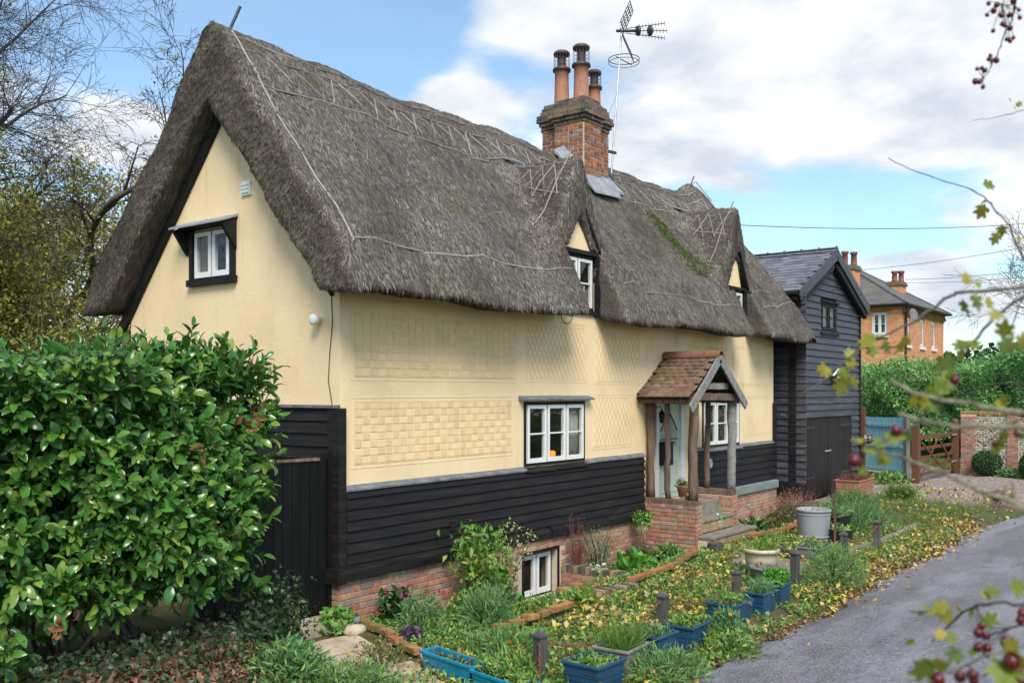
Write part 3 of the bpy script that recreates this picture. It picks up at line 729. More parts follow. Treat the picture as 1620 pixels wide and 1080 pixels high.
# --- pargeting: basket-weave pads and lozenge ribs in raised borders
b = MB()
def border(x0, x1, z0, z1, w=.009):
    for o in (0, .045):
        a0, a1, c0, c1 = x0 - o, x1 + o, z0 - o, z1 + o
        b2.box(a0, a1, -.0045, -.001, c0 - w, c0); b2.box(a0, a1, -.0045, -.001, c1, c1 + w)
        b2.box(a0 - w, a0, -.0045, -.001, c0, c1); b2.box(a1, a1 + w, -.0045, -.001, c0, c1)
b2 = MB()
for (x0, x1, z0, z1, nx, nz) in ((.24, 3.42, 1.87, 2.64, 24, 8), (.24, 3.5, 2.96, 3.76, 24, 8)):
    border(x0, x1, z0, z1)
    for i in range(nx):
        for j in range(nz):
            xa = x0 + (x1 - x0) * i / nx; xb = x0 + (x1 - x0) * (i + 1) / nx; za = z0 + (z1 - z0) * j / nz; zb = z0 + (z1 - z0) * (j + 1) / nz
            g = .005 + rnd.uniform(0, .003); t = rnd.uniform(-.0025, .0025); dp = .006 + rnd.uniform(-.002, .002)
            V = [(xa + g, -.001, za + g), (xb - g, -.001, za + g), (xb - g, -dp + t, za + g), (xa + g, -dp - t, za + g),
                 (xa + g, -.001, zb - g), (xb - g, -.001, zb - g), (xb - g, -dp + t, zb - g), (xa + g, -dp - t, zb - g)]
            b.add(V, [(3, 2, 6, 7), (0, 3, 7, 4), (1, 5, 6, 2), (0, 1, 2, 3), (4, 7, 6, 5)])
            if (i + j) % 2 == 0 or rnd.random() < .12:
                for q in range(4):
                    zq = za + (zb - za) * (q + .6) / 4.4; b.box(xa + .014, xb - .014, -dp - .004, -dp + .002, zq, zq + .008)
            else:
                for q in range(4):
                    xq = xa + (xb - xa) * (q + .6) / 4.4; b.box(xq, xq + .008, -dp - .004, -dp + .002, za + .012, zb - .012)
b.build('pargeting', m_parget, HOUSE, kind='stuff')
def lozenge(x0, x1, z0, z1, st, sl, dirs=(1, -1)):
    border(x0, x1, z0, z1)
    for s in dirs:
        k = -40
        while k < 60:
            # line x = x0 + k*st + s*sl*(z-z0)
            za, zb = z0, z1; pts = []
            f = lambda z: x0 + k * st + s * sl * (z - z0)
            lo, hi = 0.0, 1.0; xa, xb = f(z0), f(z1); dx = xb - xa
            t0, t1 = sorted(((x0 - xa) / dx, (x1 - xa) / dx)); lo = max(0, t0); hi = min(1, t1)
            if hi - lo > .04:
                p = Vector((xa + dx * lo, 0, z0 + (z1 - z0) * lo)); q = Vector((xa + dx * hi, 0, z0 + (z1 - z0) * hi))
                b2.beam((p.x, -.004, p.z), (q.x, -.004, q.z), .009, .005, up=(0, 1, 0))
            k += 1
lozenge(3.84, 5.42, 2.97, 3.82, .12, .62)
lozenge(5.78, 7.2, 2.95, 3.78, .13, .55)
lozenge(5.72, 6.98, 1.84, 2.66, .125, .6)
lozenge(9.2, 10.9, 2.95, 3.7, .15, .6)
border(11.9, 13.2, 1.85, 2.62); border(11.3, 13.2, 2.95, 3.7)
b2.build('pargeting_ribs', m_plaster, HOUSE, kind='stuff')

# --- windows
def glass_mat():
    m = bpy.data.materials.new('window_glass'); m.use_nodes = True
    N, L = m.node_tree.nodes, m.node_tree.links; N.clear()
    o = N.new('ShaderNodeOutputMaterial'); t = N.new('ShaderNodeBsdfTransparent'); t.inputs[0].default_value = (.92, .93, .92, 1)
    g = N.new('ShaderNodeBsdfGlossy'); g.inputs['Roughness'].default_value = .02
    nz = N.new('ShaderNodeTexNoise'); nz.inputs['Scale'].default_value = 3.5; tc_ = N.new('ShaderNodeTexCoord'); L.new(tc_.outputs['Object'], nz.inputs['Vector'])
    bp = N.new('ShaderNodeBump'); bp.inputs['Distance'].default_value = .012; L.new(nz.outputs['Fac'], bp.inputs['Height']); L.new(bp.outputs[0], g.inputs['Normal'])
    f = N.new('ShaderNodeLayerWeight'); f.inputs['Blend'].default_value = .5
    w_ = N.new('ShaderNodeMath'); w_.operation = 'POWER'; w_.inputs[1].default_value = 5; L.new(f.outputs['Facing'], w_.inputs[0])
    a = N.new('ShaderNodeMath'); a.operation = 'MULTIPLY_ADD'; a.inputs[1].default_value = .9; a.inputs[2].default_value = .045; L.new(w_.outputs[0], a.inputs[0])
    mx_ = N.new('ShaderNodeMixShader'); L.new(a.outputs[0], mx_.inputs[0]); L.new(t.outputs[0], mx_.inputs[1]); L.new(g.outputs[0], mx_.inputs[2]); L.new(mx_.outputs[0], o.inputs[0])
    return m
m_glass = glass_mat()
def window(parent, name, w, hgt, cases, rows, loc, rz=0, frame=m_black, cas=m_white, fw=.045, cw=.055, sash=None, depth=.06, bar=.022):
    """window in its own axes: x across, y into the wall, z up; origin at the lower left corner"""
    b = MB()
    b.box(0, w, -.02, depth, 0, fw); b.box(0, w, -.02, depth, hgt - fw, hgt); b.box(0, fw, -.02, depth, fw, hgt - fw); b.box(w - fw, w, -.02, depth, fw, hgt - fw)
    cws = (w - 2 * fw) / cases
    for i in range(1, cases): b.box(fw + cws * i - .012, fw + cws * i + .012, -.02, depth, fw, hgt - fw)
    W = b.build(name, frame, parent, loc=loc, rot=(0, 0, rz))
    for i in range(cases):
        x0 = fw + cws * i + .016; x1 = fw + cws * (i + 1) - .016; z0 = fw + .004; z1 = hgt - fw - .004
        b = MB()
        b.box(x0, x1, -.035, .02, z0, z0 + cw * 1.25); b.box(x0, x1, -.035, .02, z1 - cw, z1)
        b.box(x0, x0 + cw, -.035, .02, z0 + cw * 1.25, z1 - cw); b.box(x1 - cw, x1, -.035, .02, z0 + cw * 1.25, z1 - cw)
        for r in range(1, rows):
            zz = z0 + (z1 - z0) * r / rows; b.box(x0 + cw, x1 - cw, -.028, .012, zz - bar / 2, zz + bar / 2)
        o = b.build('casement', cas, W)
        p = MB(); p.box(x0 + cw, x1 - cw, -.012, -.006, z0 + cw * 1.25, z1 - cw); p.build('pane', m_glass, W)
    return W
w1 = window(HOUSE, 'window', 1.68, .99, 3, 2, (3.73, 0, 1.62))
w2 = window(HOUSE, 'window', 1.78, .97, 3, 2, (9.78, 0, 1.62))
d1w = window(HOUSE, 'window', 1.0, .90, 2, 2, (4.72, .03, 4.12), cw=.05)
d2w = window(HOUSE, 'window', .74, .68, 2, 2, (11.06, .03, 4.28), cw=.05)
gw = window(HOUSE, 'window', .84, .66, 2, 1, (0, 2.96, 4.33), R(-90), cas=m_white, fw=.012, cw=.06)
cw_ = window(HOUSE, 'window', .87, .70, 2, 1, (3.66, .06, -.42), fw=.035, cw=.06)
# ledges, sills, reveals
def ledge(x0, x1, z, d=.13, t=.035, m=m_led, n=8, par=HOUSE, name='ledge'):
    b = MB(); P = []
    for k in range(n + 1):
        x = x0 + (x1 - x0) * k / n; j = rnd.uniform(-.004, .004)
        P.append([(x, .01, z + t + .02 + j), (x, -d, z + j), (x, -d, z - .022 + j), (x, .01, z - .012 + j)])
    V = [p for q in P for p in q]; F = []
    for k in range(n):
        for i in range(4): F.append((k * 4 + i, k * 4 + (i + 1) % 4, k * 4 + 4 + (i + 1) % 4, k * 4 + 4 + i))
    F += [(3, 2, 1, 0), (n * 4, n * 4 + 1, n * 4 + 2, n * 4 + 3)]
    b.add(V, F); return b.build(name, m, par)
ledge(3.60, 5.56, 2.655, .12); ledge(9.68, 11.64, 2.63, .10)
ledge(-.07, 3.74, 1.575, .075); ledge(5.40, 7.36, 1.60, .075); ledge(3.70, 5.44, 1.555, .10, m=m_black)
ledge(9.22, 9.80, 1.60, .07); ledge(11.54, 13.50, 1.585, .07); ledge(9.76, 11.58, 1.56, .09, m=m_led)
b = MB(); b.box(4.55, 5.86, -.06, .02, 5.04, 5.10); b.build('lintel', m_black, HOUSE)
b = MB(); b.box(5.722, 5.765, -.10, .25, 4.02, 5.038); b.box(4.675, 4.718, -.05, .25, 4.02, 5.038); b.build('reveal_board', m_black, HOUSE)
b = MB(); b.box(4.72, 5.72, -.05, .03, 4.05, 4.115); b.build('sill', m_black, HOUSE)
b = MB(); b.box(10.98, 11.9, -.05, .02, 4.98, 5.03); b.box(11.802, 11.84, -.08, .25, 4.2, 4.978); b.build('reveal_board', m_black, HOUSE)
b = MB(); b.poly([(4.76, .0, 5.12), (5.66, 0, 5.12), (5.23, 0, 5.74)], (0, .018, 0)); b.build('dormer_gable', m_plaster, HOUSE)
b = MB(); b.beam((5.26, -.05, 5.86), (5.83, -.05, 5.05), .05, .09, (0, 1, 0)); b.build('bargeboard', m_black, HOUSE)
b = MB(); b.beam((11.46, -.05, 5.8), (11.9, -.05, 5.0), .05, .09, (0, 1, 0)); b.build('bargeboard', m_black, HOUSE)
# gable window surround with its little pent hood
b = MB()
b.box(-.05, .02, GW[0] - .085, GW[0] - .002, 4.30, 5.02); b.box(-.05, .02, GW[1] + .002, GW[1] + .085, 4.30, 5.02)
b.box(-.075, .02, GW[0] - .12, GW[1] + .12, 4.235, 4.325)
b.build('window_surround', m_black, HOUSE)
b = MB()
b.poly([(.0, 1.98, 5.12), (-.27, 1.98, 5.02), (-.27, 1.98, 5.045), (0, 1.98, 5.155)], (0, 1.22, 0)); b.build('window_hood', m_lead, HOUSE)
b = MB()
for v in (2.0, 3.10): b.poly([(-.02, v, 5.10), (-.25, v, 5.005), (-.02, v, 4.68)], (0, .06, 0))
b.box(-.2, -.02, 2.08, 3.08, 5.02, 5.045); b.build('hood_bracket', m_black, HOUSE)
# vent and floodlight on the gable, cable
b = MB(); b.box(-.03, 0, 1.70, 1.89, 5.37, 5.55); b.build('air_vent', m_white, HOUSE)
b = MB()
for k in range(3): b.box(-.045, -.03, 1.72, 1.87, 5.40 + k * .05, 5.43 + k * .05)
b.build('vent_louvre', m_white, HOUSE)
b = MB(); V0 = MB().lathe([(.0, 0), (.035, 0), (.04, .05), (.065, .07), (.07, .13), (.05, .15), (0, .15)], (0, 0, 0), 14)
rot = Matrix.Rotation(R(-90), 3, 'Y')
b.add([rot @ Vector(v) + Vector((-.0, .343, 3.65)) for v in V0.V], V0.F); b.build('outside_lamp', m_white, HOUSE, True)
b = MB(); b.tube([(-.008, .14, 4.0), (-.008, .12, 3.6), (-.008, .17, 3.2), (-.008, .19, 2.9), (-.008, .12, 2.60), (-.03, .08, 2.5)], .006, 5); b.build('cable', m_metal_dark, HOUSE)
b = MB(); pts = [(4.86 + .16 * math.cos(a), -.03, 4.0 + .13 * math.sin(a)) for a in np.linspace(math.pi * .9, math.pi * 2.3, 14)]; b.tube(pts, .006, 5); b.build('cable_loop', m_metal_dark, HOUSE)

# --- weatherboarding: each board an object
_bm = {}
def wboard(L, hgt=.17, t0=.010, t1=.046, m=m_black, key=None):
    key = key or (round(L, 2), round(hgt, 3), m.name)
    if key not in _bm:
        n = max(2, int(L / .6)); V = []; F = []
        for k in range(n + 1):
            x = L * k / n; a = rnd.uniform(-.003, .003); c = rnd.uniform(-.003, .003)
            V += [(x, 0, 0 + a), (x, -t1 + c, a), (x, -t0 + c * .5, hgt), (x, 0, hgt)]
        for k in range(n):
            for i in range(4): F.append((k * 4 + i, (k + 1) * 4 + i, (k + 1) * 4 + (i + 1) % 4, k * 4 + (i + 1) % 4))
        F += [(0, 1, 2, 3), (n * 4 + 3, n * 4 + 2, n * 4 + 1, n * 4)]
        _bm[key] = nmesh('board', V, F, m)
    return _bm[key]
def board_rows(parent, x0, x1, z0, z1, step, splits, base, rz=0, m=m_black, org=(0, 0, 0), out=0.0):
    """rows of lapped boards from z0 up to z1 along the local x axis; base = parent mesh (sheathing) object"""
    z = z0; k = 0
    c, s = math.cos(rz), math.sin(rz)
    while z < z1 - .04:
        hg = min(step + .03, z1 - z)
        cuts = [x0] + sorted(x for x in splits[k % len(splits)] if x0 + .3 < x < x1 - .3) + [x1]
        for a, e in zip(cuts, cuts[1:]):
            g = .002
            o = mobj('board', wboard(e - a - g, hg, m=m, key=(round(e - a, 3), round(hg, 3), m.name, rnd.randint(0, 1))), base,
                     (org[0] + c * a + s * out, org[1] + s * a - c * out, org[2] + z + rnd.uniform(-.004, .004)), (0, 0, rz))
        z += step; k += 1
def sheath(x0, x1, y0, y1, z0, z1, m, par=HOUSE):
    b = MB(); b.box(x0, x1, y0, y1, z0, z1); return b.build('weatherboarding', m, par)
sh = sheath(.02, 7.36, -.030, -.002, .55, 1.57, m_black)
board_rows(HOUSE, .06, 7.34, .66, 1.565, .135, [(3.0, 5.2), (2.0, 4.6), (2.2, 5.9), (1.2, 3.9), (3.3,), (2.7, 5.5), (4.4,)], sh, out=.031)
sh2 = sheath(9.30, 13.48, -.030, -.002, .62, 1.57, m_black)
board_rows(HOUSE, 9.30, 13.44, .74, 1.565, .15, [(11.2,), (10.4, 12.3), (11.8,), (10.9,)], sh2, out=.031)
# gable boards: local x runs from the rear to the front corner
sh3 = MB(); sh3.box(-.030, -.002, .0, DEP, .30, 2.56); sh3 = sh3.build('weatherboarding', m_black, HOUSE)
board_rows(HOUSE, 0, DEP - .10, .36, 2.56, .158, [(2.1,), (3.0,), (1.4, 3.6)], sh3, R(-90), org=(0, DEP, 0), out=.031)
b = MB(); b.box(-.10, .01, .0, DEP, 2.57, 2.605); b.build('ledge', m_led, HOUSE)
b = MB(); b.box(-.085, -.0, .012, .12, .56, 2.568); b.box(-.085, .035, -.085, .010, .56, 2.568); b.build('corner_board', m_black, HOUSE)
b = MB(); b.box(13.44, 13.54, -.07, .04, .72, 2.5); b.build('corner_board', m_black, HOUSE)
# black sloping timber plinth
def plinth(x0, x1, z0, z1, d0, d1, m, n=10):
    b = MB(); P = []
    for k in range(n + 1):
        x = x0 + (x1 - x0) * k / n; j = rnd.uniform(-.006, .006)
        P.append([(x, -.034, z1 + j), (x, -d0 * .8, z1 - .05 + j), (x, -d1, z1 - .10 + j), (x, -d1 + .004, z0 + j), (x, -.034, z0)])
    V = [p for q in P for p in q]; F = []
    for k in range(n):
        for i in range(5): F.append((k * 5 + i, k * 5 + (i + 1) % 5, k * 5 + 5 + (i + 1) % 5, k * 5 + 5 + i))
    F += [(4, 3, 2, 1, 0), tuple(n * 5 + i for i in range(5))]
    b.add(V, F); return b.build('sole_plate', m, HOUSE)
plinth(-.10, 1.86, .475, .70, .08, .15, m_black); plinth(1.875, 4.3, .475, .685, .07, .12, m_black); plinth(4.32, 7.36, .475, .69, .08, .14, m_black)
b = MB(); b.box(-.145, -.032, -.14, DEP, .455, .64); b.build('sole_plate', m_black, HOUSE)
b = MB(); b.box(1.95, 2.06, -.09, -.03, .86, .98); b.build('vent_cowl', m_black, HOUSE)
b = MB(); b.poly([(9.3, -.036, .735), (9.3, -.13, .70), (9.3, -.13, .545), (9.3, -.036, .545)], (4.2, 0, 0)); b.build('sole_board', m_greyboard, HOUSE)

# --- bricks
BM = {}
def brick_mesh(L, m, Hh=.063, Dd=.045, var=0):
    k = (round(L, 3), m.name, round(Hh, 3), round(Dd, 3), var)
    if k not in BM:
        c = .004; V = []; j = lambda: rnd.uniform(-.0022, .0022)
        for (x, z) in ((0, 0), (L, 0), (L, Hh), (0, Hh)): V.append((x, .0, z))
        for (x, z) in ((0, 0), (L, 0), (L, Hh), (0, Hh)): V.append((x + j(), -Dd + c + j() * .5, z + j()))
        for (x, z) in ((c, c), (L - c, c), (L - c, Hh - c), (c, Hh - c)): V.append((x + j(), -Dd + j(), z + j()))
        F = [(8, 9, 10, 11)]
        for a in (0, 4):
            for i in range(4): F.append((a + i, a + (i + 1) % 4, a + 4 + (i + 1) % 4, a + 4 + i))
        BM[k] = nmesh('brick', V, F, m)
    return BM[k]
def bricks(parent, org, rz, length, courses, z0, m, limit, pitch=.076, st=.215, hd=.104, jt=.013, proud=.010, skip=None, order=None):
    """Flemish bond on a mortar backing; the first 'limit' bricks are objects, the rest one 'stuff' part"""
    c, s = math.cos(rz), math.sin(rz); n = 0; rest = []
    for k in range(courses):
        x = 0.0; i = k % 2
        while x < length - .02:
            L = st if i % 2 == 0 else hd
            if x == 0 and k % 2: L = st * .5 if i % 2 == 0 else hd
            L = min(L, length - x)
            z = z0 + k * pitch
            if L > .025 and not (skip and skip(x, x + L, z, z + pitch)):
                Lq = round(L / .02) * .02 if L not in (st, hd) else L
                me_ = brick_mesh(max(.03, Lq), m, var=rnd.randint(0, 2))
                wx, wy = org[0] + c * x, org[1] + s * x
                jx = rnd.uniform(-.0025, .0025)
                loc = (wx + s * jx, wy - c * jx, z + rnd.uniform(-.0015, .0015))
                if n < limit: mobj('brick', me_, parent, loc, (R(rnd.uniform(-.3, .3)), 0, rz)); n += 1
                else: rest.append((me_, loc, rz))
            x += L + jt; i += 1
    return rest
def join_rest(rest, parent, m, name='bricks'):
    if not rest: return
    b = MB()
    for me_, loc, rz in rest:
        M = Matrix.Translation(loc) @ Matrix.Rotation(rz, 4, 'Z')
        b.add([M @ v.co for v in me_.vertices], [tuple(p.vertices) for p in me_.polygons])
    b.build(name, m, parent, kind='stuff')
b = MB()   # plinth wall, mortar coloured; bricks stand proud of it
wall_grid(b, -.06, 13.5, -.62, .545, [CELL], -.062, .24)
b.box(-.06, .2, .242, DEP, -.4, .45)
PL = b.build('brick_plinth', m_mortar, HOUSE)
sk = lambda a, e, z, z2: (e - .06 > CELL[0] - .07 and a - .06 < CELL[1] + .03 and z < CELL[3] + .03)
rest = bricks(PL, (-.062, -.032), 0, 7.4, 10, -.28, m_brick, 300, skip=sk)
rest += bricks(PL, (9.26, -.032), 0, 4.24, 10, -.22, m_brick, 0)
rest += bricks(PL, (-.032, .6), R(-90), .66, 10, -.28, m_brick, 0)
join_rest(rest, PL, m_brick)
b = MB(); b.box(3.60, 3.655, -.072, .24, -.45, .33); b.box(4.535, 4.59, -.072, .24, -.45, .33); b.box(3.655, 4.535, -.072, .24, .282, .33); b.build('cellar_surround', m_black, HOUSE)
# --- chimney
b = MB()
CH = [(7.90, 8.52, 1.62, 2.33), (8.02, 9.02, 1.76, 2.72)]
ZT = 8.10
b.box(7.899, 8.505, 1.619, 2.33, 6.2, ZT); b.box(8.019, 9.005, 1.759, 2.705, 6.2, ZT + .003)
CHM = b.build('chimney', m_mortar, HOUSE)
cr_ = bricks(CHM, (7.90, 1.62 + .035), 0, .62, 16, 6.92, m_brick_ch, 120)
cr_ += bricks(CHM, (8.50, 1.76 + .035), 0, .52, 12, 7.20, m_brick_ch, 60)
cr_ += bricks(CHM, (7.90 + .035, 2.33), R(-90), .71, 16, 6.92, m_brick_ch, 120)
cr_ += bricks(CHM, (8.02 + .035, 2.72), R(-90), .41, 10, 7.36, m_brick_ch, 40)
join_rest(cr_, CHM, m_brick_ch)
# corbelled head: courses of weathered bricks stepping out, then in
def ring(x0, x1, y0, y1, z, o, m, zz=.070):
    for rz, org, ln in ((0, (x0 - o, y0 - o + .05), x1 - x0 + 2 * o), (R(-90), (x0 - o + .05, y1 + o), y1 - y0 + 2 * o)):
        c, s = math.cos(rz), math.sin(rz); x = 0.0; f = rnd.random() < .5
        while x < ln - .03:
            L = min(.215 if f else .104, ln - x)
            mobj('brick', brick_mesh(max(.03, round(L / .02) * .02), m, .068, .062, rnd.randint(0, 2)), CHM, (org[0] + c * x, org[1] + s * x, z), (0, 0, rz))
            x += L + .013; f = not f
ZC = 8.12
for k, o in enumerate((.012, .05, .09, .085, .03, .01, -.02)):
    mm = m_brick_dark
    for (x0, x1, y0, y1) in CH:
        ring(x0, x1, y0, y1, ZC + k * .074, o, mm)
b = MB()
for (x0, x1, y0, y1) in CH:
    e = .003 if x0 < 8 else 0
    b.box(x0 + .03, x1 + .06, y0 + .03, y1 + .06, ZC - .02, ZC + .285 + e); b.box(x0 + .05, x1, y0 + .05, y1, ZC + .286 + e, ZC + .512 + e)
b.build('chimney_core', m_brick_dark, CHM)
def pot(u, v, z, hgt, r, cowl_h):
    b = MB(); b.lathe([(r * 1.12, 0), (r * 1.02, .05), (r * .95, .1), (r * .88, hgt * .6), (r * .86, hgt - .06), (r * .98, hgt - .05), (r * .98, hgt), (r * .7, hgt), (r * .68, .3)], (u, v, z), 18)
    P = b.build('chimney_pot', m_terra, HOUSE, True)
    b = MB(); zz = z + hgt
    b.lathe([(r * 1.12, -.05), (r * 1.14, 0), (r * 1.0, .02), (r * .75, .02)], (u, v, zz), 18); b.build('cowl_collar', m_cowl, P, True); b = MB()
    b.lathe([(r * 1.02, cowl_h), (r * 1.04, cowl_h + .05), (r * .8, cowl_h + .085), (0, cowl_h + .10)], (u, v, zz), 18); b.build('cowl', m_cowl, P, True)
    b = MB()
    for k in range(16):
        a = 2 * math.pi * k / 16; b.tube([(u + r * .98 * math.cos(a), v + r * .98 * math.sin(a), zz), (u + r * .98 * math.cos(a), v + r * .98 * math.sin(a), zz + cowl_h + .01)], .0045, 4)
    for q in (.25, .5, .75): b.tube([(u + r * .98 * math.cos(a), v + r * .98 * math.sin(a), zz + cowl_h * q) for a in np.linspace(0, 2 * math.pi, 17)], .003, 4)
    b.lathe([(r * .5, .0), (r * .5, cowl_h + .02)], (u, v, zz), 12)
    b.build('cowl_cage', m_cowl, P)
pot(8.28, 2.42, 8.60, .80, .165, .28)
pot(8.34, 1.98, 8.60, .82, .170, .31)
pot(8.92, 2.04, 8.56, .56, .150, .26)
# lead flashings at the foot of the stack
b = MB()
def flash(pts, t=.02): b.poly(pts, (0, 0, t))
b.hexa([Vector(p) for p in ((7.86, 1.34, 6.66), (8.95, 1.40, 6.72), (8.95, 1.66, 7.05), (7.86, 1.62, 6.98), (7.86, 1.34, 6.69), (8.95, 1.40, 6.75), (8.95, 1.66, 7.16), (7.86, 1.62, 7.10))])
b.hexa([Vector(p) for p in ((8.9, 1.5, 6.85), (9.25, 1.52, 6.85), (9.3, 2.3, 7.62), (8.98, 2.3, 7.62), (8.9, 1.5, 6.90), (9.25, 1.52, 6.9), (9.3, 2.3, 7.7), (8.98, 2.3, 7.80))])
b.hexa([Vector(p) for p in ((7.62, 1.62, 7.0), (7.92, 1.62, 7.0), (7.92, 2.1, 7.55), (7.55, 2.1, 7.5), (7.62, 1.62, 7.05), (7.92, 1.62, 7.22), (7.92, 2.1, 7.72), (7.55, 2.1, 7.56))])
b.build('lead_flashing', m_lead, CHM)

# --- television aerial on its leaning mast, strapped to the chimney
AE = empty('tv_aerial', 'grey television aerial on a tall leaning mast strapped beside the brick chimney', 'aerial', (9.22, 1.80, 7.3))
def rel(p): return (p[0] - 9.22, p[1] - 1.80, p[2] - 7.3)
mast_b, mast_t = Vector((9.22, 1.80, 7.35)), Vector((9.74, 1.86, 10.55))
mp_ = lambda t: mast_b.lerp(mast_t, t)
MB().tube([rel(mp_(t)) for t in (0, .5, 1)], .021, 8).build('mast', m_alu, AE)
b = MB(); q = mp_(.14); b.beam(rel((9.02, 1.86, q.z)), rel((q.x + .08, q.y - .02, q.z)), .05, .05); b.build('bracket', m_metal_dark, AE)
MB().tube([rel(mp_(.55)), rel((9.0, 1.76, 8.45))], .007, 5).build('stay', m_alu, AE)
b = MB(); c = mp_(.80); pts = [rel((c.x + .17 + .33 * math.cos(a), c.y + .33 * math.sin(a), c.z)) for a in np.linspace(0, 2 * math.pi, 33)]
b.tube(pts, .009, 5); b.tube([(p[0], p[1], p[2] - .07) for p in pts], .007, 5); b.tube([rel((c.x - .16, c.y, c.z - .03)), rel((c.x + .50, c.y, c.z - .03))], .010, 5)
b.build('loop_dipole', m_metal_dark, AE)
b = MB(); top = mp_(.985); hx = Vector((.78, -.60, .10)).normalized(); sx = Vector((-.50, -.22, .02)).normalized() * 1.1; up = Vector((0, 0, 1))
for dz, ln in ((.10, 1.0), (0, 1.05), (-.10, 1.0)):
    a = top + up * dz * .5 + hx * .1; e = top + up * dz * 1.6 + hx * ln
    b.tube([rel(a), rel(e)], .009, 5)
    for k in range(9):
        p = a.lerp(e, .35 + .65 * k / 8); b.tube([rel(p - up * .035 - sx * .03), rel(p + up * .035 + sx * .03)], .005, 4)
b.build('director_boom', m_metal_dark, AE)
b = MB(); p = top + hx * .38; b.lathe([(0, -.04), (.10, -.03), (.11, .0), (.10, .03), (0, .04)], (0, 0, 0), 12)
rm = hx.to_track_quat('Z', 'Y').to_matrix(); p2 = top + hx * .66
V1 = [rm @ Vector(v) + Vector(rel(p)) for v in b.V]; V2 = [rm @ Vector((v[0] * 1.0, v[1] * 1.0, v[2])) + Vector(rel(p2)) for v in b.V]
b2 = MB(); b2.add(V1, b.F); b2.add(V2, b.F); b2.tube([rel(top - hx * .12), rel(top + hx * .40)], .03, 6); b2.build('dipole_box', m_metal_dark, AE, True)
b = MB()
for sgn in (1, -1):   # two reflector grids in a V
    e1 = sx; e2 = (up * sgn * .80 + hx * .38).normalized(); o = top + up * .05 * sgn
    for k in range(5): b.tube([rel(o + e1 * (-.26 + .13 * k)), rel(o + e1 * (-.26 + .13 * k) + e2 * .55)], .010, 4)
    for k in range(5): b.tube([rel(o - e1 * .26 + e2 * (.05 + .125 * k)), rel(o + e1 * .26 + e2 * (.05 + .125 * k))], .010, 4)
b.build('reflector', m_metal_dark, AE)

# --- porch
PW = 7.37; PE = 9.28; PF = -1.07; PC = 8.20
b = MB()
b.box(PW + .012, PW + .23, PF + .012, -.064, -.30, .735); PORCH = b.build('porch', m_mortar, HOUSE)
b = MB(); b.box(PE - .23, PE - .012, PF + .10, -.064, -.30, .775); b.build('low_wall', m_mortar, PORCH)
pr = bricks(PORCH, (PW + .035, -.02), R(-90), 1.06, 14, -.31, m_brick, 140)
pr += bricks(PORCH, (PW, PF + .035), 0, .23, 14, -.31, m_brick, 40)
pr += bricks(PORCH, (PE - .23 + .035, -.02), R(-90), 0.97, 14, -.28, m_brick, 110)
pr += bricks(PORCH, (PE - .235, PF + .125), 0, .235, 14, -.28, m_brick, 40)
pr += bricks(PORCH, (PE - .005, PF + .09), R(90), .95, 14, -.28, m_brick, 0)
join_rest(pr, PORCH, m_brick)
def rough_post(a, c, r, name='post', par=PORCH, n=9, m=m_oak, sq=1.0, twist=.015):
    b = MB(); a = Vector(a); c = Vector(c); V = []; F = []; K = 9
    ph = rnd.uniform(0, 6)
    off = [rnd.uniform(.82, 1.14) for _ in range(K)]
    for i in range(n + 1):
        p = a.lerp(c, i / n) + Vector((rnd.uniform(-twist, twist), rnd.uniform(-twist, twist), 0)) * (0 if i in (0, n) else 1)
        for k in range(K):
            an = 2 * math.pi * k / K + .1
            rr = r * off[k] * rnd.uniform(.88, 1.10) * (1 + .12 * math.sin(3 * an + i * .8 + ph))
            V.append((p.x + rr * math.cos(an), p.y + rr * math.sin(an), p.z))
    for i in range(n):
        for k in range(K): F.append((i * K + k, i * K + (k + 1) % K, (i + 1) * K + (k + 1) % K, (i + 1) * K + k))
    F += [tuple(range(K - 1, -1, -1)), tuple(range(n * K, n * K + K))]
    b.add(V, F); return b.build(name, m, par, True)
def rough_beam(a, c, w, hg, name, m=m_oak, par=PORCH, n=8, up=(0, 0, 1)):
    a = Vector(a); c = Vector(c); d = (c - a).normalized(); x = d.cross(Vector(up)).normalized(); y = x.cross(d)
    b = MB(); V = []; F = []
    for i in range(n + 1):
        p = a.lerp(c, i / n); j = lambda: rnd.uniform(.86, 1.12)
        for sx_, sy_ in ((-1, -1), (1, -1), (1, 1), (-1, 1)): V.append(p + x * sx_ * w / 2 * j() + y * sy_ * hg / 2 * j())
    for i in range(n):
        for k in range(4): F.append((i * 4 + k, i * 4 + (k + 1) % 4, i * 4 + 4 + (k + 1) % 4, i * 4 + 4 + k))
    F += [(3, 2, 1, 0), (n * 4, n * 4 + 1, n * 4 + 2, n * 4 + 3)]
    b.add(V, F); return b.build(name, m, par, bevel=.008)
rough_beam((PW + .1, .0, .79), (PW + .1, PF + .0, .78), .20, .10, 'sill_beam')
rough_beam((PE - .1, .0, .84), (PE - .1, PF + .1, .83), .19, .11, 'sill_beam')
rough_post((PW + .10, -.10, .83), (PW + .09, -.10, 2.60), .080)
rough_post((PW + .12, -.46, .82), (PW + .07, -.46, 2.58), .052)
rough_post((PW + .10, PF + .12, .82), (PW + .11, PF + .10, 2.56), .088)
rough_post((PE - .10, -.40, .88), (PE - .10, -.42, 2.56), .062)
rough_post((PE - .08, PF + .17, .87), (PE - .09, PF + .14, 2.56), .082, m=m_oakg)
rough_beam((7.26, .02, 2.63), (7.26, -1.06, 2.60), .13, .12, 'wall_plate')
rough_beam((9.15, .02, 2.63), (9.15, -1.06, 2.60), .13, .12, 'wall_plate')
rough_beam((7.2, -1.0, 2.68), (9.22, -1.0, 2.66), .10, .13, 'tie_beam')
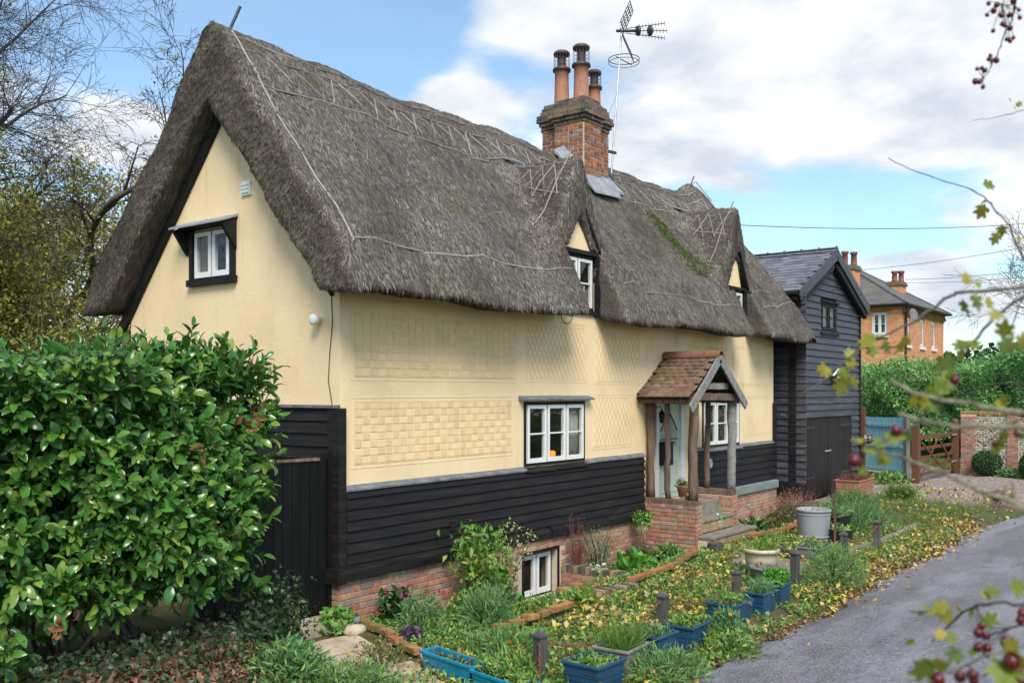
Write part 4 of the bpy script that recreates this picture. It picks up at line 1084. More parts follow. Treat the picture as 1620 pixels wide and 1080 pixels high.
rough_beam((7.6, -.98, 2.86), (8.8, -.98, 2.87), .10, .12, 'collar_beam', m_oakg)
AP = Vector((PC, -1.135, 3.34))
for s in (-1, 1):
    b = MB(); e = Vector((PC + s * 1.16, -1.135, 2.46 if s < 0 else 2.50))
    b.beam(AP + Vector((0, 0, .03)), e, .16, .035, up=(0, 1, 0)); b.build('bargeboard', m_oakg, PORCH)
# rafters and boarding under the tiles
PK = (3.46 - 2.70) / 1.10
for s in (-1, 1):
    b = MB(); b.hexa([Vector(p) for p in ((PC, .0, 3.36), (PC, -1.06, 3.36), (PC + s * 1.06, -1.06, 3.36 - 1.06 * PK), (PC + s * 1.06, 0, 3.36 - 1.06 * PK),
                                           (PC, .0, 3.40), (PC, -1.06, 3.40), (PC + s * 1.06, -1.06, 3.40 - 1.06 * PK), (PC + s * 1.06, 0, 3.40 - 1.06 * PK))])
    b.build('roof_boarding', m_dark, PORCH)
TM = []
for q in range(4):   # a plain tile: cambered plate, x across, y up the slope, z normal
    V = []; F = []
    for jx in range(4):
        x = -.082 + .164 * jx / 3; cz = .006 * (1 - (2 * jx / 3 - 1) ** 2) + rnd.uniform(-.001, .001)
        V += [(x, 0 + rnd.uniform(-.003, .003), cz + .014), (x, 0, cz), (x, .19, cz - .004), (x, .19, cz + .010)]
    for jx in range(3):
        for i in range(4): F.append((jx * 4 + i, jx * 4 + (i + 1) % 4, jx * 4 + 4 + (i + 1) % 4, jx * 4 + 4 + i))
    F += [(3, 2, 1, 0), (12, 13, 14, 15)]
    TM.append(nmesh('tile', V, F, m_tile))
def tile_slope(s):
    n = Vector((s * PK, 0, 1)).normalized(); dn = Vector((s, 0, -PK)).normalized(); al = Vector((0, -1, 0))
    rows = 12; sl = 1.14 * math.sqrt(1 + PK * PK); g = sl / rows
    for r in range(rows):
        dist = g * (r + 1)
        sag = .02 * math.sin(math.pi * r / rows)
        y = .0 + (-.082 if r % 2 else 0)
        k = 0
        while y < .98:
            yy = y + .083
            if yy > 0.02:
                kick = .0 if r < rows - 2 else .012 * (r - rows + 3)
                p = Vector((PC, 0, 3.43)) + dn * dist + Vector((0, -yy, 0)) + n * (.012 + kick - sag + rnd.uniform(-.004, .004))
                xa = al if s < 0 else -al; ya = (-dn + n * (-.055 + rnd.uniform(-.02, .02))).normalized(); xa = (xa - ya * xa.dot(ya)).normalized(); za = xa.cross(ya)
                if za.dot(n) < 0: xa = -xa; za = xa.cross(ya)
                M = Matrix((xa, ya, za)).transposed().to_4x4(); M.translation = p
                o = mobj('tile', rnd.choice(TM), PORCH); o.matrix_world = M
            y += .168
tile_slope(-1); tile_slope(1)
RM = None
for k in range(4):
    b = MB(); y0 = -.02 - .29 * k; P = []; pn = 8
    for yy in (y0, y0 - .28):
        for i in range(pn + 1):
            a = math.pi * (1.05 - 1.10 * i / pn); rr = .115 + (.006 if yy == y0 else 0)
            P.append((PC + rr * math.cos(a), yy, 3.415 + rr * math.sin(a) * .9))
    for yy in (y0, y0 - .28):
        for i in range(pn + 1):
            a = math.pi * (1.05 - 1.10 * i / pn); rr = .095
            P.append((PC + rr * math.cos(a), yy, 3.415 + rr * math.sin(a) * .9))
    q = pn + 1; F = []
    for i in range(pn):
        F.append((i, i + 1, q + i + 1, q + i)); F.append((2 * q + i, 3 * q + i, 3 * q + i + 1, 2 * q + i + 1))
        F.append((q + i, q + i + 1, 3 * q + i + 1, 3 * q + i)); F.append((i, 2 * q + i, 2 * q + i + 1, i + 1))
    F += [(0, q, 3 * q, 2 * q), (pn, 2 * q + pn, 3 * q + pn, q + pn)]
    b.add(P, F); b.build('ridge_tile', m_ridge, PORCH)
# porch floor and steps
b = MB(); b.box(PW + .24, PE - .24, PF + .30, -.07, .40, .705); b.build('porch_floor', m_stone, PORCH)
def step(x0, x1, y0, y1, z0, z1, name='step'):
    b = MB(); b.box(x0, x1, y0, y1, z1 - .05, z1); o = b.build(name, m_stone, PORCH, bevel=.008)
    b = MB(); b.box(x0 + .02, x1 - .02, y0 + .035, y1, z0, z1 - .052); b.build('riser', m_mortar, PORCH)
    x = x0 + .03
    while x < x1 - .09:   # soldier bricks in the riser
        b = MB(); b.box(x, x + .062, y0 + .018, y0 + .05, z0 + .01, z1 - .058, .002); b.build('brick', m_brick_y, PORCH); x += .072
m_brick_y = mat('mossy_brick', [(.30, .24, .12), (.36, .27, .15), (.27, .20, .10), (.38, .25, .17)], .9, 9, 6, var=.35, rand=True, bump=.006, bscale=60)
step(PW + .24, PE - .24, PF + .02, PF + .30, .22, .46)
step(PW + .05, PE + .05, PF - .30, PF + .02, -.12, .22)
step(7.1, 8.6, PF - .85, PF - .30, -.16, .03)
# door, frame, letter box, lantern, knocker
b = MB()
b.box(7.845, 7.93, -.03, .10, .73, 2.62); b.box(8.80, 8.945, -.045, .10, .73, 2.62); b.box(7.932, 8.798, -.03, .10, 2.53, 2.62); b.build('door_frame', m_white, HOUSE)
b = MB(); b.box(7.935, 8.795, .0, .05, .735, 2.525)
DO = b.build('door', m_paintdoor, HOUSE)
b = MB()
for (x0, x1, z0, z1) in ((8.03, 8.32, .85, 1.45), (8.41, 8.70, .85, 1.45)):
    w = .028
    b.box(x0, x1, -.016, -.001, z0, z0 + w); b.box(x0, x1, -.016, -.001, z1 - w, z1); b.box(x0, x0 + w, -.016, -.001, z0 + w, z1 - w); b.box(x1 - w, x1, -.016, -.001, z0 + w, z1 - w)
b.build('door_panel', m_paintdoor, DO)
b = MB(); b.poly([(8.03, -.006, 1.72), (8.70, -.006, 1.72), (8.70, -.006, 2.05), (8.365, -.006, 2.40), (8.03, -.006, 2.05)], (0, .004, 0)); b.build('pane', m_glass, DO)
b = MB(); b.tube([(8.03, -.012, 1.86), (8.70, -.012, 1.86)], .010, 5); b.tube([(8.03, -.012, 2.02), (8.365, -.012, 2.40), (8.70, -.012, 2.02)], .010, 5); b.build('glazing_bar', m_metal_dark, DO)
b = MB(); b.box(7.98, 8.30, -.13, -.02, 1.38, 1.78, .004); b.box(7.96, 8.32, -.15, -.02, 1.785, 1.82); b.build('letter_box', m_blackp, HOUSE)
b = MB(); b.lathe([(0, 0), (.04, .02), (.055, .16), (.065, .17), (.02, .24), (0, .26)], (7.78, -.17, 2.18), 8); b.tube([(7.78, -.17, 2.44), (7.78, -.13, 2.50), (7.78, .0, 2.46)], .008, 5); b.build('porch_lantern', m_blackp, HOUSE)
b = MB(); b.lathe([(0, 0), (.085, 0), (.088, .012), (0, .018)], (0, 0, 0), 20)
rx = Matrix.Rotation(R(90), 3, 'X'); PQ = MB(); PQ.add([rx @ Vector(v) * 1.25 + Vector((10.0, -.062, 1.30)) for v in b.V], b.F); PLQ = PQ.build('name_plaque', m_greyboard, HOUSE)
b = MB(); b.tube([(10.0 + .07 * math.cos(a), -.088, 1.30 + .07 * math.sin(a)) for a in np.linspace(0, 2 * math.pi, 25)], .008, 5); b.tube([(10.0 + .03 * math.cos(a), -.088, 1.30 + .03 * math.sin(a)) for a in np.linspace(0, 2 * math.pi, 15)], .007, 5); b.build('plaque_emblem', m_white, PLQ)
# --- inside: curtains and a glowing candle lamp
def curtain(x0, x1, z0, z1, y, par):
    n = 26; V = []; F = []
    for i in range(n + 1):
        x = x0 + (x1 - x0) * i / n; yy = y + .022 * math.sin(i * 1.25)
        V += [(x, yy, z0), (x, yy, z1)]
    for i in range(n): F.append((i * 2, i * 2 + 2, i * 2 + 3, i * 2 + 1))
    me_ = nmesh('curtain', V, F, m_curtain, True); o = mobj('curtain', me_, par)
    o.modifiers.new('s', 'SOLIDIFY').thickness = .006
curtain(4.92, 5.36, 1.69, 2.56, .085, HOUSE); curtain(3.77, 3.94, 1.69, 2.56, .085, HOUSE)
curtain(9.84, 10.05, 1.66, 2.54, .085, HOUSE); curtain(11.2, 11.5, 1.66, 2.54, .085, HOUSE)
curtain(5.22, 5.70, 4.12, 4.56, .17, HOUSE)
m_flame = bpy.data.materials.new('candle_glow'); m_flame.use_nodes = True
_p = m_flame.node_tree.nodes['Principled BSDF']; _p.inputs['Emission Color'].default_value = (1, .20, .015, 1); _p.inputs['Emission Strength'].default_value = .9; _p.inputs['Base Color'].default_value = (.5, .12, .02, 1)
LP = empty('candle_lamp', 'small orange candle glass glowing inside the cottage window', 'candle', (4.62, .09, 1.70))
MB().lathe([(0, 0), (.05, 0), (.055, .01), (.04, .02)], (0, 0, 0), 12).build('candle_dish', m_terra, LP)
MB().lathe([(.038, .02), (.05, .05), (.048, .11), (.03, .12), (0, .10)], (0, 0, 0), 12).build('candle_glass', m_flame, LP, True)
b = MB(); b.box(3.8, 5.35, .10, .24, 1.62, 1.675); b.build('window_shelf', m_oak, HOUSE)
# ------------------------------------------------------------------ black boarded barn beyond the cottage
BARN = empty('boarded_barn', 'black weatherboarded barn with slate roof and double doors beyond the cottage', 'barn')
BU0, BU1, BV = 14.02, 18.82, -.30; BVE = 6.0; BC = 16.42; BEZ = 5.20; BAZ = 6.34
def bso(u): return BAZ - .06 - (BAZ - BEZ) / (BC - BU0) * abs(u - BC)
b = MB()
b.poly([(BU0, BV, .55), (14.48, BV, .55), (14.48, BV, 2.2), (BU0, BV, 2.2)], (0, .12, 0))
b.poly([(18.15, BV, .2), (BU1, BV, .2), (BU1, BV, 2.2), (18.15, BV, 2.2)], (0, .12, 0))
b.poly([(BU0, BV, 2.202), (BU1, BV, 2.202), (BU1, BV, 4.27), (BU0, BV, 4.27)], (0, .12, 0))
b.poly([(BU0, BV, 4.272), (15.76, BV, 4.272), (15.76, BV, bso(15.76)), (BU0, BV, bso(BU0))], (0, .12, 0))
b.poly([(16.92, BV, 4.272), (BU1, BV, 4.272), (BU1, BV, bso(BU1)), (16.92, BV, bso(16.92))], (0, .12, 0))
b.poly([(15.762, BV, 5.02), (16.918, BV, 5.02), (16.918, BV, bso(16.918)), (BC, BV, bso(BC)), (15.762, BV, bso(15.762))], (0, .12, 0))
b.box(BU0, BU0 + .12, BV + .122, BVE, .5, 5.1); b.box(BU1 - .12, BU1, BV + .122, BVE, .2, 4.9); b.box(BU0, BU1, BVE + .002, BVE + .12, .2, 4.9)
b.box(BU0 + .13, BU1 - .13, .7, .8, .3, 5.6)
WB = b.build('wall', m_dark, BARN)
fsh = MB(); fsh.box(14.2, 14.3, BV + .13, BV + .15, .6, .7); fsh = fsh.build('weatherboarding', m_black2, BARN)
z = .62; row = 0; ST = .168
def barn_board(u0, u1, z, hg, slant0=0, slant1=0, base=None):
    """front board; slants cut the ends to the rake"""
    if u1 - u0 < .06: return
    V = []; n = 3; t0, t1 = .010, .050; F = []
    for k in range(n + 1):
        t = k / n; a = rnd.uniform(-.003, .003)
        xb = u0 + (u1 - u0) * t; xt = (u0 + slant0) + (u1 + slant1 - u0 - slant0) * t
        V += [(xb, BV, z + a), (xb, BV - t1, z + a), (xt, BV - t0, z + hg), (xt, BV, z + hg)]
    for k in range(n):
        for i in range(4): F.append((k * 4 + i, (k + 1) * 4 + i, (k + 1) * 4 + (i + 1) % 4, k * 4 + (i + 1) % 4))
    F += [(0, 1, 2, 3), (n * 4 + 3, n * 4 + 2, n * 4 + 1, n * 4)]
    mobj('board', nmesh('board', V, F, m_black2), base)
rake = (BAZ - BEZ) / (BC - BU0)
while z < 6.2:
    hg = ST + .028
    if z + ST < 2.22: segs = [(BU0, 14.48), (18.15, BU1)]
    elif 4.27 - .1 < z < 5.05: segs = [(BU0, 15.755), (16.925, BU1)]
    else:
        c = rnd.uniform(15.4, 17.8); segs = [(BU0, c - .001), (c + .001, BU1)] if z < 5.4 else [(BU0, BU1)]
    for a, e in segs:
        s0 = s1 = 0
        zt = z + hg
        if a == BU0 and bso(BU0) < zt:
            a2 = BC - (BAZ - .06 - z) / rake; s0 = hg / rake; a = max(BU0, a2)
        if e == BU1 and bso(BU1) < zt:
            e2 = BC + (BAZ - .06 - z) / rake; s1 = -hg / rake; e = min(BU1, e2)
        if e + s1 - a - s0 > .05: barn_board(a, e, z, hg, s0, s1, fsh)
    z += ST; row += 1
sb = MB(); sb.box(BU0 + .13, BU0 + .15, .6, .8, .6, .7); sb = sb.build('weatherboarding', m_black2, BARN)
board_rows(BARN, 0, 1.2,   .62, 5.1, .168, [()], sb, R(-90), m=m_black2, org=(BU0, .9, 0), out=.0)
b = MB(); b.box(BU0 - .062, BU0 + .07, BV - .062, BV - .0, .6, 5.1); b.box(BU0 - .062, BU0 - .002, BV + .002, BV + .10, .6, 5.1); b.box(BU1 - .07, BU1 + .03, BV - .06, BV + .06, .3, 5.1); b.build('corner_board', m_black, BARN)
ledge(BU0 - .05, 19.05, 2.21, .10, .02, m_led, par=BARN); BARN.children[-1].location = (0, BV, 0)
# brick pad and sloping sole at the corner
b = MB(); b.box(BU0 - .03, 14.46, BV - .03, .9, -.2, .40); PB = b.build('brick_footing', m_mortar, BARN)
join_rest(bricks(PB, (BU0 - .03, BV), 0, .48, 8, -.18, m_brick, 0) + bricks(PB, (BU0, .9), R(-90), 1.2, 8, -.18, m_brick, 0), PB, m_brick)
b = MB(); b.poly([(BU0 - .02, BV - .002, .64), (BU0 - .02, BV - .16, .54), (BU0 - .02, BV - .16, .40), (BU0 - .02, BV - .002, .40)], (.5, 0, 0)); b.box(BU0 - .15, BU0 - .022, BV - .14, .9, .40, .60); b.build('sole_plate', m_black, BARN)
b = MB(); b.poly([(18.2, BV - .002, .42), (18.2, BV - .18, .30), (18.2, BV - .18, .2), (18.2, BV - .002, .2)], (.7, 0, 0)); b.build('lead_flashing', m_lead, BARN)
# doors: two leaves of vertical boards
for (x0, x1) in ((14.50, 16.32), (16.34, 18.13)):
    b = MB(); b.box(x0, x1, BV + .02, BV + .05, .14, 2.19); DL = b.build('door', m_door, BARN)
    x = x0; 
    while x < x1 - .03:
        w = min(rnd.choice((.12, .14, .16)), x1 - x); q = MB(); q.box(x + .004, x + w - .004, BV - .005 + rnd.uniform(-.004, .004), BV + .019, .13, 2.185); q.build('plank', m_door, DL); x += w
    for zz in (.62, 1.86):
        q = MB(); h0, h1 = (x0 + .02, x0 + .85) if x0 < 15 else (x1 - .85, x1 - .02); q.box(h0, h1, BV - .018, BV - .011, zz, zz + .045); q.build('hinge', m_metal_dark, DL)
q = MB(); q.box(16.1, 16.55, BV - .024, BV - .011, 1.24, 1.28); q.build('door_bolt', m_metal, BARN)
# window
bw = window(BARN, 'window', 1.15, .74, 2, 2, (15.765, BV, 4.275), frame=m_black, cas=m_black, fw=.05, cw=.06)
b = MB(); b.box(15.68, 17.0, BV - .09, BV - .03, 5.03, 5.07); b.box(15.70, 16.98, BV - .08, BV - .03, 4.20, 4.268); b.build('window_trim', m_black, BARN)
curtain(15.84, 16.84, 4.3, 5.0, BV + .11, BARN)
# roof: boarding, slates, ridge tiles, bargeboards
pk = (BAZ - BEZ) / (BC - BU0)
OV = .20
for s in (-1, 1):
    e = BC + s * (BC - BU0 + .18); ez = BAZ - pk * (BC - BU0 + .18)
    b = MB(); b.hexa([Vector(p) for p in ((BC, BVE + .3, BAZ - .02), (BC, BV - OV, BAZ - .02), (e, BV - OV, ez - .02), (e, BVE + .3, ez - .02), (BC, BVE + .3, BAZ + .02), (BC, BV - OV, BAZ + .02), (e, BV - OV, ez + .02), (e, BVE + .3, ez + .02))])
    b.build('roof_boarding', m_dark, BARN)
SM = []
for q in range(3):
    V = []; W_ = .125
    for x in (-W_ + .002, W_ - .002):
        j = rnd.uniform(-.002, .002); V += [(x, j, .012), (x, j, .004), (x, .36, -.006), (x, .36, .002)]
    SM.append(nmesh('slate', V, [(0, 1, 2, 3), (7, 6, 5, 4), (0, 4, 5, 1), (3, 2, 6, 7), (0, 3, 7, 4), (1, 5, 6, 2)], m_slate))
SLR = bpy.data.objects['roof_boarding'] if False else [o for o in BARN.children if o.name.startswith('roof_boarding')]
def slates(s, parent, vmax, single):
    n = Vector((s * pk, 0, 1)).normalized(); dn = Vector((s, 0, -pk)).normalized()
    sl = (BC - BU0 + .20) * math.sqrt(1 + pk * pk); rows = 13; g = sl / rows; rest = MB()
    for r in range(rows):
        y = BV - OV - .03 + (.125 if r % 2 else 0.0) + .125
        while y < vmax:
            p = Vector((BC, y, BAZ + .034)) + dn * (g * (r + 1)) + n * rnd.uniform(0, .003)
            ya = (-dn - n * .02).normalized(); xa = Vector((0, -s * 1.0, 0)); xa = Vector((0, 1, 0)); za = xa.cross(ya)
            if za.dot(n) < 0: xa = -xa; za = xa.cross(ya)
            M = Matrix((xa, ya, za)).transposed().to_4x4(); M.translation = p
            if single: o = mobj('slate', rnd.choice(SM), parent); o.matrix_world = M
            else:
                mm = rnd.choice(SM); rest.add([M @ v.co for v in mm.vertices], [tuple(f.vertices) for f in mm.polygons])
            y += .25
    if not single: rest.build('slates', m_slate, parent, kind='stuff')
slates(-1, SLR[0], 4.4, True); slates(1, SLR[1], 6.0, False)
for k in range(13):
    y0 = BV - OV - .02 + k * .46; b = MB()
    b.poly([(BC - .16, y0, BAZ - .0), (BC - .02, y0, BAZ + .12), (BC + .02, y0, BAZ + .12), (BC + .16, y0, BAZ - .0), (BC + .15, y0, BAZ + .05 - .06), (BC, y0, BAZ + .085), (BC - .15, y0, BAZ - .01)], (0, .455, 0))
    b.box(BC - .03, BC + .03, y0, y0 + .04, BAZ + .10, BAZ + .145); b.build('ridge_tile', m_led, BARN)
for s in (-1, 1):
    b = MB(); e = BC + s * (BC - BU0 + .20); ez = BAZ - pk * (BC - BU0 + .20)
    b.beam((BC + s * .01, BV - OV - .02, BAZ - .08), (e, BV - OV - .02, ez - .09), .24, .035, up=(0, 1, 0)); b.build('bargeboard', m_black2, BARN)
    b = MB(); b.beam((BC + s * .2, BV - .14, BAZ - .40), (BC + s * 2.5, BV - .14, BAZ - .40 - pk * 2.3), .16, .12, up=(0, 1, 0)); b.build('rafter', m_black, BARN)
    for t in (.15, 1.35, 2.3):
        b = MB(); b.box(BC + s * t - .06, BC + s * t + .06, BV - OV + .02, BV - .01, BAZ - pk * t - .34, BAZ - pk * t - .20); b.build('purlin_end', m_black, BARN)
b = MB(); b.box(BU0 - .22, BU0 - .02, BV - .15, BVE, BEZ - .28, BEZ - .20); b.build('soffit', m_black, BARN)
b = MB(); b.tube([(BU0 - .26, BV - .18, BEZ - .12), (BU0 - .26, BVE, BEZ - .12)], .055, 8); b.build('gutter', m_blackp, BARN)
# security light and hanging basket
b = MB(); b.box(16.42, 16.60, BV - .20, BV - .03, 2.95, 3.17); SL = b.build('security_light', m_blackp, BARN, bevel=.01)
b = MB(); b.box(16.45, 16.585, BV - .215, BV - .202, 2.98, 3.15); b.tube([(16.5, BV - .08, 3.17), (16.6, BV - .2, 3.36)], .03, 6); b.build('light_lens', m_white, SL)
HB = empty('hanging_basket', 'dark hanging basket of white and pink flowers at the barn corner', 'basket', (18.75, BV - .28, 1.45))
MB().lathe([(.0, -.12), (.12, -.10), (.19, 0), (.17, 0), (.1, -.05), (0, -.05)], (0, 0, 0), 14).build('basket_bowl', m_blackp, HB, True)
b = MB(); b.tube([(0, .26, .38), (0, 0, .40), (0, 0, .36)], .01, 5); b.build('bracket', m_metal_dark, HB)
for nm, mm, k, dx in (('flower', m_whitepet, 40, -.08), ('flower', m_pink, 40, .10), ('foliage', m_gr4, 60, 0)):
    P = rng.normal(size=(k, 3)) * (.06, .05, .035) + (dx, -.02, .06); mobj(nm, leaf_mesh(nm, mm, P, unit(k, .4), unit(k, .5), .05, .045), HB)
b = MB(); b.box(19.02, 19.12, BV - .10, BV, .1, 2.35, .004); o = b.build('corner_post', m_redwood); o['label'] = 'thin red-brown timber post at the far corner of the black barn'; o['category'] = 'post'

# ------------------------------------------------------------------ blue fence, gate, flint wall, topiary
def fence_panel():
    A = Vector((23.4, 1.10, .0)); B_ = Vector((22.25, -.62, .0)); d = (B_ - A); ln = d.length; rz = math.atan2(d.y, d.x)
    Fc = empty('board_fence', 'short run of faded blue vertical board fence by the drive', 'fence', A + Vector((0, 0, .1)), rz)
    x = 0
    while x < ln - .05:
        w = .15; b = MB(); b.box(x + .004, x + w - .004, -.012 + rnd.uniform(-.003, .003), .012, .18, 1.86 + rnd.uniform(-.012, .012)); b.build('board', m_bluefence, Fc); x += w
    for zz in (.22, .95, 1.58):
        b = MB(); b.box(0, ln, -.06, -.014, zz, zz + .085); b.build('rail', m_bluefence, Fc)
    b = MB(); b.box(0, ln, -.02, .02, -.05, .12); b.build('gravel_board', m_redwood, Fc)
    b = MB(); b.box(ln + .005, ln + .13, -.07, .07, -.1, 1.92); b.build('fence_post', m_pavgrey, Fc)
fence_panel()
o = MB(); o.box(22.22, 22.42, -1.0, -.80, -.1, 1.75); o = o.build('gate_post', m_redwood, bevel=.01); o['label'] = 'square red-brown gate post between blue fence and five-bar gate'; o['category'] = 'post'
o = MB(); o.box(26.30, 26.52, -1.22, -1.0, -.1, 1.72); o.lathe([(.11, 0), (.13, .05), (.06, .14), (0, .15)], (26.41, -1.11, 1.72), 10); o = o.build('gate_post', m_redwood, bevel=.01); o['label'] = 'red-brown hinge post of the five-bar gate beside the flint wall'; o['category'] = 'post'
GA = Vector((22.45, -.95, .12)); GB_ = Vector((26.25, -1.12, .12)); gl = (GB_ - GA).length
GT = empty('field_gate', 'red-brown five-bar timber gate closed across the gravel drive', 'gate', GA, math.atan2(GB_.y - GA.y, GB_.x - GA.x))
for zz, hh in ((.08, .09), (.32, .09), (.58, .09), (.86, .10), (1.18, .12)):
    b = MB(); b.box(.1, gl - .12, -.02, .02, zz, zz + hh); b.build('bar', m_redwood, GT)
b = MB(); b.box(0, .1, -.035, .035, .0, 1.30); b.build('stile', m_redwood, GT)
b = MB(); b.box(gl - .12, gl, -.04, .04, .0, 1.42); b.build('stile', m_redwood, GT)
for a, e in (((.15, .1), (1.9, 1.2)), ((1.9, 1.2), (gl - .15, .12)), ((.2, 1.1), (2.6, .1)), ((gl - .2, .9), (2.3, .1))):
    b = MB(); b.beam((a[0], -.035, a[1]), (e[0], -.035, e[1]), .07, .02, up=(0, 1, 0)); b.build('brace', m_redwood, GT)
for zz in (.32, 1.2):
    b = MB(); b.box(gl - .45, gl + .10, -.065, -.045, zz, zz + .05); b.build('hinge', m_metal, GT)
# flint wall with brick piers and coping
FW = empty('flint_wall', 'knapped flint garden wall with red brick piers and rounded brick coping', 'wall')
WU, WV0, WV1, WH = 26.5, -1.28, -8.0, 1.95
b = MB(); b.box(WU, WU + .32, WV1, WV0, -.1, WH); b.build('wall_core', m_mortar, FW)
fp = []; fm = MB()
v = WV0 - .5
vv = np.arange(WV0 - .50, -5.6, -.085)
for v in vv:
    for z in np.arange(.0, WH - .04, .075):
        if -3.02 < v < -2.63: continue
        fp.append((v + rnd.uniform(-.02, .02), z + rnd.uniform(-.018, .018), rnd.uniform(.030, .05), rnd.uniform(.024, .04)))
for v, z, a, c in fp:
    n = 6; th = rnd.uniform(0, 3); V = [(WU - rnd.uniform(.012, .035), v, z)]
    for k in range(n):
        an = th + 2 * math.pi * k / n; r = rnd.uniform(.8, 1.15); V.append((WU - .004, v + a * r * math.cos(an), z + c * r * math.sin(an)))
    fm.add(V, [(0, 1 + (k + 1) % n, 1 + k) for k in range(n)])
fm.build('flint', m_flint, FW, kind='stuff')
for v0, v1, u0 in ((WV0 - .48, WV0, WU - .09), (-3.0, -2.66, WU - .03)):
    b = MB(); b.box(u0 + .012, WU + .38, v0 + .012, v1 - .012, -.1, WH + .05); PR = b.build('brick_pier', m_mortar, FW)
    rr_ = bricks(PR, (u0 + .035, v1), R(-90), v1 - v0, 27, -.08, m_brick, 300)
    rr_ += bricks(PR, (u0, v1 - .0), R(180), .4, 0, 0, m_brick, 0)
cp = -1.25
while cp > -8:
    b = MB(); P = [(WU - .05, cp, WH + .052), (WU - .04, cp, WH + .12), (WU + .06, cp, WH + .175), (WU + .26, cp, WH + .175), (WU + .36, cp, WH + .12), (WU + .37, cp, WH + .052)]
    b.poly(P, (0, -.105, 0)); b.build('coping_brick', m_edge, FW); cp -= .115
def topiary(u, v, r, label):
    T = empty('topiary_ball', label, 'shrub', (u, v, .05), group='clipped round shrubs by the flint wall')
    n = 2600; d = unit(n); P = d * (r * (rng.uniform(.82, 1.04, (n, 1)))) * (1, 1, .93) + (0, 0, r * .92)
    mobj('foliage', leaf_mesh('foliage', m_gr4, P, d + unit(n) * .8, d, .07, .045), T)
    MB().tube([(0, 0, -.1), (0, 0, r)], .04, 6).build('stem', m_bark, T)
topiary(26.0, -2.15, .42, 'round clipped shrub nearest the brick pier at the foot of the flint wall')
topiary(25.9, -3.55, .42, 'round clipped shrub cut by the right edge, foot of the flint wall')
n = 500; P = np.stack([rng.uniform(25.7, 26.3, n), rng.uniform(-3.2, -2.5, n), rng.uniform(.02, .22, n)], -1)
o = mobj('low_plant', leaf_mesh('low_plant', m_gr3, P, unit(n, .6), unit(n, .6), .16, .05)); o['label'] = 'low grey-green plant between the two clipped round shrubs'; o['category'] = 'plant'

# ------------------------------------------------------------------ red brick house far behind
m_bwall = mat('far_brickwork', [(.50, .20, .095), (.60, .26, .125), (.66, .32, .17)], .9, 3, 8, bump=.004, bscale=30)
def brickpat(m):
    def f(N, L, src):
        t = N.new('ShaderNodeTexCoord'); s = N.new('ShaderNodeSeparateXYZ'); L.new(t.outputs['Object'], s.inputs[0])
        ad = N.new('ShaderNodeMath'); ad.operation = 'ADD'; L.new(s.outputs[0], ad.inputs[0]); L.new(s.outputs[1], ad.inputs[1])
        c = N.new('ShaderNodeCombineXYZ'); L.new(ad.outputs[0], c.inputs[0]); L.new(s.outputs[2], c.inputs[1])
        bt = N.new('ShaderNodeTexBrick'); L.new(c.outputs[0], bt.inputs['Vector']); bt.inputs['Scale'].default_value = 1
        bt.inputs['Brick Width'].default_value = .23; bt.inputs['Row Height'].default_value = .076; bt.inputs['Mortar Size'].default_value = .008
        bt.inputs['Color1'].default_value = (1.15, 1.1, 1.05, 1); bt.inputs['Color2'].default_value = (.72, .66, .66, 1); bt.inputs['Mortar'].default_value = (1.2, 1.6, 1.9, 1)
        x = N.new('ShaderNodeMix'); x.data_type = 'RGBA'; x.blend_type = 'MULTIPLY'; x.inputs[0].default_value = .9; L.new(src, x.inputs[6]); L.new(bt.outputs[0], x.inputs[7]); return x.outputs[2]
    return overlay(m, f)
brickpat(m_bwall)
m_farroof = mat('far_roof', [(.075, .072, .075), (.12, .115, .115), (.16, .15, .14)], .7, 1.5, 8, stretch=(1, 1, 6), bump=.01, bscale=20)
stain(m_farroof, (.17, .16, .10), .9, .5, .62, amt=.7, seed=3)
BH = empty('brick_house', 'red brick house with hipped slate roof and tall chimneys behind the hedge', 'house')
HU, HV, HUE, HVE, HZ = 46.4, 6.0, 55.6, 14.5, 7.45
wins = [(47.15, 48.0, 5.35, 6.95), (50.15, 51.0, 5.35, 6.98), (52.75, 53.6, 5.35, 7.0)]
b = MB(); wall_grid(b, HU, HUE, 0, HZ, wins, HV, HV + .3)
b.poly([(HU, 7.62, 0), (HU, HVE, 0), (HU, HVE, HZ), (HU, 7.62, HZ)][::-1], (.3, 0, 0)); b.box(HU, HU + .3, HV + .302, 6.78, 0, HZ); b.box(HU, HU + .3, 6.782, 7.618, 0, 5.9); b.box(HU, HU + .3, 6.782, 7.618, 7.16, HZ)
b.box(HUE - .3, HUE, HV + .302, HVE, 0, HZ); b.box(HU + .302, HUE - .302, HVE - .3, HVE, 0, HZ); b.box(HU + 1, HUE - 1, HV + 1.2, HV + 1.3, 0, HZ)
b.build('wall', m_bwall, BH)
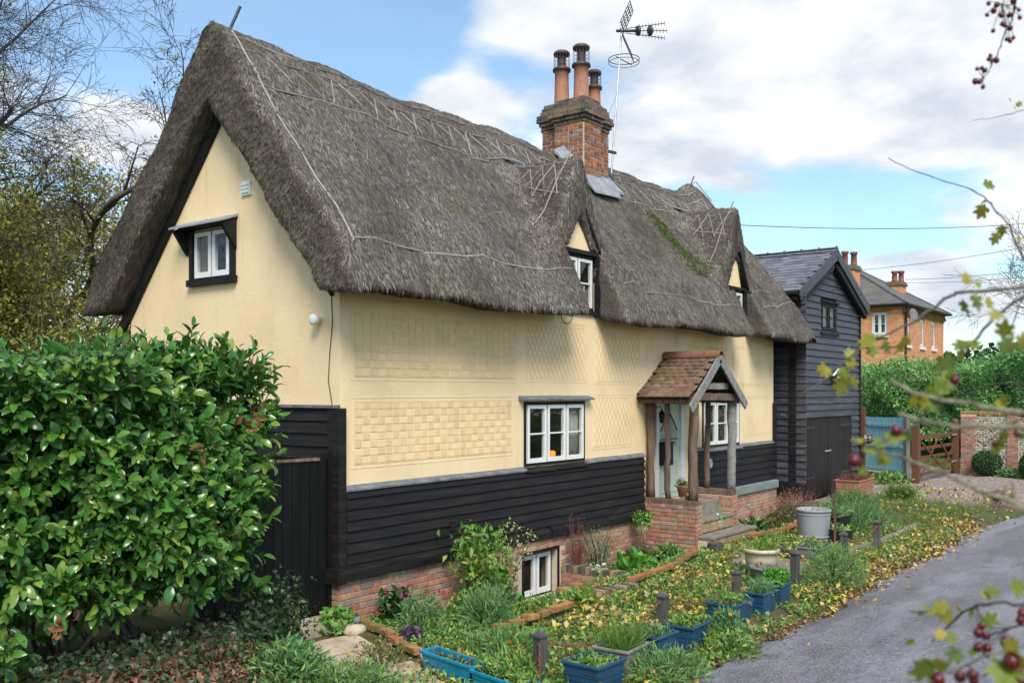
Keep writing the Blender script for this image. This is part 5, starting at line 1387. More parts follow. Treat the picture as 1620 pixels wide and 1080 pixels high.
for (x0, x1, z0, z1) in wins:
    W = window(BH, 'window', x1 - x0, z1 - z0, 1, 2, (x0, HV + .09, z0), frame=m_white, cas=m_white, fw=.07, cw=.08)
    b = MB(); b.box(x0 - .12, x1 + .12, HV - .10, HV + .1, z0 - .15, z0 - .004); b.build('sill', m_white, W); b_ = W.children[-1]; b_.location = (-x0, -HV - .09, -z0)
    b = MB()
    for k in range(9):
        t = (k - 4) / 4; xm = (x0 + x1) / 2 + t * (x1 - x0) * .58
        b.hexa([Vector(p) for p in ((xm - .045 + t * -.03, HV - .012, z1 + .01), (xm + .045 + t * -.03, HV - .012, z1 + .01), (xm + .045 + t * -.03, HV, z1 + .01), (xm - .045 - t * .03, HV, z1 + .01), (xm - .05 + t * .05, HV - .012, z1 + .27), (xm + .05 + t * .05, HV - .012, z1 + .27), (xm + .05 + t * .05, HV, z1 + .27), (xm - .05 + t * .05, HV, z1 + .27))])
    b.build('brick_arch', m_edge, BH)
W = window(BH, 'window', .84, 1.26, 2, 2, (HU + .09, 7.62, 5.9), R(-90), frame=m_white, cas=m_white, fw=.07, cw=.06)
b = MB(); b.box(HU - .10, HU + .08, 6.70, 7.70, 5.76, 5.896); b.build('sill', m_white, BH)
b = MB(); b.box(HU - .012, HU - .001, 6.66, 7.74, 7.17, 7.40); b.build('brick_arch', m_edge, BH)
b = MB(); b.box(HU - .07, HUE + .07, HV - .08, HV - .002, HZ - .10, HZ + .02); x = HU + .05
while x < HUE: b.box(x, x + .12, HV - .12, HV - .003, HZ - .32, HZ - .102); x += .26
b.box(HU - .05, HUE + .05, HV - .05, HV - .003, HZ - .42, HZ - .322); b.build('cornice', m_edge, BH)
b = MB(); b.box(HU - .07, HU - .002, HV - .002, HVE, HZ - .14, HZ + .0); b.box(HU - .03, HU - .002, HV, HVE, 5.2, 5.28); b.build('string_course', m_edge, BH)
b = MB(); ap = [(50.2, 10.2, 10.35), (51.8, 10.2, 10.35)]; o_ = .35
c4 = [(HU - o_, HV - o_, HZ + .022), (HUE + o_, HV - o_, HZ + .022), (HUE + o_, HVE + o_, HZ + .022), (HU - o_, HVE + o_, HZ + .022)]
c4b = [(x, y, z + .10) for x, y, z in c4]
b.add(c4 + c4b + ap, [(3, 2, 1, 0), (0, 1, 5, 4), (1, 2, 6, 5), (2, 3, 7, 6), (3, 0, 4, 7), (4, 5, 9, 8), (5, 6, 9), (6, 7, 8, 9), (7, 4, 8)]); RF = b.build('roof', m_farroof, BH)
for e in (4, 5): pass
b = MB(); b.tube([Vector(c4b[0]) + Vector((0, 0, .02)), Vector(ap[0]) + Vector((0, 0, .02))], .07, 6); b.tube([Vector(c4b[1]) + Vector((0, 0, .02)), Vector(ap[1]) + Vector((0, 0, .02))], .07, 6); b.tube([Vector(ap[0]), Vector(ap[1])], .08, 6); b.build('hip_tiles', m_farroof, RF)
b = MB(); b.tube([(HU - .38, HV - .38, HZ + .08), (HUE + .38, HV - .38, HZ + .08)], .07, 6); b.tube([(HU - .38, HV - .38, HZ + .08), (HU - .38, HVE, HZ + .08)], .07, 6); b.tube([(HU + .4, HV - .10, HZ), (HU + .4, HV - .08, 0)], .055, 6); b.build('gutter', m_blackp, BH)
def far_chimney(u, v, w, d, z0, z1, pots):
    b = MB(); b.box(u, u + w, v, v + d, z0, z1 - .2); C_ = b.build('chimney', m_bwall, BH)
    b = MB(); b.box(u - .08, u + w + .08, v - .08, v + d + .08, z1 - .198, z1 - .06); b.box(u - .03, u + w + .03, v - .03, v + d + .03, z1 - .058, z1 + .05); b.build('chimney_cap', m_brick_dark, C_)
    for (pu, pv, ph) in pots:
        b = MB(); b.lathe([(.19, 0), (.17, .1), (.15, ph - .15), (.20, ph - .13), (.20, ph), (.12, ph), (.12, ph - .3)], (pu, pv, z1 + .05), 12); b.build('chimney_pot', m_farpot, C_, True)
m_farpot = mat('far_chimney_pot', [(.23, .085, .07), (.30, .12, .10)], .8, 5)
p = (43.71, 7.91, 9.37); far_chimney(p[0] - .5, p[1] - .3, 1.1, .75, 7.6, p[2] + .1, [(p[0] - .05, p[1] + .3, .80), (p[0] + .35, p[1] - .05, .78)])
p = (52.55, 7.88, 9.3); far_chimney(p[0] - .6, p[1] - .3, 1.2, .8, 8.0, p[2] + .1, [(p[0] - .25, p[1] + .15, .66), (p[0] + .25, p[1] - .1, .70)])
p = (46.01, 5.73, 6.92)
b = MB(); b.lathe([(0, -.02), (.2, .02), (.36, .10), (.36, .115), (.2, .04), (0, .0)], (0, 0, 0), 16)
rm = Vector((-.35, -.9, .25)).to_track_quat('Z', 'Y').to_matrix(); q = MB(); q.add([rm @ Vector(v) + Vector((HU + .45, HV - .42, 6.95)) for v in b.V], b.F); q.tube([(HU + .45, HV - .40, 6.95), (HU + .45, HV + .0, 6.75)], .03, 5)
o = q.build('satellite_dish', m_greyp, None, True); o['label'] = 'grey satellite dish at the near corner of the far brick house'; o['category'] = 'dish'

# wires across the sky
def wire(a, c, sag, label, r=.012):
    a = Vector(a); c = Vector(c); P = []
    for k in range(25):
        t = k / 24; p = a.lerp(c, t); p.z -= sag * 4 * t * (1 - t); P.append(p)
    o = MB().tube(P, r, 4).build('overhead_wire', m_metal_dark); o['label'] = label; o['category'] = 'wire'; o['group'] = 'overhead wires'
wire((14.1, 2.3, 7.05), (39.3, -4.43, 10.26), .35, 'highest dark overhead wire running level from the thatched roof', .011)
wire((44.78, 8.15, 9.39), (44.73, -4.93, 10.6), .3, 'thin overhead wire rising to the right from the nearer chimneys', .012)
wire((52.81, 7.54, 9.61), (47.12, -4.77, 9.55), .3, 'upper of the two close overhead wires from the further chimney', .013)
wire((52.86, 7.48, 9.42), (47.12, -4.77, 9.12), .3, 'lower of the two close overhead wires from the further chimney', .010)
# ------------------------------------------------------------------ big laurel hedge beyond the drive
def hedge_far():
    H_ = empty('laurel_hedge', 'tall dense green laurel hedge across the end of the drive', 'hedge', (33, -2, 0))
    n = 42000
    a = Vector((33.2, 4.6, 0)); c = Vector((29.8, -9, 0)); d = c - a; ln = d.length; dn = Vector((d.x / ln, d.y / ln, 0)); nr = Vector((-dn.y, dn.x, 0))
    if nr.x > 0: nr = -nr
    s = rng.uniform(0, ln, n); t = rng.random(n); top = t > .72
    hz = 3.35 + .075 * s + .22 * np.sin(s * 1.1) + .18 * np.sin(s * 2.9 + 1) - .45 * sstep(9, 12, s) * 0
    z = np.where(top, hz, rng.uniform(.2, 1, n) ** .85 * hz)
    bulge = .28 * np.sin(s * 2.1 + z * 1.3) + .22 * np.sin(s * .9 - z * 2.3) + .12 * np.sin(s * 5 + z * 4)
    depth = np.where(top, rng.uniform(-.6, 3.0, n), bulge * -1 + rng.exponential(.10, n))
    rim = np.where(top, 0, .9 * np.clip((z - hz + .8) / .8, 0, 1) ** 2); depth = depth + rim
    z = z + np.where(top, rng.normal(size=n) * .10 + rng.exponential(.07, n) + .1 * np.sin(depth * 3 + s), 0)
    P = np.array([a.x, a.y, 0]) + s[:, None] * np.array(dn) + depth[:, None] * -np.array(nr); P[:, 2] = z
    P -= np.array([33, -2, 0])
    D_ = unit(n, .75) + np.array(nr) * .5
    mobj('foliage', leaf_mesh('foliage', m_hedge, P, D_, unit(n, .6) + np.array(nr), rng.uniform(.12, .19, n), rng.uniform(.045, .07, n)), H_)
    b = MB(); 
    for k in range(16):
        q = a + dn * (k + .5) * (ln / 16) - nr * 1.2; b.tube([q, q + Vector((.1, .1, 1.5)), q + Vector((.2, -.2, 2.9))], [.09, .07, .03], 6)
    o = b.build('trunk', m_bark, H_); o.location = (-33, 2, 0)
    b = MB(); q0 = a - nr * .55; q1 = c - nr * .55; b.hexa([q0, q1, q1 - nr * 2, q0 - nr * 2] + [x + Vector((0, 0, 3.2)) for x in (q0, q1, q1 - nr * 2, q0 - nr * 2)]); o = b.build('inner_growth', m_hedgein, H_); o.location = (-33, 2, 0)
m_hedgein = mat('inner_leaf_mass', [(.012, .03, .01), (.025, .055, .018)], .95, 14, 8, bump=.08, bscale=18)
hedge_far()

# ------------------------------------------------------------------ trees
def branch_tree(base, hgt, spread, seed, levels=4, r0=.12, lean=(0, 0), nb=(5, 6, 5, 4), fork=.35, droop=0.0, minr=.004, up=.5, l1=(.42, .68)):
    rr = random.Random(seed); segs = []; tips = []
    def grow(p, d, L, r, lv):
        n = max(3, int(L / .35)) if lv < 2 else 4
        pts = [p.copy()]; rad = [r]
        for k in range(n):
            d = (d + Vector((rr.gauss(0, .13), rr.gauss(0, .13), rr.gauss(0, .10) + (.04 * up if lv < 2 else -droop * .12)))).normalized()
            p = p + d * (L / n); pts.append(p.copy()); rad.append(max(minr, r * (1 - .75 * (k + 1) / n)))
        segs.append((lv, pts, rad))
        if lv >= levels - 1:
            tips.extend(pts[1:]); return
        m = nb[min(lv, len(nb) - 1)]
        for k in range(m):
            t = fork + (1 - fork) * (k + rr.random() * .8) / m; i = min(n - 1, int(t * n)); q = pts[i].lerp(pts[i + 1], t * n - i)
            dd = (pts[i + 1] - pts[i]).normalized()
            s = Vector((rr.gauss(0, 1), rr.gauss(0, 1), rr.gauss(0, .5))); s = (s - dd * s.dot(dd)).normalized()
            an = rr.uniform(.5, 1.05) * spread
            grow(q, (dd * math.cos(an) + s * math.sin(an)).normalized(), L * (rr.uniform(*l1) if lv == 0 else rr.uniform(.42, .68)), max(minr, rad[i] * rr.uniform(.45, .62)), lv + 1)
    grow(Vector(base), Vector((lean[0], lean[1], 1)).normalized(), hgt, r0, 0)
    return segs, tips
def make_tree(name, label, cat, base, hgt, spread, seed, leaf=None, nleaf=0, lsize=.06, group=None, bm=None, tm=None, lr=.12, **k):
    T = empty(name, label, cat, base, group=group)
    segs, tips = branch_tree((0, 0, 0), hgt, spread, seed, **k)
    b = MB(); t = MB(); w = MB()
    for lv, pts, rad in segs:
        (t if lv == 0 else b if lv < 3 else w).tube(pts, rad, 7 if lv == 0 else 5 if lv == 1 else 3, cap=False)
    t.build('trunk', bm or m_bark, T, True); b.build('branches', tm or m_twig, T, True)
    if w.V: w.build('twigs', tm or m_twig, T)
    if leaf:
        tp = np.array([tuple(q) for q in tips]); i = rng.integers(0, len(tp), nleaf); P = tp[i] + rng.normal(size=(nleaf, 3)) * lr
        mobj('crown', leaf_mesh('crown', leaf, P, unit(nleaf, -.2), unit(nleaf, .8), rng.uniform(.7, 1.3, nleaf) * lsize, rng.uniform(.7, 1.2, nleaf) * lsize * .6), T)
    return T
TW = dict(levels=5, droop=.4, minr=.004)
make_tree('bare_tree', 'tall bare-branched tree rising at the left behind the thatched gable', 'tree', (1.4, 11.0, -.2), 11.0, 1.0, 11, leaf=m_tree_y, nleaf=700, lsize=.07, nb=(15, 9, 7, 5), r0=.27, fork=.50, l1=(.20, .30), **TW)
make_tree('bare_tree', 'slim straight bare tree with reddish stem left of the thatch peak', 'tree', (2.9, 15.8, -.2), 14.0, .8, 23, leaf=m_tree_y, nleaf=300, lsize=.07, nb=(18, 6, 5, 4), r0=.13, fork=.35, l1=(.06, .10), **TW)
make_tree('bare_tree', 'bare tree at the left edge of the picture, fine twigs against the sky', 'tree', (.0, 10.4, -.2), 10.5, .95, 29, leaf=m_tree_y, nleaf=500, lsize=.07, nb=(13, 9, 7, 5), r0=.19, fork=.45, l1=(.18, .28), **TW)
make_tree('bare_tree', 'pale twiggy arching tree in front of the yellow-green shrubs', 'tree', (-.1, 9.0, .1), 5.2, 1.1, 31, levels=4, nb=(14, 9, 6), r0=.10, fork=.45, droop=1.2, minr=.006, tm=m_twigp, bm=m_twigp, l1=(.25, .40))
m_shrubtwig = mat('olive_twig', [(.10, .085, .05), (.17, .15, .09)], .9, 6, 4)
SH = dict(tm=m_shrubtwig, levels=4, nb=(15, 9, 6), r0=.10, fork=.12, droop=.3, minr=.008, l1=(.30, .46))
make_tree('leafy_shrub', 'tall yellow-green autumn shrub to the left of the thatch', 'shrub', (1.1, 8.9, -.1), 5.2, 1.15, 5, leaf=m_tree_y, nleaf=26000, lsize=.085, lr=.15, **SH)
make_tree('leafy_shrub', 'olive shrub at the far left edge under the bare tree', 'shrub', (-.5, 9.0, -.1), 5.0, 1.15, 6, leaf=m_tree_y, nleaf=25000, lsize=.085, lr=.15, **SH)
make_tree('leafy_shrub', 'dark lower shrub behind the laurel by the thatch eave', 'shrub', (.3, 7.4, -.1), 3.4, 1.2, 9, leaf=m_gr2, nleaf=13000, lsize=.07, lr=.15, **SH)
make_tree('autumn_tree', 'bright orange-yellow small tree peeping out beside the thatch', 'tree', (4.9, 14.4, -.1), 7.0, 1.0, 8, leaf=m_tree_o, nleaf=9000, lsize=.11, lr=.18, **SH)
make_tree('backdrop_tree', 'olive green tree far left behind the yellow-green shrubs', 'tree', (2.6, 14.8, -.1), 6.6, 1.1, 17, leaf=m_tree_y, nleaf=24000, lsize=.11, lr=.26, **SH)
make_tree('backdrop_tree', 'mixed olive tree behind the left slope of the thatch', 'tree', (5.9, 18.0, -.1), 6.8, 1.1, 18, leaf=m_tree_y, nleaf=20000, lsize=.12, lr=.26, **SH)
make_tree('backdrop_tree', 'darkest green tree low behind the laurel at the left edge', 'tree', (-1.2, 11.8, -.1), 4.6, 1.1, 19, leaf=m_gr4, nleaf=14000, lsize=.12, lr=.26, **SH)
make_tree('bare_tree', 'bare twiggy tree standing above the far hedge at the right edge', 'tree', (39.5, -3.4, 0), 6.6, .8, 41, leaf=m_tree_y, nleaf=500, lsize=.1, levels=5, nb=(8, 6, 5, 4), r0=.16, fork=.3, minr=.008)
make_tree('bare_tree', 'second bare tree right of the brick house, browner and lower', 'tree', (43.0, -4.8, 0), 7.0, .8, 43, leaf=m_fallbrown, nleaf=2500, lsize=.12, levels=5, nb=(8, 6, 5, 4), r0=.16, fork=.3, minr=.009)
# distant line of trees and hedges that closes the view, one far mass
n = 60000; ang = rng.uniform(R(-20), R(115), n); rad = rng.uniform(85, 130, n)
zz = rng.random(n) * (4.5 + 2.0 * np.sin(ang * 9) + 1.2 * np.sin(ang * 23)); P = np.stack([rad * np.cos(ang), rad * np.sin(ang), np.abs(zz)], -1)
mobj('distant_woodland', leaf_mesh('distant_woodland', m_gr4, P, unit(n, .3), unit(n, .3), .8, .6), kind='stuff')

# ------------------------------------------------------------------ cherry laurel in front, clipped loosely
LR = empty('cherry_laurel', 'big glossy green laurel bush filling the left foreground beside the black gate', 'bush', (-2.5, -.4, .2))
LO = np.array([-2.5, -.4, .2])
Pq = []; Dq = []; Nq = []; Lq = []; Wq = []
stems = MB()
def shoot(p, d, L, n, size=1.0):
    p = np.array(p); d = np.array(d) / np.linalg.norm(d)
    s = np.cross(d, [.2, .3, 1]); s /= np.linalg.norm(s); t = np.cross(d, s)
    stems.tube([p - LO, p + d * L * .6 - LO, p + d * L - LO], [.006, .005, .003], 3, cap=False)
    a0 = rnd.uniform(0, 6)
    for k in range(n):
        f = .15 + .85 * k / max(1, n - 1); an = a0 + k * 2.4
        o = s * math.cos(an) + t * math.sin(an)
        tilt = .35 + .95 * (1 - f) + rnd.uniform(-.2, .2)
        dd = d * math.cos(tilt) + o * math.sin(tilt) + np.array([0, 0, -.10])
        nn = d * math.sin(tilt) - o * math.cos(tilt) + np.array([0, 0, .8]) + rng.normal(size=3) * .2
        l = size * rnd.choice((rnd.uniform(.07, .11), rnd.uniform(.10, .15), rnd.uniform(.12, .175)))
        Pq.append(p + d * L * f); Dq.append(dd); Nq.append(nn); Lq.append(l); Wq.append(l * rnd.uniform(.40, .50))
def hull(u, z):
    """front face of the bush"""
    return -.95 - .18 * math.sin(u * 2.3 + z * 1.1) - .16 * math.sin(z * 2.7 - u * 1.3) - .08 * math.sin(u * 6 + z * 5) + .35 * max(0, z - 2.5) ** 2 + .50 * max(0, 1.15 - z) ** 2
def uend(z): return -1.80 + .12 * math.sin(z * 3.1) - .25 * max(0, 1.5 - z) ** 1.5 + .04 * math.sin(z * 9)
def ztop(u): return 3.12 + .14 * math.sin(u * 2.1 + .5) + .10 * math.sin(u * 5.3)
for k in range(1060):
    u = rnd.uniform(-6.2, -1.4); zl = .30 + .50 * float(sstep(-4.5, -3.3, u)); z = zl + (3.1 - zl) * rnd.random() ** .85
    if z < zl + .3 and rnd.random() < .5: continue
    if u > uend(z) or z > ztop(u): continue
    v = hull(u, z) + abs(rnd.gauss(0, .10)) + (.3 if rnd.random() < .12 else 0)
    shoot((u, v + .12, z), (rnd.gauss(-.1, .45), -1, rnd.gauss(.25, .5)), rnd.uniform(.10, .26), rnd.randint(6, 9))
for k in range(150):     # the end that faces the gate
    z = .7 + 2.4 * rnd.random(); v = rnd.uniform(-.9, .5)
    if z > ztop(-1.6): continue
    shoot((uend(z) - .12, v, z), (1, rnd.gauss(-.4, .5), rnd.gauss(.3, .5)), rnd.uniform(.12, .28), rnd.randint(6, 9))
for k in range(330):     # upright shoots along the top
    u = rnd.uniform(-6.2, -1.55); v = rnd.uniform(-.95, .5); z = ztop(u) - .30 + rnd.uniform(-.12, .1) - .35 * max(0, -.5 - v)
    shoot((u, v, z), (rnd.gauss(0, .35), rnd.gauss(-.15, .35), 1), rnd.uniform(.15, .40), rnd.randint(6, 10))
for k in range(1700):     # inside
    u = rnd.uniform(-6.2, -1.95); z = .8 + 2.25 * rnd.random(); v = hull(u, z) + rnd.uniform(.15, .75)
    shoot((u, v, z), rng.normal(size=3), .2, 5)
Pq = np.array(Pq); Dq = np.array(Dq); Nq = np.array(Nq); Lq = np.array(Lq); Wq = np.array(Wq)
cp = np.array([-7.853, -8.658, 2.77]); dist = np.linalg.norm(Pq - cp, axis=1)
tocam = (cp - Pq) / dist[:, None]; nu = Nq / np.linalg.norm(Nq, axis=1, keepdims=True)
fr = (Pq[:, 0] - cp[0]) * .7936 + (Pq[:, 1] - cp[1]) * .6084; lat = (Pq[:, 0] - cp[0]) * .6084 - (Pq[:, 1] - cp[1]) * .7936
inview = np.abs(lat / fr) < .53
hullv = np.array([hull(u, z) for u, z in zip(Pq[:, 0], Pq[:, 2])])
score = np.where(inview, (Lq / dist) * np.abs(np.einsum('ij,ij->i', tocam, nu)) * (Pq[:, 1] < hullv + .12), 0)
own = np.argsort(-score)[:300]; isown = np.zeros(len(Pq), bool); isown[own] = True
V, F = leaf_arrays(np.zeros((1, 3)), np.array([[0, 1.0, 0]]), np.array([[0, 0, 1.0]]), 1.0, .45, hi=True)
LM = [nmesh('leaf', leaf_arrays(np.zeros((1, 3)), np.array([[0, 1.0, 0]]), np.array([[0, 0, 1.0]]), 1.0, .44 + .04 * q, fold=.16, curl=.12 + .05 * q, hi=True)[0], F, m_laurel, True) for q in range(4)]
for i in own:
    y = Vector(Dq[i]).normalized(); z_ = Vector(Nq[i]); x = y.cross(z_).normalized(); z_ = x.cross(y)
    M = Matrix((x * Lq[i], y * Lq[i], z_ * Lq[i])).transposed().to_4x4(); M.translation = Vector(Pq[i] - LO)
    o = mobj('leaf', LM[i % 4], LR); o.matrix_basis = M
k_ = ~isown
mobj('foliage', leaf_mesh('foliage', m_laurel, Pq[k_] - LO, Dq[k_], Nq[k_], Lq[k_], Wq[k_], fold=.16, curl=.16, hi=True), LR, kind='stuff')
stems.build('shoots', leafmat('laurel_shoot', [(.10, .13, .04), (.14, .12, .06)]), LR, kind='stuff')
b = MB()
for k in range(44):
    u = rnd.uniform(-5.4, -2.5); v = rnd.uniform(-.4, .4); p = Vector((u, v, .15)); P = [p]
    d = Vector((rnd.gauss(-.1, .35), rnd.gauss(.1, .35), 1)).normalized()
    for q in range(6): d = (d + Vector((rnd.gauss(0, .25), rnd.gauss(0, .25), .15))).normalized(); p = p + d * .28; P.append(p)
    r = rnd.uniform(.015, .045); b.tube([x - Vector(LO) for x in P], [r * (1 - .12 * i) for i in range(7)], 6)
b.build('trunk', m_bark, LR, True)
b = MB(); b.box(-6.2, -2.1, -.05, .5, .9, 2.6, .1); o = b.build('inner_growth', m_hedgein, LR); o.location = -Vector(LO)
# the brown dead sprays in it
for (u, v, z, n) in ((-2.15, -1.20, 2.55, 14), (-2.75, -1.2, 2.25, 6), (-4.0, -1.2, .95, 7)):
    for q in range(n):
        p = np.array([u, v, z]) - LO + rng.normal(size=3) * .055
        mobj('dead_leaf', leaf_mesh('dead_leaf', m_deadleaf, np.zeros((1, 3)), unit(1) + np.array([0, -.4, -.7]), unit(1) + np.array([-.4, -.6, 0]), rnd.uniform(.07, .12), rnd.uniform(.035, .055), curl=.45, fold=.35, hi=True), LR, p)
# ------------------------------------------------------------------ garden
def gz_(u, v): return float(gh(u, v))
def tagged(o, label, cat, group=None):
    o['label'] = label; o['category'] = cat
    if group: o['group'] = group
    return o
def tub(b, x, y, hgt, tp=.88, t=.012, rim=.03):
    """hollow tapered box: outer half sizes x, y at the rim"""
    O0 = [(-x * tp, -y * tp, 0), (x * tp, -y * tp, 0), (x * tp, y * tp, 0), (-x * tp, y * tp, 0)]
    O1 = [(-x, -y, hgt), (x, -y, hgt), (x, y, hgt), (-x, y, hgt)]
    R1 = [(-x - rim * .5, -y - rim * .5, hgt - rim), (x + rim * .5, -y - rim * .5, hgt - rim), (x + rim * .5, y + rim * .5, hgt - rim), (-x - rim * .5, y + rim * .5, hgt - rim)]
    R2 = [(p[0], p[1], hgt) for p in R1]
    I1 = [(-x + t, -y + t, hgt), (x - t, -y + t, hgt), (x - t, y - t, hgt), (-x + t, y - t, hgt)]
    I0 = [(p[0] * .97, p[1] * .97, hgt * .6) for p in I1]
    k = .985; O1b = [(p[0] * k, p[1] * k, hgt - rim) for p in O1]
    V = O0 + O1b + R1 + R2 + I1 + I0; F = [(3, 2, 1, 0), (20, 21, 22, 23)]
    for a in (0, 4, 8, 12, 16):
        for i in range(4): F.append((a + i, a + (i + 1) % 4, a + 4 + (i + 1) % 4, a + 4 + i))
    return b.add(V, F)
def planter(name, label, cat, u, v, x, y, hgt, m, group, plants, fill=.82, rz=0, ribs=True):
    T = empty(name, label, cat, (u, v, gz_(u, v) - .01), rz + R(rnd.uniform(-3, 3)), group)
    b = tub(MB(), x, y, hgt); b.build('tub', m, T, bevel=.006)
    if ribs:
        b = MB()
        for f in (.35, .55):
            k = .88 + .12 * f; b.box(-x * k - .004, x * k + .004, -y * k - .005, -y * k + .004, hgt * f, hgt * f + .012); b.box(-x * k - .005, -x * k + .004, -y * k + .006, y * k, hgt * f, hgt * f + .012)
        b.build('rib', m, T)
    b = MB(); b.box(-x * .93, x * .93, -y * .93, y * .93, hgt * .62, hgt * fill, .008); b.build('compost', m_compost, T)
    for nm, mm, n, l, w, hh, up in plants:
        P = np.stack([rng.uniform(-x * .85, x * .85, n), rng.uniform(-y * .85, y * .85, n), hgt * fill + rng.random(n) ** 1.4 * hh], -1)
        mobj(nm, leaf_mesh(nm, mm, P, unit(n, up), unit(n, .6), rng.uniform(.7, 1.3, n) * l, rng.uniform(.7, 1.2, n) * w), T)
    return T
GB = 'blue square planters along the lane edge'
herb = [('foliage', m_gr1, 260, .06, .03, .07, .5)]
planter('planter', 'nearest blue square planter with pale low herbs, by the turquoise troughs', 'planter', -.24, -3.80, .225, .205, .27, m_blue, GB, [('foliage', m_gr1, 300, .05, .03, .05, .4), ('foliage', m_gr2, 120, .045, .03, .05, .4)])
planter('planter', 'taupe planter of tall grass between two blue planters', 'planter', .36, -3.74, .22, .19, .27, m_taupe, None, [('grass_blades', m_grass, 420, .26, .008, .04, 1.5), ('grass_blades', m_gr5, 160, .2, .007, .03, 1.5)])
planter('planter', 'blue planter with grey-green sprigs in front of the second post from the left', 'planter', .94, -3.77, .19, .19, .27, m_blue, GB, [('foliage', m_gr3, 240, .09, .018, .08, .8), ('foliage', m_deadleaf, 30, .05, .03, .04, .2)])
planter('planter', 'blue planter full of mixed leaves just right of the second post from the left', 'planter', 1.57, -3.85, .20, .165, .27, m_blue, GB, [('foliage', m_gr1, 260, .08, .035, .09, .5), ('foliage', m_gr2, 80, .06, .035, .06, .4)])
planter('planter', 'blue planter with dry stems and green shoots in front of the third post', 'planter', 2.76, -3.81, .24, .185, .27, m_blue, GB, [('foliage', m_gr1, 160, .09, .03, .12, .8), ('foliage', m_fallbrown, 120, .06, .03, .05, .3), ('grass_blades', m_grass, 60, .2, .008, .05, 1.3)])
planter('planter', 'blue planter with feathery grey-green foliage next to the curly parsley tub', 'planter', 3.44, -3.91, .20, .13, .27, m_blue, GB, [('foliage', m_gr3, 420, .12, .014, .14, .9)])
planter('planter', 'blue planter heaped with bright curly parsley', 'planter', 4.14, -3.82, .20, .15, .27, m_blue, GB, [('foliage', m_gr5, 700, .06, .045, .20, .5)])
GTQ = 'turquoise troughs by the sandstone paving'
planter('trough', 'turquoise trough nearer the brick edging, half full of compost', 'trough', -.94, -2.64, .385, .10, .21, m_teal, GTQ, [('foliage', m_gr2, 60, .06, .02, .05, .6), ('foliage', m_purple, 30, .05, .03, .04, .5)], .72, R(-101), False)
planter('trough', 'turquoise trough cut by the bottom edge, full of leafy weeds', 'trough', -1.10, -3.42, .385, .10, .21, m_teal, GTQ, [('foliage', m_gr1, 240, .08, .03, .14, .7), ('foliage', m_gr2, 120, .07, .03, .14, .7)], .8, R(-101), False)
planter('planter', 'grey plastic trough with orange pansy in front of the zinc bin', 'planter', 7.55, -3.12, .30, .19, .26, m_greyp, None, [('foliage', m_gr3, 160, .09, .03, .12, .6), ('flower', m_orangef, 8, .06, .06, .12, .2)])
planter('planter', 'larger black square tub behind the last post', 'planter', 10.25, -2.45, .30, .30, .42, m_blackp, 'black square tubs', [('foliage', m_gr3, 420, .14, .02, .22, .8)])
planter('planter', 'smaller black square tub in front of the larger one', 'planter', 9.55, -2.85, .20, .20, .28, m_blackp, 'black square tubs', [('foliage', m_gr1, 180, .10, .05, .10, .5)])
planter('planter', 'rectangular terracotta trough of brown heather before the barn doors', 'planter', 16.35, -.98, .62, .30, .46, m_terra, None, [('heather', m_redst, 700, .16, .012, .12, .9), ('heather', m_fallbrown, 300, .08, .02, .10, .7)])
def round_pot(name, label, u, v, prof, m, plants, z=None, sx=1, cat='pot'):
    T = empty(name, label, cat, (u, v, gz_(u, v) if z is None else z))
    MB().lathe(prof, (0, 0, 0), 24).build('pot_body', m, T, True)
    rr = max(p[0] for p in prof); top = max(p[1] for p in prof)
    MB().lathe([(rr * .82, top * .80), (rr * .5, top * .84), (0, top * .85)], (0, 0, 0), 16).build('compost', m_compost, T)
    for nm, mm, n, l, w, hh, up in plants:
        an = rng.uniform(0, 6.28, n); q = np.sqrt(rng.random(n)) * rr * .75
        P = np.stack([q * np.cos(an), q * np.sin(an), top * .85 + rng.random(n) * hh], -1)
        mobj(nm, leaf_mesh(nm, mm, P, unit(n, up), unit(n, .6), rng.uniform(.7, 1.3, n) * l, rng.uniform(.7, 1.2, n) * w), T)
    return T
round_pot('flower_pot', 'wide cream glazed pot with spiky plant on the path', 5.75, -2.95, [(.17, 0), (.20, .02), (.235, .25), (.245, .33), (.27, .34), (.275, .385), (.25, .395), (.225, .38), (.215, .25)], m_cream, [('foliage', m_gr2, 120, .20, .018, .06, .9), ('foliage', m_gr1, 160, .18, .02, .05, .8)])
round_pot('flower_pot', 'dull grey round pot tucked behind the curly parsley planter', 4.95, -3.35, [(.16, 0), (.19, .15), (.21, .30), (.23, .31), (.23, .34), (.19, .34), (.18, .2)], m_greyp, [('foliage', m_fallbrown, 40, .08, .02, .05, .5)])
BINT = round_pot('zinc_bin', 'old galvanised dustbin used as a planter on the grass', 9.35, -2.45, [(.27, 0), (.27, .03), (.285, .3), (.30, .52), (.30, .56), (.315, .57), (.315, .60), (.29, .61), (.285, .45)], m_metal, [('foliage', m_fallbrown, 24, .08, .03, .05, .6)], cat='bin')
for zz in (.10, .50): MB().lathe([(.285 + .03 * zz, zz), (.296 + .03 * zz, zz + .012), (.285 + .03 * zz, zz + .024)], (0, 0, 0), 24).build('hoop', m_metal, BINT, True)
o = MB(); 
for k in range(5): o.tube([(9.0 + .02 * k, -2.95, .05), (9.02 + .03 * k, -2.94, .6), (9.0 + rnd.uniform(-.05, .12), -2.9, 1.15 + rnd.uniform(-.3, .1))], [.006, .005, .003], 4)
tagged(o.build('bare_sapling', m_redst), 'thin reddish bare sapling standing in front of the zinc bin', 'plant')
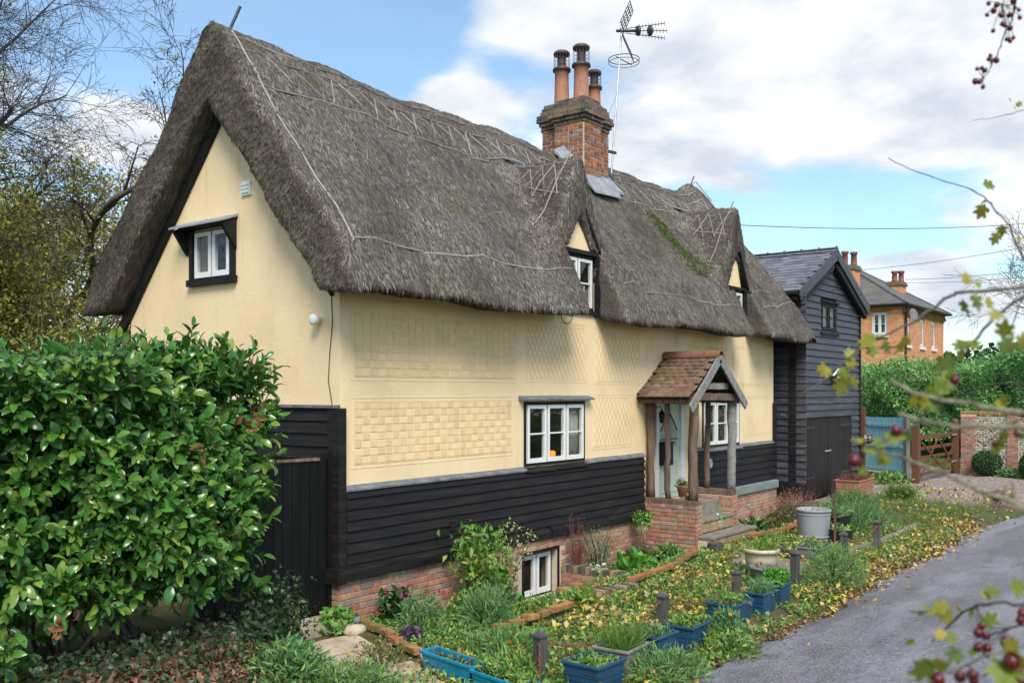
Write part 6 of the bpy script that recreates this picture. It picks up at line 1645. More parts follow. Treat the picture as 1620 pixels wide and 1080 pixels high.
round_pot('flower_pot', 'small barrel-shaped pot of white flowers on the lower porch step', 8.42, -1.02, [(.075, 0), (.085, .06), (.085, .14), (.08, .18), (.072, .18), (.07, .1)], mat('pale_wood_pot', [(.26, .19, .11), (.36, .27, .17)], .8, 6), [('foliage', m_gr5, 60, .07, .04, .06, .6), ('flower', m_whitepet, 40, .045, .045, .12, .6)], .46 - .24)
round_pot('flower_pot', 'small plain terracotta pot on the upper porch step', 8.30, -.45, [(.05, 0), (.075, .11), (.085, .11), (.088, .14), (.075, .14), (.06, .08)], m_terra, [('foliage', m_fallbrown, 6, .05, .02, .02, .5)], .705)
round_pot('flower_pot', 'pot of white flowers standing by the front door inside the porch', 7.92, -.52, [(.07, 0), (.10, .16), (.11, .17), (.11, .20), (.09, .20), (.08, .1)], m_terra, [('foliage', m_gr1, 90, .09, .05, .08, .6), ('flower', m_whitepet, 70, .05, .05, .16, .6)], .84)
round_pot('urn', 'squat dark stone urn at the foot of the porch steps', 6.98, -1.62, [(.11, 0), (.11, .03), (.05, .05), (.12, .10), (.135, .17), (.12, .21), (.135, .23), (.10, .23), (.09, .15)], m_post, [('foliage', m_fallbrown, 8, .06, .03, .03, .5)], -.02, cat='urn')

# posts with pyramid caps along the verge
PP = [(-.57, -3.42, .52, 'nearest low post, cut by the bottom edge among marigolds'), (1.98, -3.32, .42, 'second low post from the left, behind the blue planters'), (4.10, -3.30, .38, 'shortest low post behind the blue planter with dry stems'),
      (5.40, -3.61, .50, 'low post just right of the curly parsley planter'), (7.40, -3.64, .53, 'low post touching the grey trough with the pansy'), (9.12, -3.66, .53, 'furthest low post in front of the black tubs')]
PT = []
for i, (u, v, hh, lb) in enumerate(PP):
    T = empty('verge_post', lb, 'post', (u, v, gz_(u, v)), R(rnd.uniform(-12, 12)), 'low posts along the verge')
    T.rotation_euler.x = R(rnd.uniform(-2, 2)); w = .052
    b = MB(); b.box(-w, w, -w, w, -.15, hh - .045, .003); b.build('shaft', m_post, T, bevel=.005)
    b = MB(); c = w + .014; b.add([(-c, -c, hh - .044), (c, -c, hh - .044), (c, c, hh - .044), (-c, c, hh - .044), (-c, -c, hh - .024), (c, -c, hh - .024), (c, c, hh - .024), (-c, c, hh - .024), (0, 0, hh + .012)],
                            [(3, 2, 1, 0), (0, 1, 5, 4), (1, 2, 6, 5), (2, 3, 7, 6), (3, 0, 4, 7), (4, 5, 8), (5, 6, 8), (6, 7, 8), (7, 4, 8)]); b.build('cap', m_post, T)
    PT.append((u, v, gz_(u, v) + hh - .08))
m_rust = mat('rusty_chain', [(.16, .07, .04), (.26, .13, .08)], .85, 30)
def chain(a, c, sag, label):
    b = MB(); a = Vector(a); c = Vector(c); n = int((c - a).length / .055)
    for k in range(n + 1):
        t = k / n; p = a.lerp(c, t); p.z -= sag * 4 * t * (1 - t)
        for q in range(3):
            d = Vector((rnd.gauss(0, 1), rnd.gauss(0, 1), rnd.gauss(0, 1))).normalized() * .024; b.beam(p - d, p + d, .010, .006)
        p2 = a.lerp(c, min(1, t + 1 / n)); p2.z -= sag * 4 * min(1, t + 1 / n) * (1 - min(1, t + 1 / n)); b.tube([p, p2], .006, 4)
    tagged(b.build('spiked_chain', m_rust, kind='stuff') if False else b.build('spiked_chain', m_rust), label, 'chain', 'rusty spiked chains between the verge posts')
chain(PT[0], PT[1], .22, 'rusty spiked chain drooping from the nearest post to the second post')
chain(PT[1], PT[2], .18, 'rusty spiked chain drooping between the second post and the shortest post')
chain(PT[4], PT[5], .16, 'rusty spiked chain drooping between the two furthest posts')
b = MB(); b.tube([Vector(PT[0]) + Vector((-.07, -.03, 0)), Vector(PT[0]) + Vector((-.075, -.04, -.4))], .008, 4)
for k in range(22):
    d = Vector((rnd.gauss(0, 1), rnd.gauss(0, 1), rnd.gauss(0, 1))).normalized() * .02; p = Vector(PT[0]) + Vector((-.072, -.035, -.4 * k / 22)); b.beam(p - d, p + d, .009, .006)
tagged(b.build('spiked_chain', m_rust), 'end of rusty spiked chain hanging straight down the nearest post', 'chain', 'rusty spiked chains between the verge posts')

# timber sleepers round the raised bed
for (a, c, hh, lb) in (((12.4, -1.25), (10.9, -2.15), .26, 'timber sleeper at the back of the raised bed behind the zinc bin'), ((7.45, -3.50), (9.1, -3.52), .20, 'pale timber sleeper between the two furthest posts'),
                       ((9.25, -3.52), (12.6, -3.45), .16, 'long mossy sleeper running right from the furthest post'), ((7.95, -2.30), (7.22, -3.30), .16, 'dark timber board edging the path in front of the zinc bin')):
    b = MB(); z0 = min(gz_(*a), gz_(*c)) - .05
    b.beam((a[0], a[1], z0 + hh / 2), (c[0], c[1], z0 + hh / 2), .11, hh); tagged(b.build('sleeper', m_sleeper if 'dark' not in lb else m_post, bevel=.012), lb, 'timber')
    b = MB()
# brick edging, each run a thing, each brick a part
def edging(label, pts, w=.215, name='brick_edging', tilt=4, hgt=.068, lift=.0):
    T = empty(name, label, 'edging')
    pts = [Vector((*p, 0)) for p in pts]
    for a, c in zip(pts, pts[1:]):
        d = c - a; n = max(1, int(d.length / (w + .008))); rz = math.atan2(d.y, d.x)
        for k in range(n):
            p = a.lerp(c, (k + .5) / n); L = w * rnd.uniform(.82, 1.0)
            b = MB(); b.box(-L / 2, L / 2, -.052, .052, 0, hgt, .004)
            b.build('brick', m_edge, T, loc=(p.x, p.y, gz_(p.x, p.y) + lift - .012 + rnd.uniform(-.01, .012)), rot=(R(rnd.uniform(-tilt, tilt)), R(rnd.uniform(-tilt, tilt)), rz + R(rnd.uniform(-tilt, tilt))), bevel=.006)
    return T
edging('row of old red bricks edging the sandstone slabs from the cottage corner', [(-.14, -.28), (-.30, -1.05), (-.68, -1.95)], lift=.05)
edging('loose mossy red bricks lying between the front bed and the lawn', [(.55, -1.95), (1.3, -2.03), (2.05, -2.02)], lift=.09)
edging('straight red brick edging running to the porch pier', [(3.75, -1.86), (5.0, -1.70), (6.55, -1.48)], lift=.07)
edging('low red brick edging of the bed right of the porch', [(8.75, -1.45), (10.3, -1.55), (12.1, -1.40)], lift=.07)
edging('red brick kerb across the cellar light well', [(2.75, -1.30), (3.5, -1.42)], lift=.10)
LW = empty('light_well_wall', 'low mossy brick wall around the light well of the cellar window', 'wall')
def lowwall(a, c, z0, z1):
    a = Vector((*a, 0)); c = Vector((*c, 0)); d = c - a; rz = math.atan2(d.y, d.x); ln = d.length; n = int(ln / .072)
    b = MB(); b.box(0, ln, -.09, .09, z0, z1 - .02); b.build('wall_core', m_mortar, LW, loc=(a.x, a.y, 0), rot=(0, 0, rz))
    for k in range(n):
        b = MB(); b.box(-.031, .031, -.105, .105, z1 - .11, z1, .004); p = a.lerp(c, (k + .5) / n); b.build('brick', m_brick_dark if k % 3 else m_brick_y, LW, loc=(p.x, p.y, rnd.uniform(-.006, .006)), rot=(0, 0, rz + R(rnd.uniform(-2, 2))))
    for q in range(3):
        x = .0
        while x < ln - .05:
            L = min(.2, ln - x); b = MB(); b.box(x + .005, x + L - .005, -.10, .10, z1 - .19 - q * .076, z1 - .122 - q * .076, .002); b.build('brick', m_brick, LW, loc=(a.x, a.y, 0), rot=(0, 0, rz)); x += L
lowwall((2.95, -1.80), (3.75, -1.95), -.2, .10); lowwall((4.72, -.10), (4.66, -1.25), -.55, .02)
# sandstone paving and step beside the gate
def slab(name, P, t, m, label, cat='paving slab', z=None, group=None):
    c = Vector((sum(p[0] for p in P) / len(P), sum(p[1] for p in P) / len(P), 0)); zz = gz_(c.x, c.y) if z is None else z
    n = 10; Q = []
    for a, e in zip(P, P[1:] + P[:1]):
        for k in range(4): Q.append((a[0] + (e[0] - a[0]) * k / 4 - c.x + rnd.uniform(-.008, .008), a[1] + (e[1] - a[1]) * k / 4 - c.y + rnd.uniform(-.008, .008), -.06))
    b = MB(); b.poly(Q, (0, 0, .06 + t)); o = b.build(name, m, None, bevel=.008, loc=(c.x, c.y, zz)); return tagged(o, label, cat, group)
slab('stone_step', [(-1.05, -.42), (-.32, -.48), (-.22, -.05), (-1.0, .02)], .13, m_slab, 'raised mossy stone step at the foot of the black gate', 'step')
slab('paving_slab', [(-1.25, -1.15), (-.62, -1.25), (-.42, -.72), (-1.0, -.62)], .025, m_slab, 'pale sandstone slab nearest the gate step')
slab('paving_slab', [(-1.62, -1.75), (-1.02, -1.95), (-.70, -1.30), (-1.28, -1.19)], .03, m_slab, 'pale sandstone slab between the gate slab and the bottom edge')
slab('paving_slab', [(-1.75, -2.6), (-1.2, -2.75), (-.85, -2.0), (-1.5, -1.80)], .025, m_slab, 'sandstone slab beside the turquoise troughs')
slab('paving_slab', [(-2.1, -1.5), (-1.66, -1.72), (-1.32, -1.17), (-1.8, -1.0)], .02, m_slab, 'half-overgrown sandstone slab left of the others')
slab('paving_slab', [(6.4, -2.6), (7.4, -2.3), (8.0, -2.0), (7.0, -1.98), (6.5, -2.1)], .03, m_stone, 'grey path slab directly below the porch steps')
slab('paving_slab', [(5.9, -3.6), (6.9, -3.4), (7.3, -2.45), (6.4, -2.66)], .025, m_stone, 'grey path slab between the cream pot and the dark board')
slab('paving_slab', [(5.8, -4.25), (6.9, -4.2), (6.9, -3.48), (5.9, -3.68)], .02, m_stone, 'grey path slab at the lane edge between two posts')
q = MB(); V0 = MB().lathe([(0, 0), (.10, .02), (.12, .07), (.09, .12), (0, .14)], (0, 0, 0), 9); q.add([(x * 1.3 + rnd.uniform(-.012, .012), y + rnd.uniform(-.012, .012), z) for x, y, z in V0.V], V0.F)
tagged(q.build('stone', m_slab, None, True, loc=(-.42, -.72, .0)), 'rounded pale stone leaning on the brick edging', 'stone')
q = MB(); q.lathe([(0, 0), (.04, .02), (.05, .05), (.03, .085), (0, .095)], (0, 0, 0), 10); tagged(q.build('pebble', m_greyp, None, True, loc=(-.30, -.62, .10)), 'small pale grey pebble on the brick edging', 'stone')
# black ledged gate between laurel and cottage
GG = empty('garden_gate', 'tall black boarded side gate between laurel and cottage corner', 'gate', (-.08, .10, .0), R(176))
x = .05; W_ = 1.68; k = 0
while x < W_:
    w = .125; hh = 1.98 - .05 * x + rnd.uniform(-.012, .008)
    b = MB(); b.hexa([(x + .004, -.012, .02), (x + w - .004, -.012, .02), (x + w - .004, .016, .02), (x + .004, .016, .02), (x + .004, -.012, hh), (x + w - .004, -.012, hh), (x + w - .004, .016, hh), (x + .004, .016, hh)]); b.build('board', m_gate, GG); x += w; k += 1
for zz in (.25, 1.05, 1.85):
    b = MB(); b.box(.05, W_, -.06, -.016, zz, zz + .11); b.build('rail', m_gate, GG)
b = MB(); b.box(.16, W_, -.03, .034, 1.945, 1.975, .008); b.build('top_rail', m_oak, GG)
b = MB(); b.box(-.045, .046, -.06, .075, -.02, 2.03, .003); o = tagged(b.build('gate_post', m_gate, loc=(-.085, .115, 0)), 'black square gate post fixed at the cottage corner', 'post')

# ------------------------------------------------------------------ plants
FLM = {}
def flower_mesh(m):
    if m.name not in FLM:
        n = 9; an = np.arange(n) * 6.2832 / n; Dv = np.stack([np.cos(an), np.sin(an), np.full(n, .25)], -1)
        V, F = leaf_arrays(np.zeros((n, 3)), Dv, np.tile([0, 0, 1.0], (n, 1)), .5, .36); V2, F2 = leaf_arrays(np.zeros((n, 3)) + [0, 0, .05], Dv + [0, 0, .7], np.tile([0, 0, 1.0], (n, 1)), .32, .26)
        V, F = join_arrays([(V, F), (V2, F2)]); FLM[m.name] = nmesh('flower', V, F, m, True)
    return FLM[m.name]
def plant(name, label, u, v, r, hgt, parts, cat='plant', stems=6, stemm=None, group=None, lean=0):
    """parts: (material, count, length, width, shape, upness): shape 'dome', 'top', 'blade' or 'stem'"""
    z0 = gz_(u, v); T = empty(name, label, cat, (u, v, z0), 0, group)
    b = MB(); tip = []
    for k in range(stems):
        an = rnd.uniform(0, 6.28); q = rnd.random() ** .5 * r; e = Vector((q * math.cos(an), q * math.sin(an), hgt * rnd.uniform(.6, 1))); m_ = e * .5 + Vector((rnd.gauss(0, .03), rnd.gauss(0, .03), .05))
        b.tube([(e.x * .15, e.y * .15, 0), m_, e], [.007, .005, .0025], 4, cap=False); tip += [m_ * .7, m_, e * .8, e]
    if stems: b.build('stem', stemm or m_gr4, T)
    for i, (mm, n, l, w, sh, up) in enumerate(parts):
        if sh == 'blade':
            an = rng.uniform(0, 6.28, n); q = rng.random(n) ** .5 * r * .35; P = np.stack([q * np.cos(an), q * np.sin(an), rng.random(n) * hgt * .3], -1)
            D_ = unit(n, up); D_[:, 0] += np.cos(an) * .4; D_[:, 1] += np.sin(an) * .4
        elif sh == 'stem' and tip:
            tp = np.array([tuple(t) for t in tip]); P = tp[rng.integers(0, len(tp), n)] + rng.normal(size=(n, 3)) * l * .7; P[:, 2] = np.abs(P[:, 2]); D_ = unit(n, up)
        else:
            d = unit(n, .3); d[:, 2] = np.abs(d[:, 2]); P = d * np.array([r, r, hgt]) * rng.uniform(.35, 1, (n, 1)) ** .6
            if sh == 'top': P[:, 2] = hgt * rng.uniform(.75, 1.05, n)
            D_ = d * .6 + unit(n, up)
        if mm in (m_pink, m_whitepet, m_orangef):
            for q in range(n):
                sz = l * rnd.uniform(.8, 1.25); mobj('flower', flower_mesh(mm), T, P[q], (rnd.gauss(0, .5), rnd.gauss(0, .5) - .3, rnd.uniform(0, 6)), (sz, sz, sz))
            continue
        if l >= .13 and w >= .08 and n <= 120:
            for q in range(n):
                mobj('leaf', leaf_mesh('leaf', mm, np.zeros((1, 3)), D_[q:q + 1], unit(1, .8), l * rnd.uniform(.75, 1.25), w * rnd.uniform(.8, 1.2), hi=True), T, P[q])
            continue
        mobj('foliage', leaf_mesh('foliage', mm, P, D_, unit(n, .8), rng.uniform(.7, 1.3, n) * l, rng.uniform(.75, 1.2, n) * w), T)
    return T
plant('geranium', 'fresh green lobed-leaf plant spreading over the stone step by the gate', -.42, -.42, .30, .24, [(m_gr5, 60, .07, .07, 'dome', .4), (m_gr1, 220, .07, .075, 'dome', .4)], stems=5)
plant('wallflower', 'grey-green bushy plant with magenta flowers by the brick edging', .22, -1.15, .32, .50, [(m_gr3, 700, .09, .018, 'dome', .7), (m_pink, 14, .05, .05, 'top', .3)])
plant('purple_plant', 'small purple-leaved plant beside the red edging bricks', -.18, -1.35, .13, .14, [(m_purple, 110, .06, .05, 'dome', .3)], stems=2)
plant('hollyhock', 'plant with a single magenta flower against the brick plinth', .55, -.45, .28, .55, [(m_gr4, 130, .13, .11, 'dome', .3), (m_gr1, 60, .09, .07, 'dome', .3), (m_pink, 10, .06, .06, 'top', .2)])
plant('lavender', 'silvery blue spiky lavender clump in the front bed', .95, -1.55, .33, .42, [(m_gr3, 900, .15, .010, 'dome', 1.1)], stems=10)
plant('hydrangea_shrub', 'tallest leafy yellow-green shrub against the black boards', 1.95, -.62, .42, 1.12, [(m_gr1, 420, .12, .055, 'stem', .1), (m_gr2, 330, .11, .05, 'stem', -.2), (m_gr5, 60, .12, .05, 'top', .2)], stems=22, stemm=m_gr1)
plant('variegated_shrub', 'airy shrub with small cream-edged leaves above the cellar window', 2.70, -.42, .46, 1.12, [(leafmat('cream_leaf', [(.42, .42, .18), (.50, .48, .27), (.30, .36, .10), (.2, .28, .07)]), 520, .055, .03, 'stem', .2)], stems=26, stemm=m_twig)
plant('dark_fern', 'dark seed-headed plant below the airy shrub', 1.60, -1.15, .34, .46, [(m_gr4, 420, .08, .04, 'dome', .3), (m_redst, 160, .06, .02, 'dome', .5), (m_gr2, 160, .07, .04, 'dome', .2)], stems=12, stemm=m_redst)
plant('cranesbill', 'mid-green bushy plant behind the loose mossy bricks', 1.15, -1.2, .40, .44, [(m_gr1, 600, .07, .045, 'dome', .3), (m_gr2, 200, .06, .04, 'dome', .3)], stems=8)
plant('vine_leaf_plant', 'big pointed bright green leaves just left of the cellar window', 1.95, -.95, .26, .55, [(m_gr5, 26, .16, .14, 'stem', .2), (m_gr2, 40, .11, .09, 'stem', .1)], stems=7)
plant('leaf_rosette', 'pale leafy weed in front of the light well wall', 2.35, -1.95, .25, .20, [(m_gr2, 90, .12, .06, 'dome', .5), (m_gr1, 90, .12, .05, 'dome', .5)], stems=3)
plant('white_flower', 'small plant with white flowers on the light well wall', 3.55, -1.45, .12, .34, [(m_gr1, 50, .07, .03, 'stem', .5), (m_whitepet, 14, .055, .05, 'top', .3)], stems=5)
plant('rosemary', 'tall dark feathery rosemary against the plinth', 5.05, -.52, .34, .82, [(m_gr4, 500, .06, .010, 'stem', .8), (m_gr3, 620, .07, .009, 'dome', .9)], stems=22)
plant('red_seedheads', 'thin red seed stems rising above the rosemary', 4.75, -.30, .22, 1.02, [(m_redst, 160, .05, .012, 'stem', .6)], stems=24, stemm=m_redst)
plant('foxglove', 'clump of broad bright green leaves in the bed left of the porch', 5.45, -.95, .36, .26, [(m_gr5, 110, .22, .10, 'dome', .6), (m_gr2, 50, .20, .09, 'dome', .5)], stems=0)
plant('primrose', 'low dark green leafy clump close to the porch pier', 6.55, -1.0, .34, .30, [(m_gr1, 260, .12, .05, 'dome', .5), (m_gr4, 160, .10, .05, 'dome', .5)], stems=3)
plant('dark_grass', 'dark wispy grasses between rosemary and porch', 6.2, -.55, .34, .48, [(m_gr4, 500, .30, .012, 'blade', 1.4), (m_redst, 80, .2, .01, 'blade', 1.3)], stems=0)
plant('bay_shrub', 'little leafy shrub on bare stems beside the porch pier', 6.75, -.35, .17, .82, [(m_gr5, 120, .08, .035, 'top', .4), (m_gr1, 120, .08, .035, 'top', .3)], stems=9, stemm=m_twig)
plant('iris_leaves', 'grey-green strap leaves right of the porch steps', 9.15, -1.05, .30, .36, [(m_gr3, 260, .28, .02, 'blade', 1.2), (m_gr1, 140, .18, .03, 'blade', .9)], stems=0)
plant('hellebore', 'dark green leafy plant in the bed below the name plaque', 10.3, -.85, .36, .42, [(m_gr4, 220, .14, .05, 'dome', .4), (m_gr1, 160, .13, .045, 'dome', .4)], stems=6)
plant('heather', 'rusty brown heather bush against the brick at the cottage end', 13.0, -.75, .62, .75, [(m_redst, 700, .07, .014, 'dome', .8), (m_fallbrown, 320, .06, .02, 'dome', .6), (m_gr4, 200, .06, .015, 'dome', .8)], stems=20, stemm=m_redst)
plant('bed_plant', 'dark reddish undergrowth between heather and brick edging', 11.6, -1.0, .5, .36, [(m_deadleaf, 180, .08, .04, 'dome', .3), (m_gr4, 260, .10, .04, 'dome', .5)], stems=8, stemm=m_redst)
plant('fennel', 'soft blue-green feathery clump on the verge right of the parsley planter', 5.75, -4.05, .52, .52, [(m_gr3, 900, .14, .008, 'dome', 1.0), (m_gr1, 1100, .12, .012, 'dome', 1.0)], stems=18, cat='plant')
plant('yarrow', 'grey-green feathery clump in front of the taupe planter', .45, -4.2, .44, .24, [(m_gr3, 700, .11, .012, 'dome', .8), (m_gr1, 300, .09, .02, 'dome', .6)], stems=8)
plant('santolina', 'grey leafy clump at the bottom edge left of the sandstone', -1.95, -2.35, .46, .34, [(m_gr3, 600, .10, .014, 'dome', .8), (m_gr1, 520, .08, .022, 'dome', .6), (m_gr2, 200, .07, .02, 'dome', .6)], stems=8)
plant('aster', 'bluish grey plant at the bottom edge, left of the slabs', -2.2, -1.75, .40, .36, [(m_gr3, 700, .10, .02, 'dome', .7), (m_gr1, 200, .08, .03, 'dome', .6)], stems=10)
plant('yellow_weed', 'wispy yellow-flowered weed left of the gate step', -1.50, -.70, .28, .48, [(m_gr2, 120, .05, .03, 'stem', .4), (mat('yellow_petal', [(.5, .40, .03), (.6, .5, .06)], .6, 5), 60, .035, .03, 'top', .3), (m_gr1, 160, .07, .02, 'dome', .5)], stems=14, stemm=m_gr2)
plant('brown_stalks', 'dry brown seed stalks among the sandstone slabs', -1.25, -1.95, .30, .32, [(m_fallbrown, 160, .05, .02, 'stem', .5), (m_gr2, 260, .05, .015, 'dome', .9)], stems=16, stemm=m_twig)
plant('marigolds', 'orange marigolds round the foot of the nearest post', -.55, -3.15, .55, .26, [(m_orangef, 30, .075, .07, 'dome', .2), (m_gr1, 520, .09, .03, 'dome', .5), (m_gr2, 160, .08, .03, 'dome', .5)], stems=8)
plant('marigolds', 'marigolds and grey grass between the turquoise troughs and the lawn', .05, -2.55, .55, .24, [(m_orangef, 14, .075, .07, 'dome', .2), (m_gr3, 600, .11, .016, 'dome', .8), (m_gr1, 300, .09, .03, 'dome', .5), (m_grass, 200, .2, .006, 'blade', 1)], stems=8)
plant('verge_weed', 'yellow-green leafy weed on the verge by the lane below the mixed planter', 1.7, -4.28, .36, .24, [(m_gr1, 420, .07, .03, 'dome', .6), (m_gr2, 220, .06, .03, 'dome', .6)], stems=8)
plant('verge_weed', 'tall grey-green weed on the verge between two blue planters', 2.15, -4.05, .22, .32, [(m_gr3, 520, .09, .02, 'dome', .9), (m_orangef, 5, .05, .05, 'top', .2)], stems=12)
plant('lavender', 'grey lavender tufts behind the black tubs', 11.2, -2.7, .62, .5, [(m_gr3, 1100, .20, .012, 'dome', 1.1)], stems=20)
plant('lavender', 'pale lavender clump near the barn below the terracotta trough', 13.9, -1.7, .55, .42, [(m_gr3, 900, .18, .012, 'dome', 1.1), (m_gr1, 300, .15, .02, 'dome', .8)], stems=16)
plant('wild_grass', 'rough green grass clump right of the terracotta trough', 16.6, -2.0, .60, .40, [(m_grass, 700, .35, .012, 'blade', 1.2), (m_gr1, 300, .12, .03, 'dome', .7)], stems=0)
plant('red_plant', 'small red-leaved plant beside the furthest sleeper', 11.3, -3.1, .2, .3, [(mat('scarlet_leaf', [(.35, .03, .02), (.2, .03, .02)], .6, 5), 60, .08, .05, 'dome', .5), (m_whitepet, 8, .05, .05, 'dome', .3)], stems=4)
plant('fence_weed', 'leafy weeds along the bottom of the blue fence', 21.9, -.2, .7, .3, [(m_gr1, 420, .14, .08, 'dome', .5), (m_gr2, 120, .12, .08, 'dome', .4)], stems=4)
m_ivy = leafmat('ivy_leaf', [(.018, .045, .02), (.03, .07, .028), (.045, .085, .03), (.06, .09, .045)], .4)
# ivy at the foot of the laurel
n = 1300; t = rng.random(n); P = np.stack([-1.55 - .35 * t + rng.normal(size=n) * .18, -.75 - .3 * t + rng.normal(size=n) * .15, .1 + .75 * (1 - t) * rng.random(n) ** .7 + .12], -1)
tagged(mobj('ivy', leaf_mesh('ivy', m_ivy, P, unit(n, -.4), unit(n, .2) + np.array([.1, -.8, .3]), rng.uniform(.04, .065, n), rng.uniform(.04, .06, n))), 'dark ivy climbing at the foot of the laurel beside the gate', 'ivy')
n = 1500; P = np.stack([rng.uniform(-5.6, -1.7, n), -1.05 + rng.normal(size=n) * .26, .05 + .24 * rng.random(n)], -1); P[:, 2] += gh(P[:, 0], P[:, 1])
tagged(mobj('ivy', leaf_mesh('ivy', m_ivy, P, unit(n, -.2), unit(n, .3) + np.array([0, -.8, .4]), rng.uniform(.045, .075, n), rng.uniform(.04, .065, n))), 'dark ivy trailing over the bank under the laurel', 'ivy')
LWB = empty('bank_wall', 'low dark brick retaining wall half hidden under the laurel', 'wall')
b = MB(); b.box(-5.6, -1.9, -.98, -.80, .0, .40); b.build('wall_core', m_brick_dark, LWB)
bricks(LWB, (-5.0, -.985), 0, 3.0, 5, .04, m_brick_dark, 120)

# ------------------------------------------------------------------ what nobody could count: grass, low cover, fallen leaves
def scatter(n, fn):
    out = []
    while len(out) < n:
        u = rng.uniform(-5.5, 22, 4 * n); v = rng.uniform(-4.9, .2, 4 * n); p = fn(u, v); k = rng.random(4 * n) < p
        out += list(zip(u[k], v[k]))
    P = np.array(out[:n]); return np.column_stack([P, gh(P[:, 0], P[:, 1])])
def inr(u, v, u0, u1, v0, v1, s=.12): return sstep(u0 - s, u0 + s, u) * (1 - sstep(u1 - s, u1 + s, u)) * sstep(v0 - s, v0 + s, v) * (1 - sstep(v1 - s, v1 + s, v))
def patch(u, v, f, ph): return .5 + .5 * np.sin(u * f + 1.3 * np.sin(v * f * .8 + ph)) * np.sin(v * f * 1.2 + ph + .7 * np.sin(u * f * .6))
def near(u): return np.clip(9.0 / (np.abs(u + 5) + 4), 0, 1.2)
def redge(u): return -4.45 + .09 * np.sin(u * 1.1) + .05 * np.sin(u * 3.7 + 1)
def nopath(u, v): return (1 - inr(u, v, 5.9, 7.5, -4.6, -2.0)) * (1 - inr(u, v, -1.75, -.4, -2.4, -.1) * .92)
EDGE = [(.55, -1.95, 2.05, -2.02), (3.75, -1.86, 6.55, -1.48), (8.75, -1.45, 10.3, -1.55), (10.3, -1.55, 12.1, -1.4), (2.95, -1.8, 3.75, -1.95)]
PLB = [(-.24, -3.80), (.36, -3.74), (.94, -3.77), (1.57, -3.85), (2.76, -3.81), (3.44, -3.91), (4.14, -3.82), (5.75, -2.95), (7.55, -3.12), (9.35, -2.45)]
def keep(u, v):
    k = np.ones_like(u)
    for a, b_, c, d in EDGE:
        L2 = (c - a) ** 2 + (d - b_) ** 2; t = np.clip(((u - a) * (c - a) + (v - b_) * (d - b_)) / L2, 0, 1)
        k = k * sstep(.05, .13, np.hypot(u - a - t * (c - a), v - b_ - t * (d - b_) + .04))
    for a, b_ in PLB: k = k * sstep(.27, .36, np.hypot(u - a, (v - b_ + .05)))
    return k
def f_green(u, v): return keep(u, v) * np.clip(inr(u, v, -2.4, 12.5, -4.35, -1.1) * (.25 + .75 * patch(u, v, 2.3, 1)) * nopath(u, v) + .8 * inr(u, v, .0, 13, -1.6, -.15) * (1 - inr(u, v, 1.9, 4.6, -1.5, .1)), 0, 1) * (1 - inr(u, v, 3.2, 4.6, -1.35, .3)) 
def lay(n, fn, m, name, l, w, lift, up, nup=1.2, d=None):
    P = scatter(n, lambda a_, b_: fn(a_, b_) * keep(a_, b_)); P[:, 2] += rng.random(n) ** 1.5 * lift
    D_ = unit(n, up); N_ = unit(n) * .7 + np.array([0, 0, nup])
    return mobj(name, leaf_mesh(name, m, P, D_, N_, rng.uniform(.6, 1.3, n) * l, rng.uniform(.7, 1.2, n) * w), kind='stuff')
lay(27000, f_green, m_gr1, 'ground_cover', .06, .042, .08, .3)
lay(9000, lambda u, v: f_green(u, v) * (.2 + patch(u, v, 3.1, 4)), m_gr2, 'yellowing_cover', .055, .042, .08, .3)
lay(9000, lambda u, v: f_green(u, v) * patch(u, v, 1.9, 2) ** 2, m_gr3, 'grey_cover', .08, .012, .11, .9)
lay(15000, lambda u, v: np.clip(inr(u, v, -1, 13, -4.4, -1.5) * .5 * nopath(u, v) + inr(u, v, 7.6, 12, -3.4, -1.6) + inr(u, v, 12, 17, -3.9, -1.4, .4) * 1.0, 0, 1), m_grass, 'grass', .15, .007, .02, 1.6)
lay(5600, lambda u, v: np.clip(inr(u, v, 1.2, 12.5, -3.5, -1.5) * (.08 + .92 * (patch(u, v, 1.7, .5) * patch(u, v, 4.3, 2.2) * 1.6) ** 1.5) * (1 - .4 * inr(u, v, 5.9, 7.5, -4.6, -2.0)) + .9 * inr(u, v, 4, 13.5, -4.5, -3.7, .25) * (.4 + .6 * patch(u, v, 2.9, 3)) + .25 * inr(u, v, -1.5, 4, -4.5, -2), 0, 1), m_fall, 'fallen_leaves', .085, .06, .10, .1, 1.6)
lay(2500, lambda u, v: np.clip(inr(u, v, 7, 14, -4.75, -3.7, .2) + .35 * inr(u, v, 14, 21, -4.2, -1, .4) + .12 * inr(u, v, -3, 16, -5.2, -4.4, .4), 0, 1), m_fall, 'lane_leaves', .10, .07, .01, 0, 2.5)
lay(8000, lambda u, v: np.clip(np.exp(-np.maximum(0, redge(u) + .1 - v) / .30) * patch(u, v, 1.3, 5) * (v < redge(u) + .15) * (v > -5.8) * (u < 16) * (u > -2), 0, 1), m_fallbrown, 'lane_debris', .04, .026, .01, 0, 2.0)
lay(9000, lambda u, v: np.clip(inr(u, v, -5.6, -1.6, -2.8, -.2, .3), 0, 1), m_fallbrown, 'brown_litter', .09, .05, .05, .1, 1.4)
lay(3000, lambda u, v: np.clip(inr(u, v, 5, 14, -4.5, -3.6, .2) + .3 * inr(u, v, -1, 8, -4.6, -4.2, .1), 0, 1), m_fallbrown, 'dark_litter', .07, .04, .05, .1, 1.2)
lay(1800, lambda u, v: np.clip(inr(u, v, -5, -1.7, -3.4, -1.4, .3) * patch(u, v, 2.2, 1), 0, 1), m_gr4, 'bank_cover', .06, .045, .14, .3)
n = 16000; P = np.stack([rng.uniform(28.5, 40, n), rng.uniform(-3, 3, n), np.zeros(n)], -1)
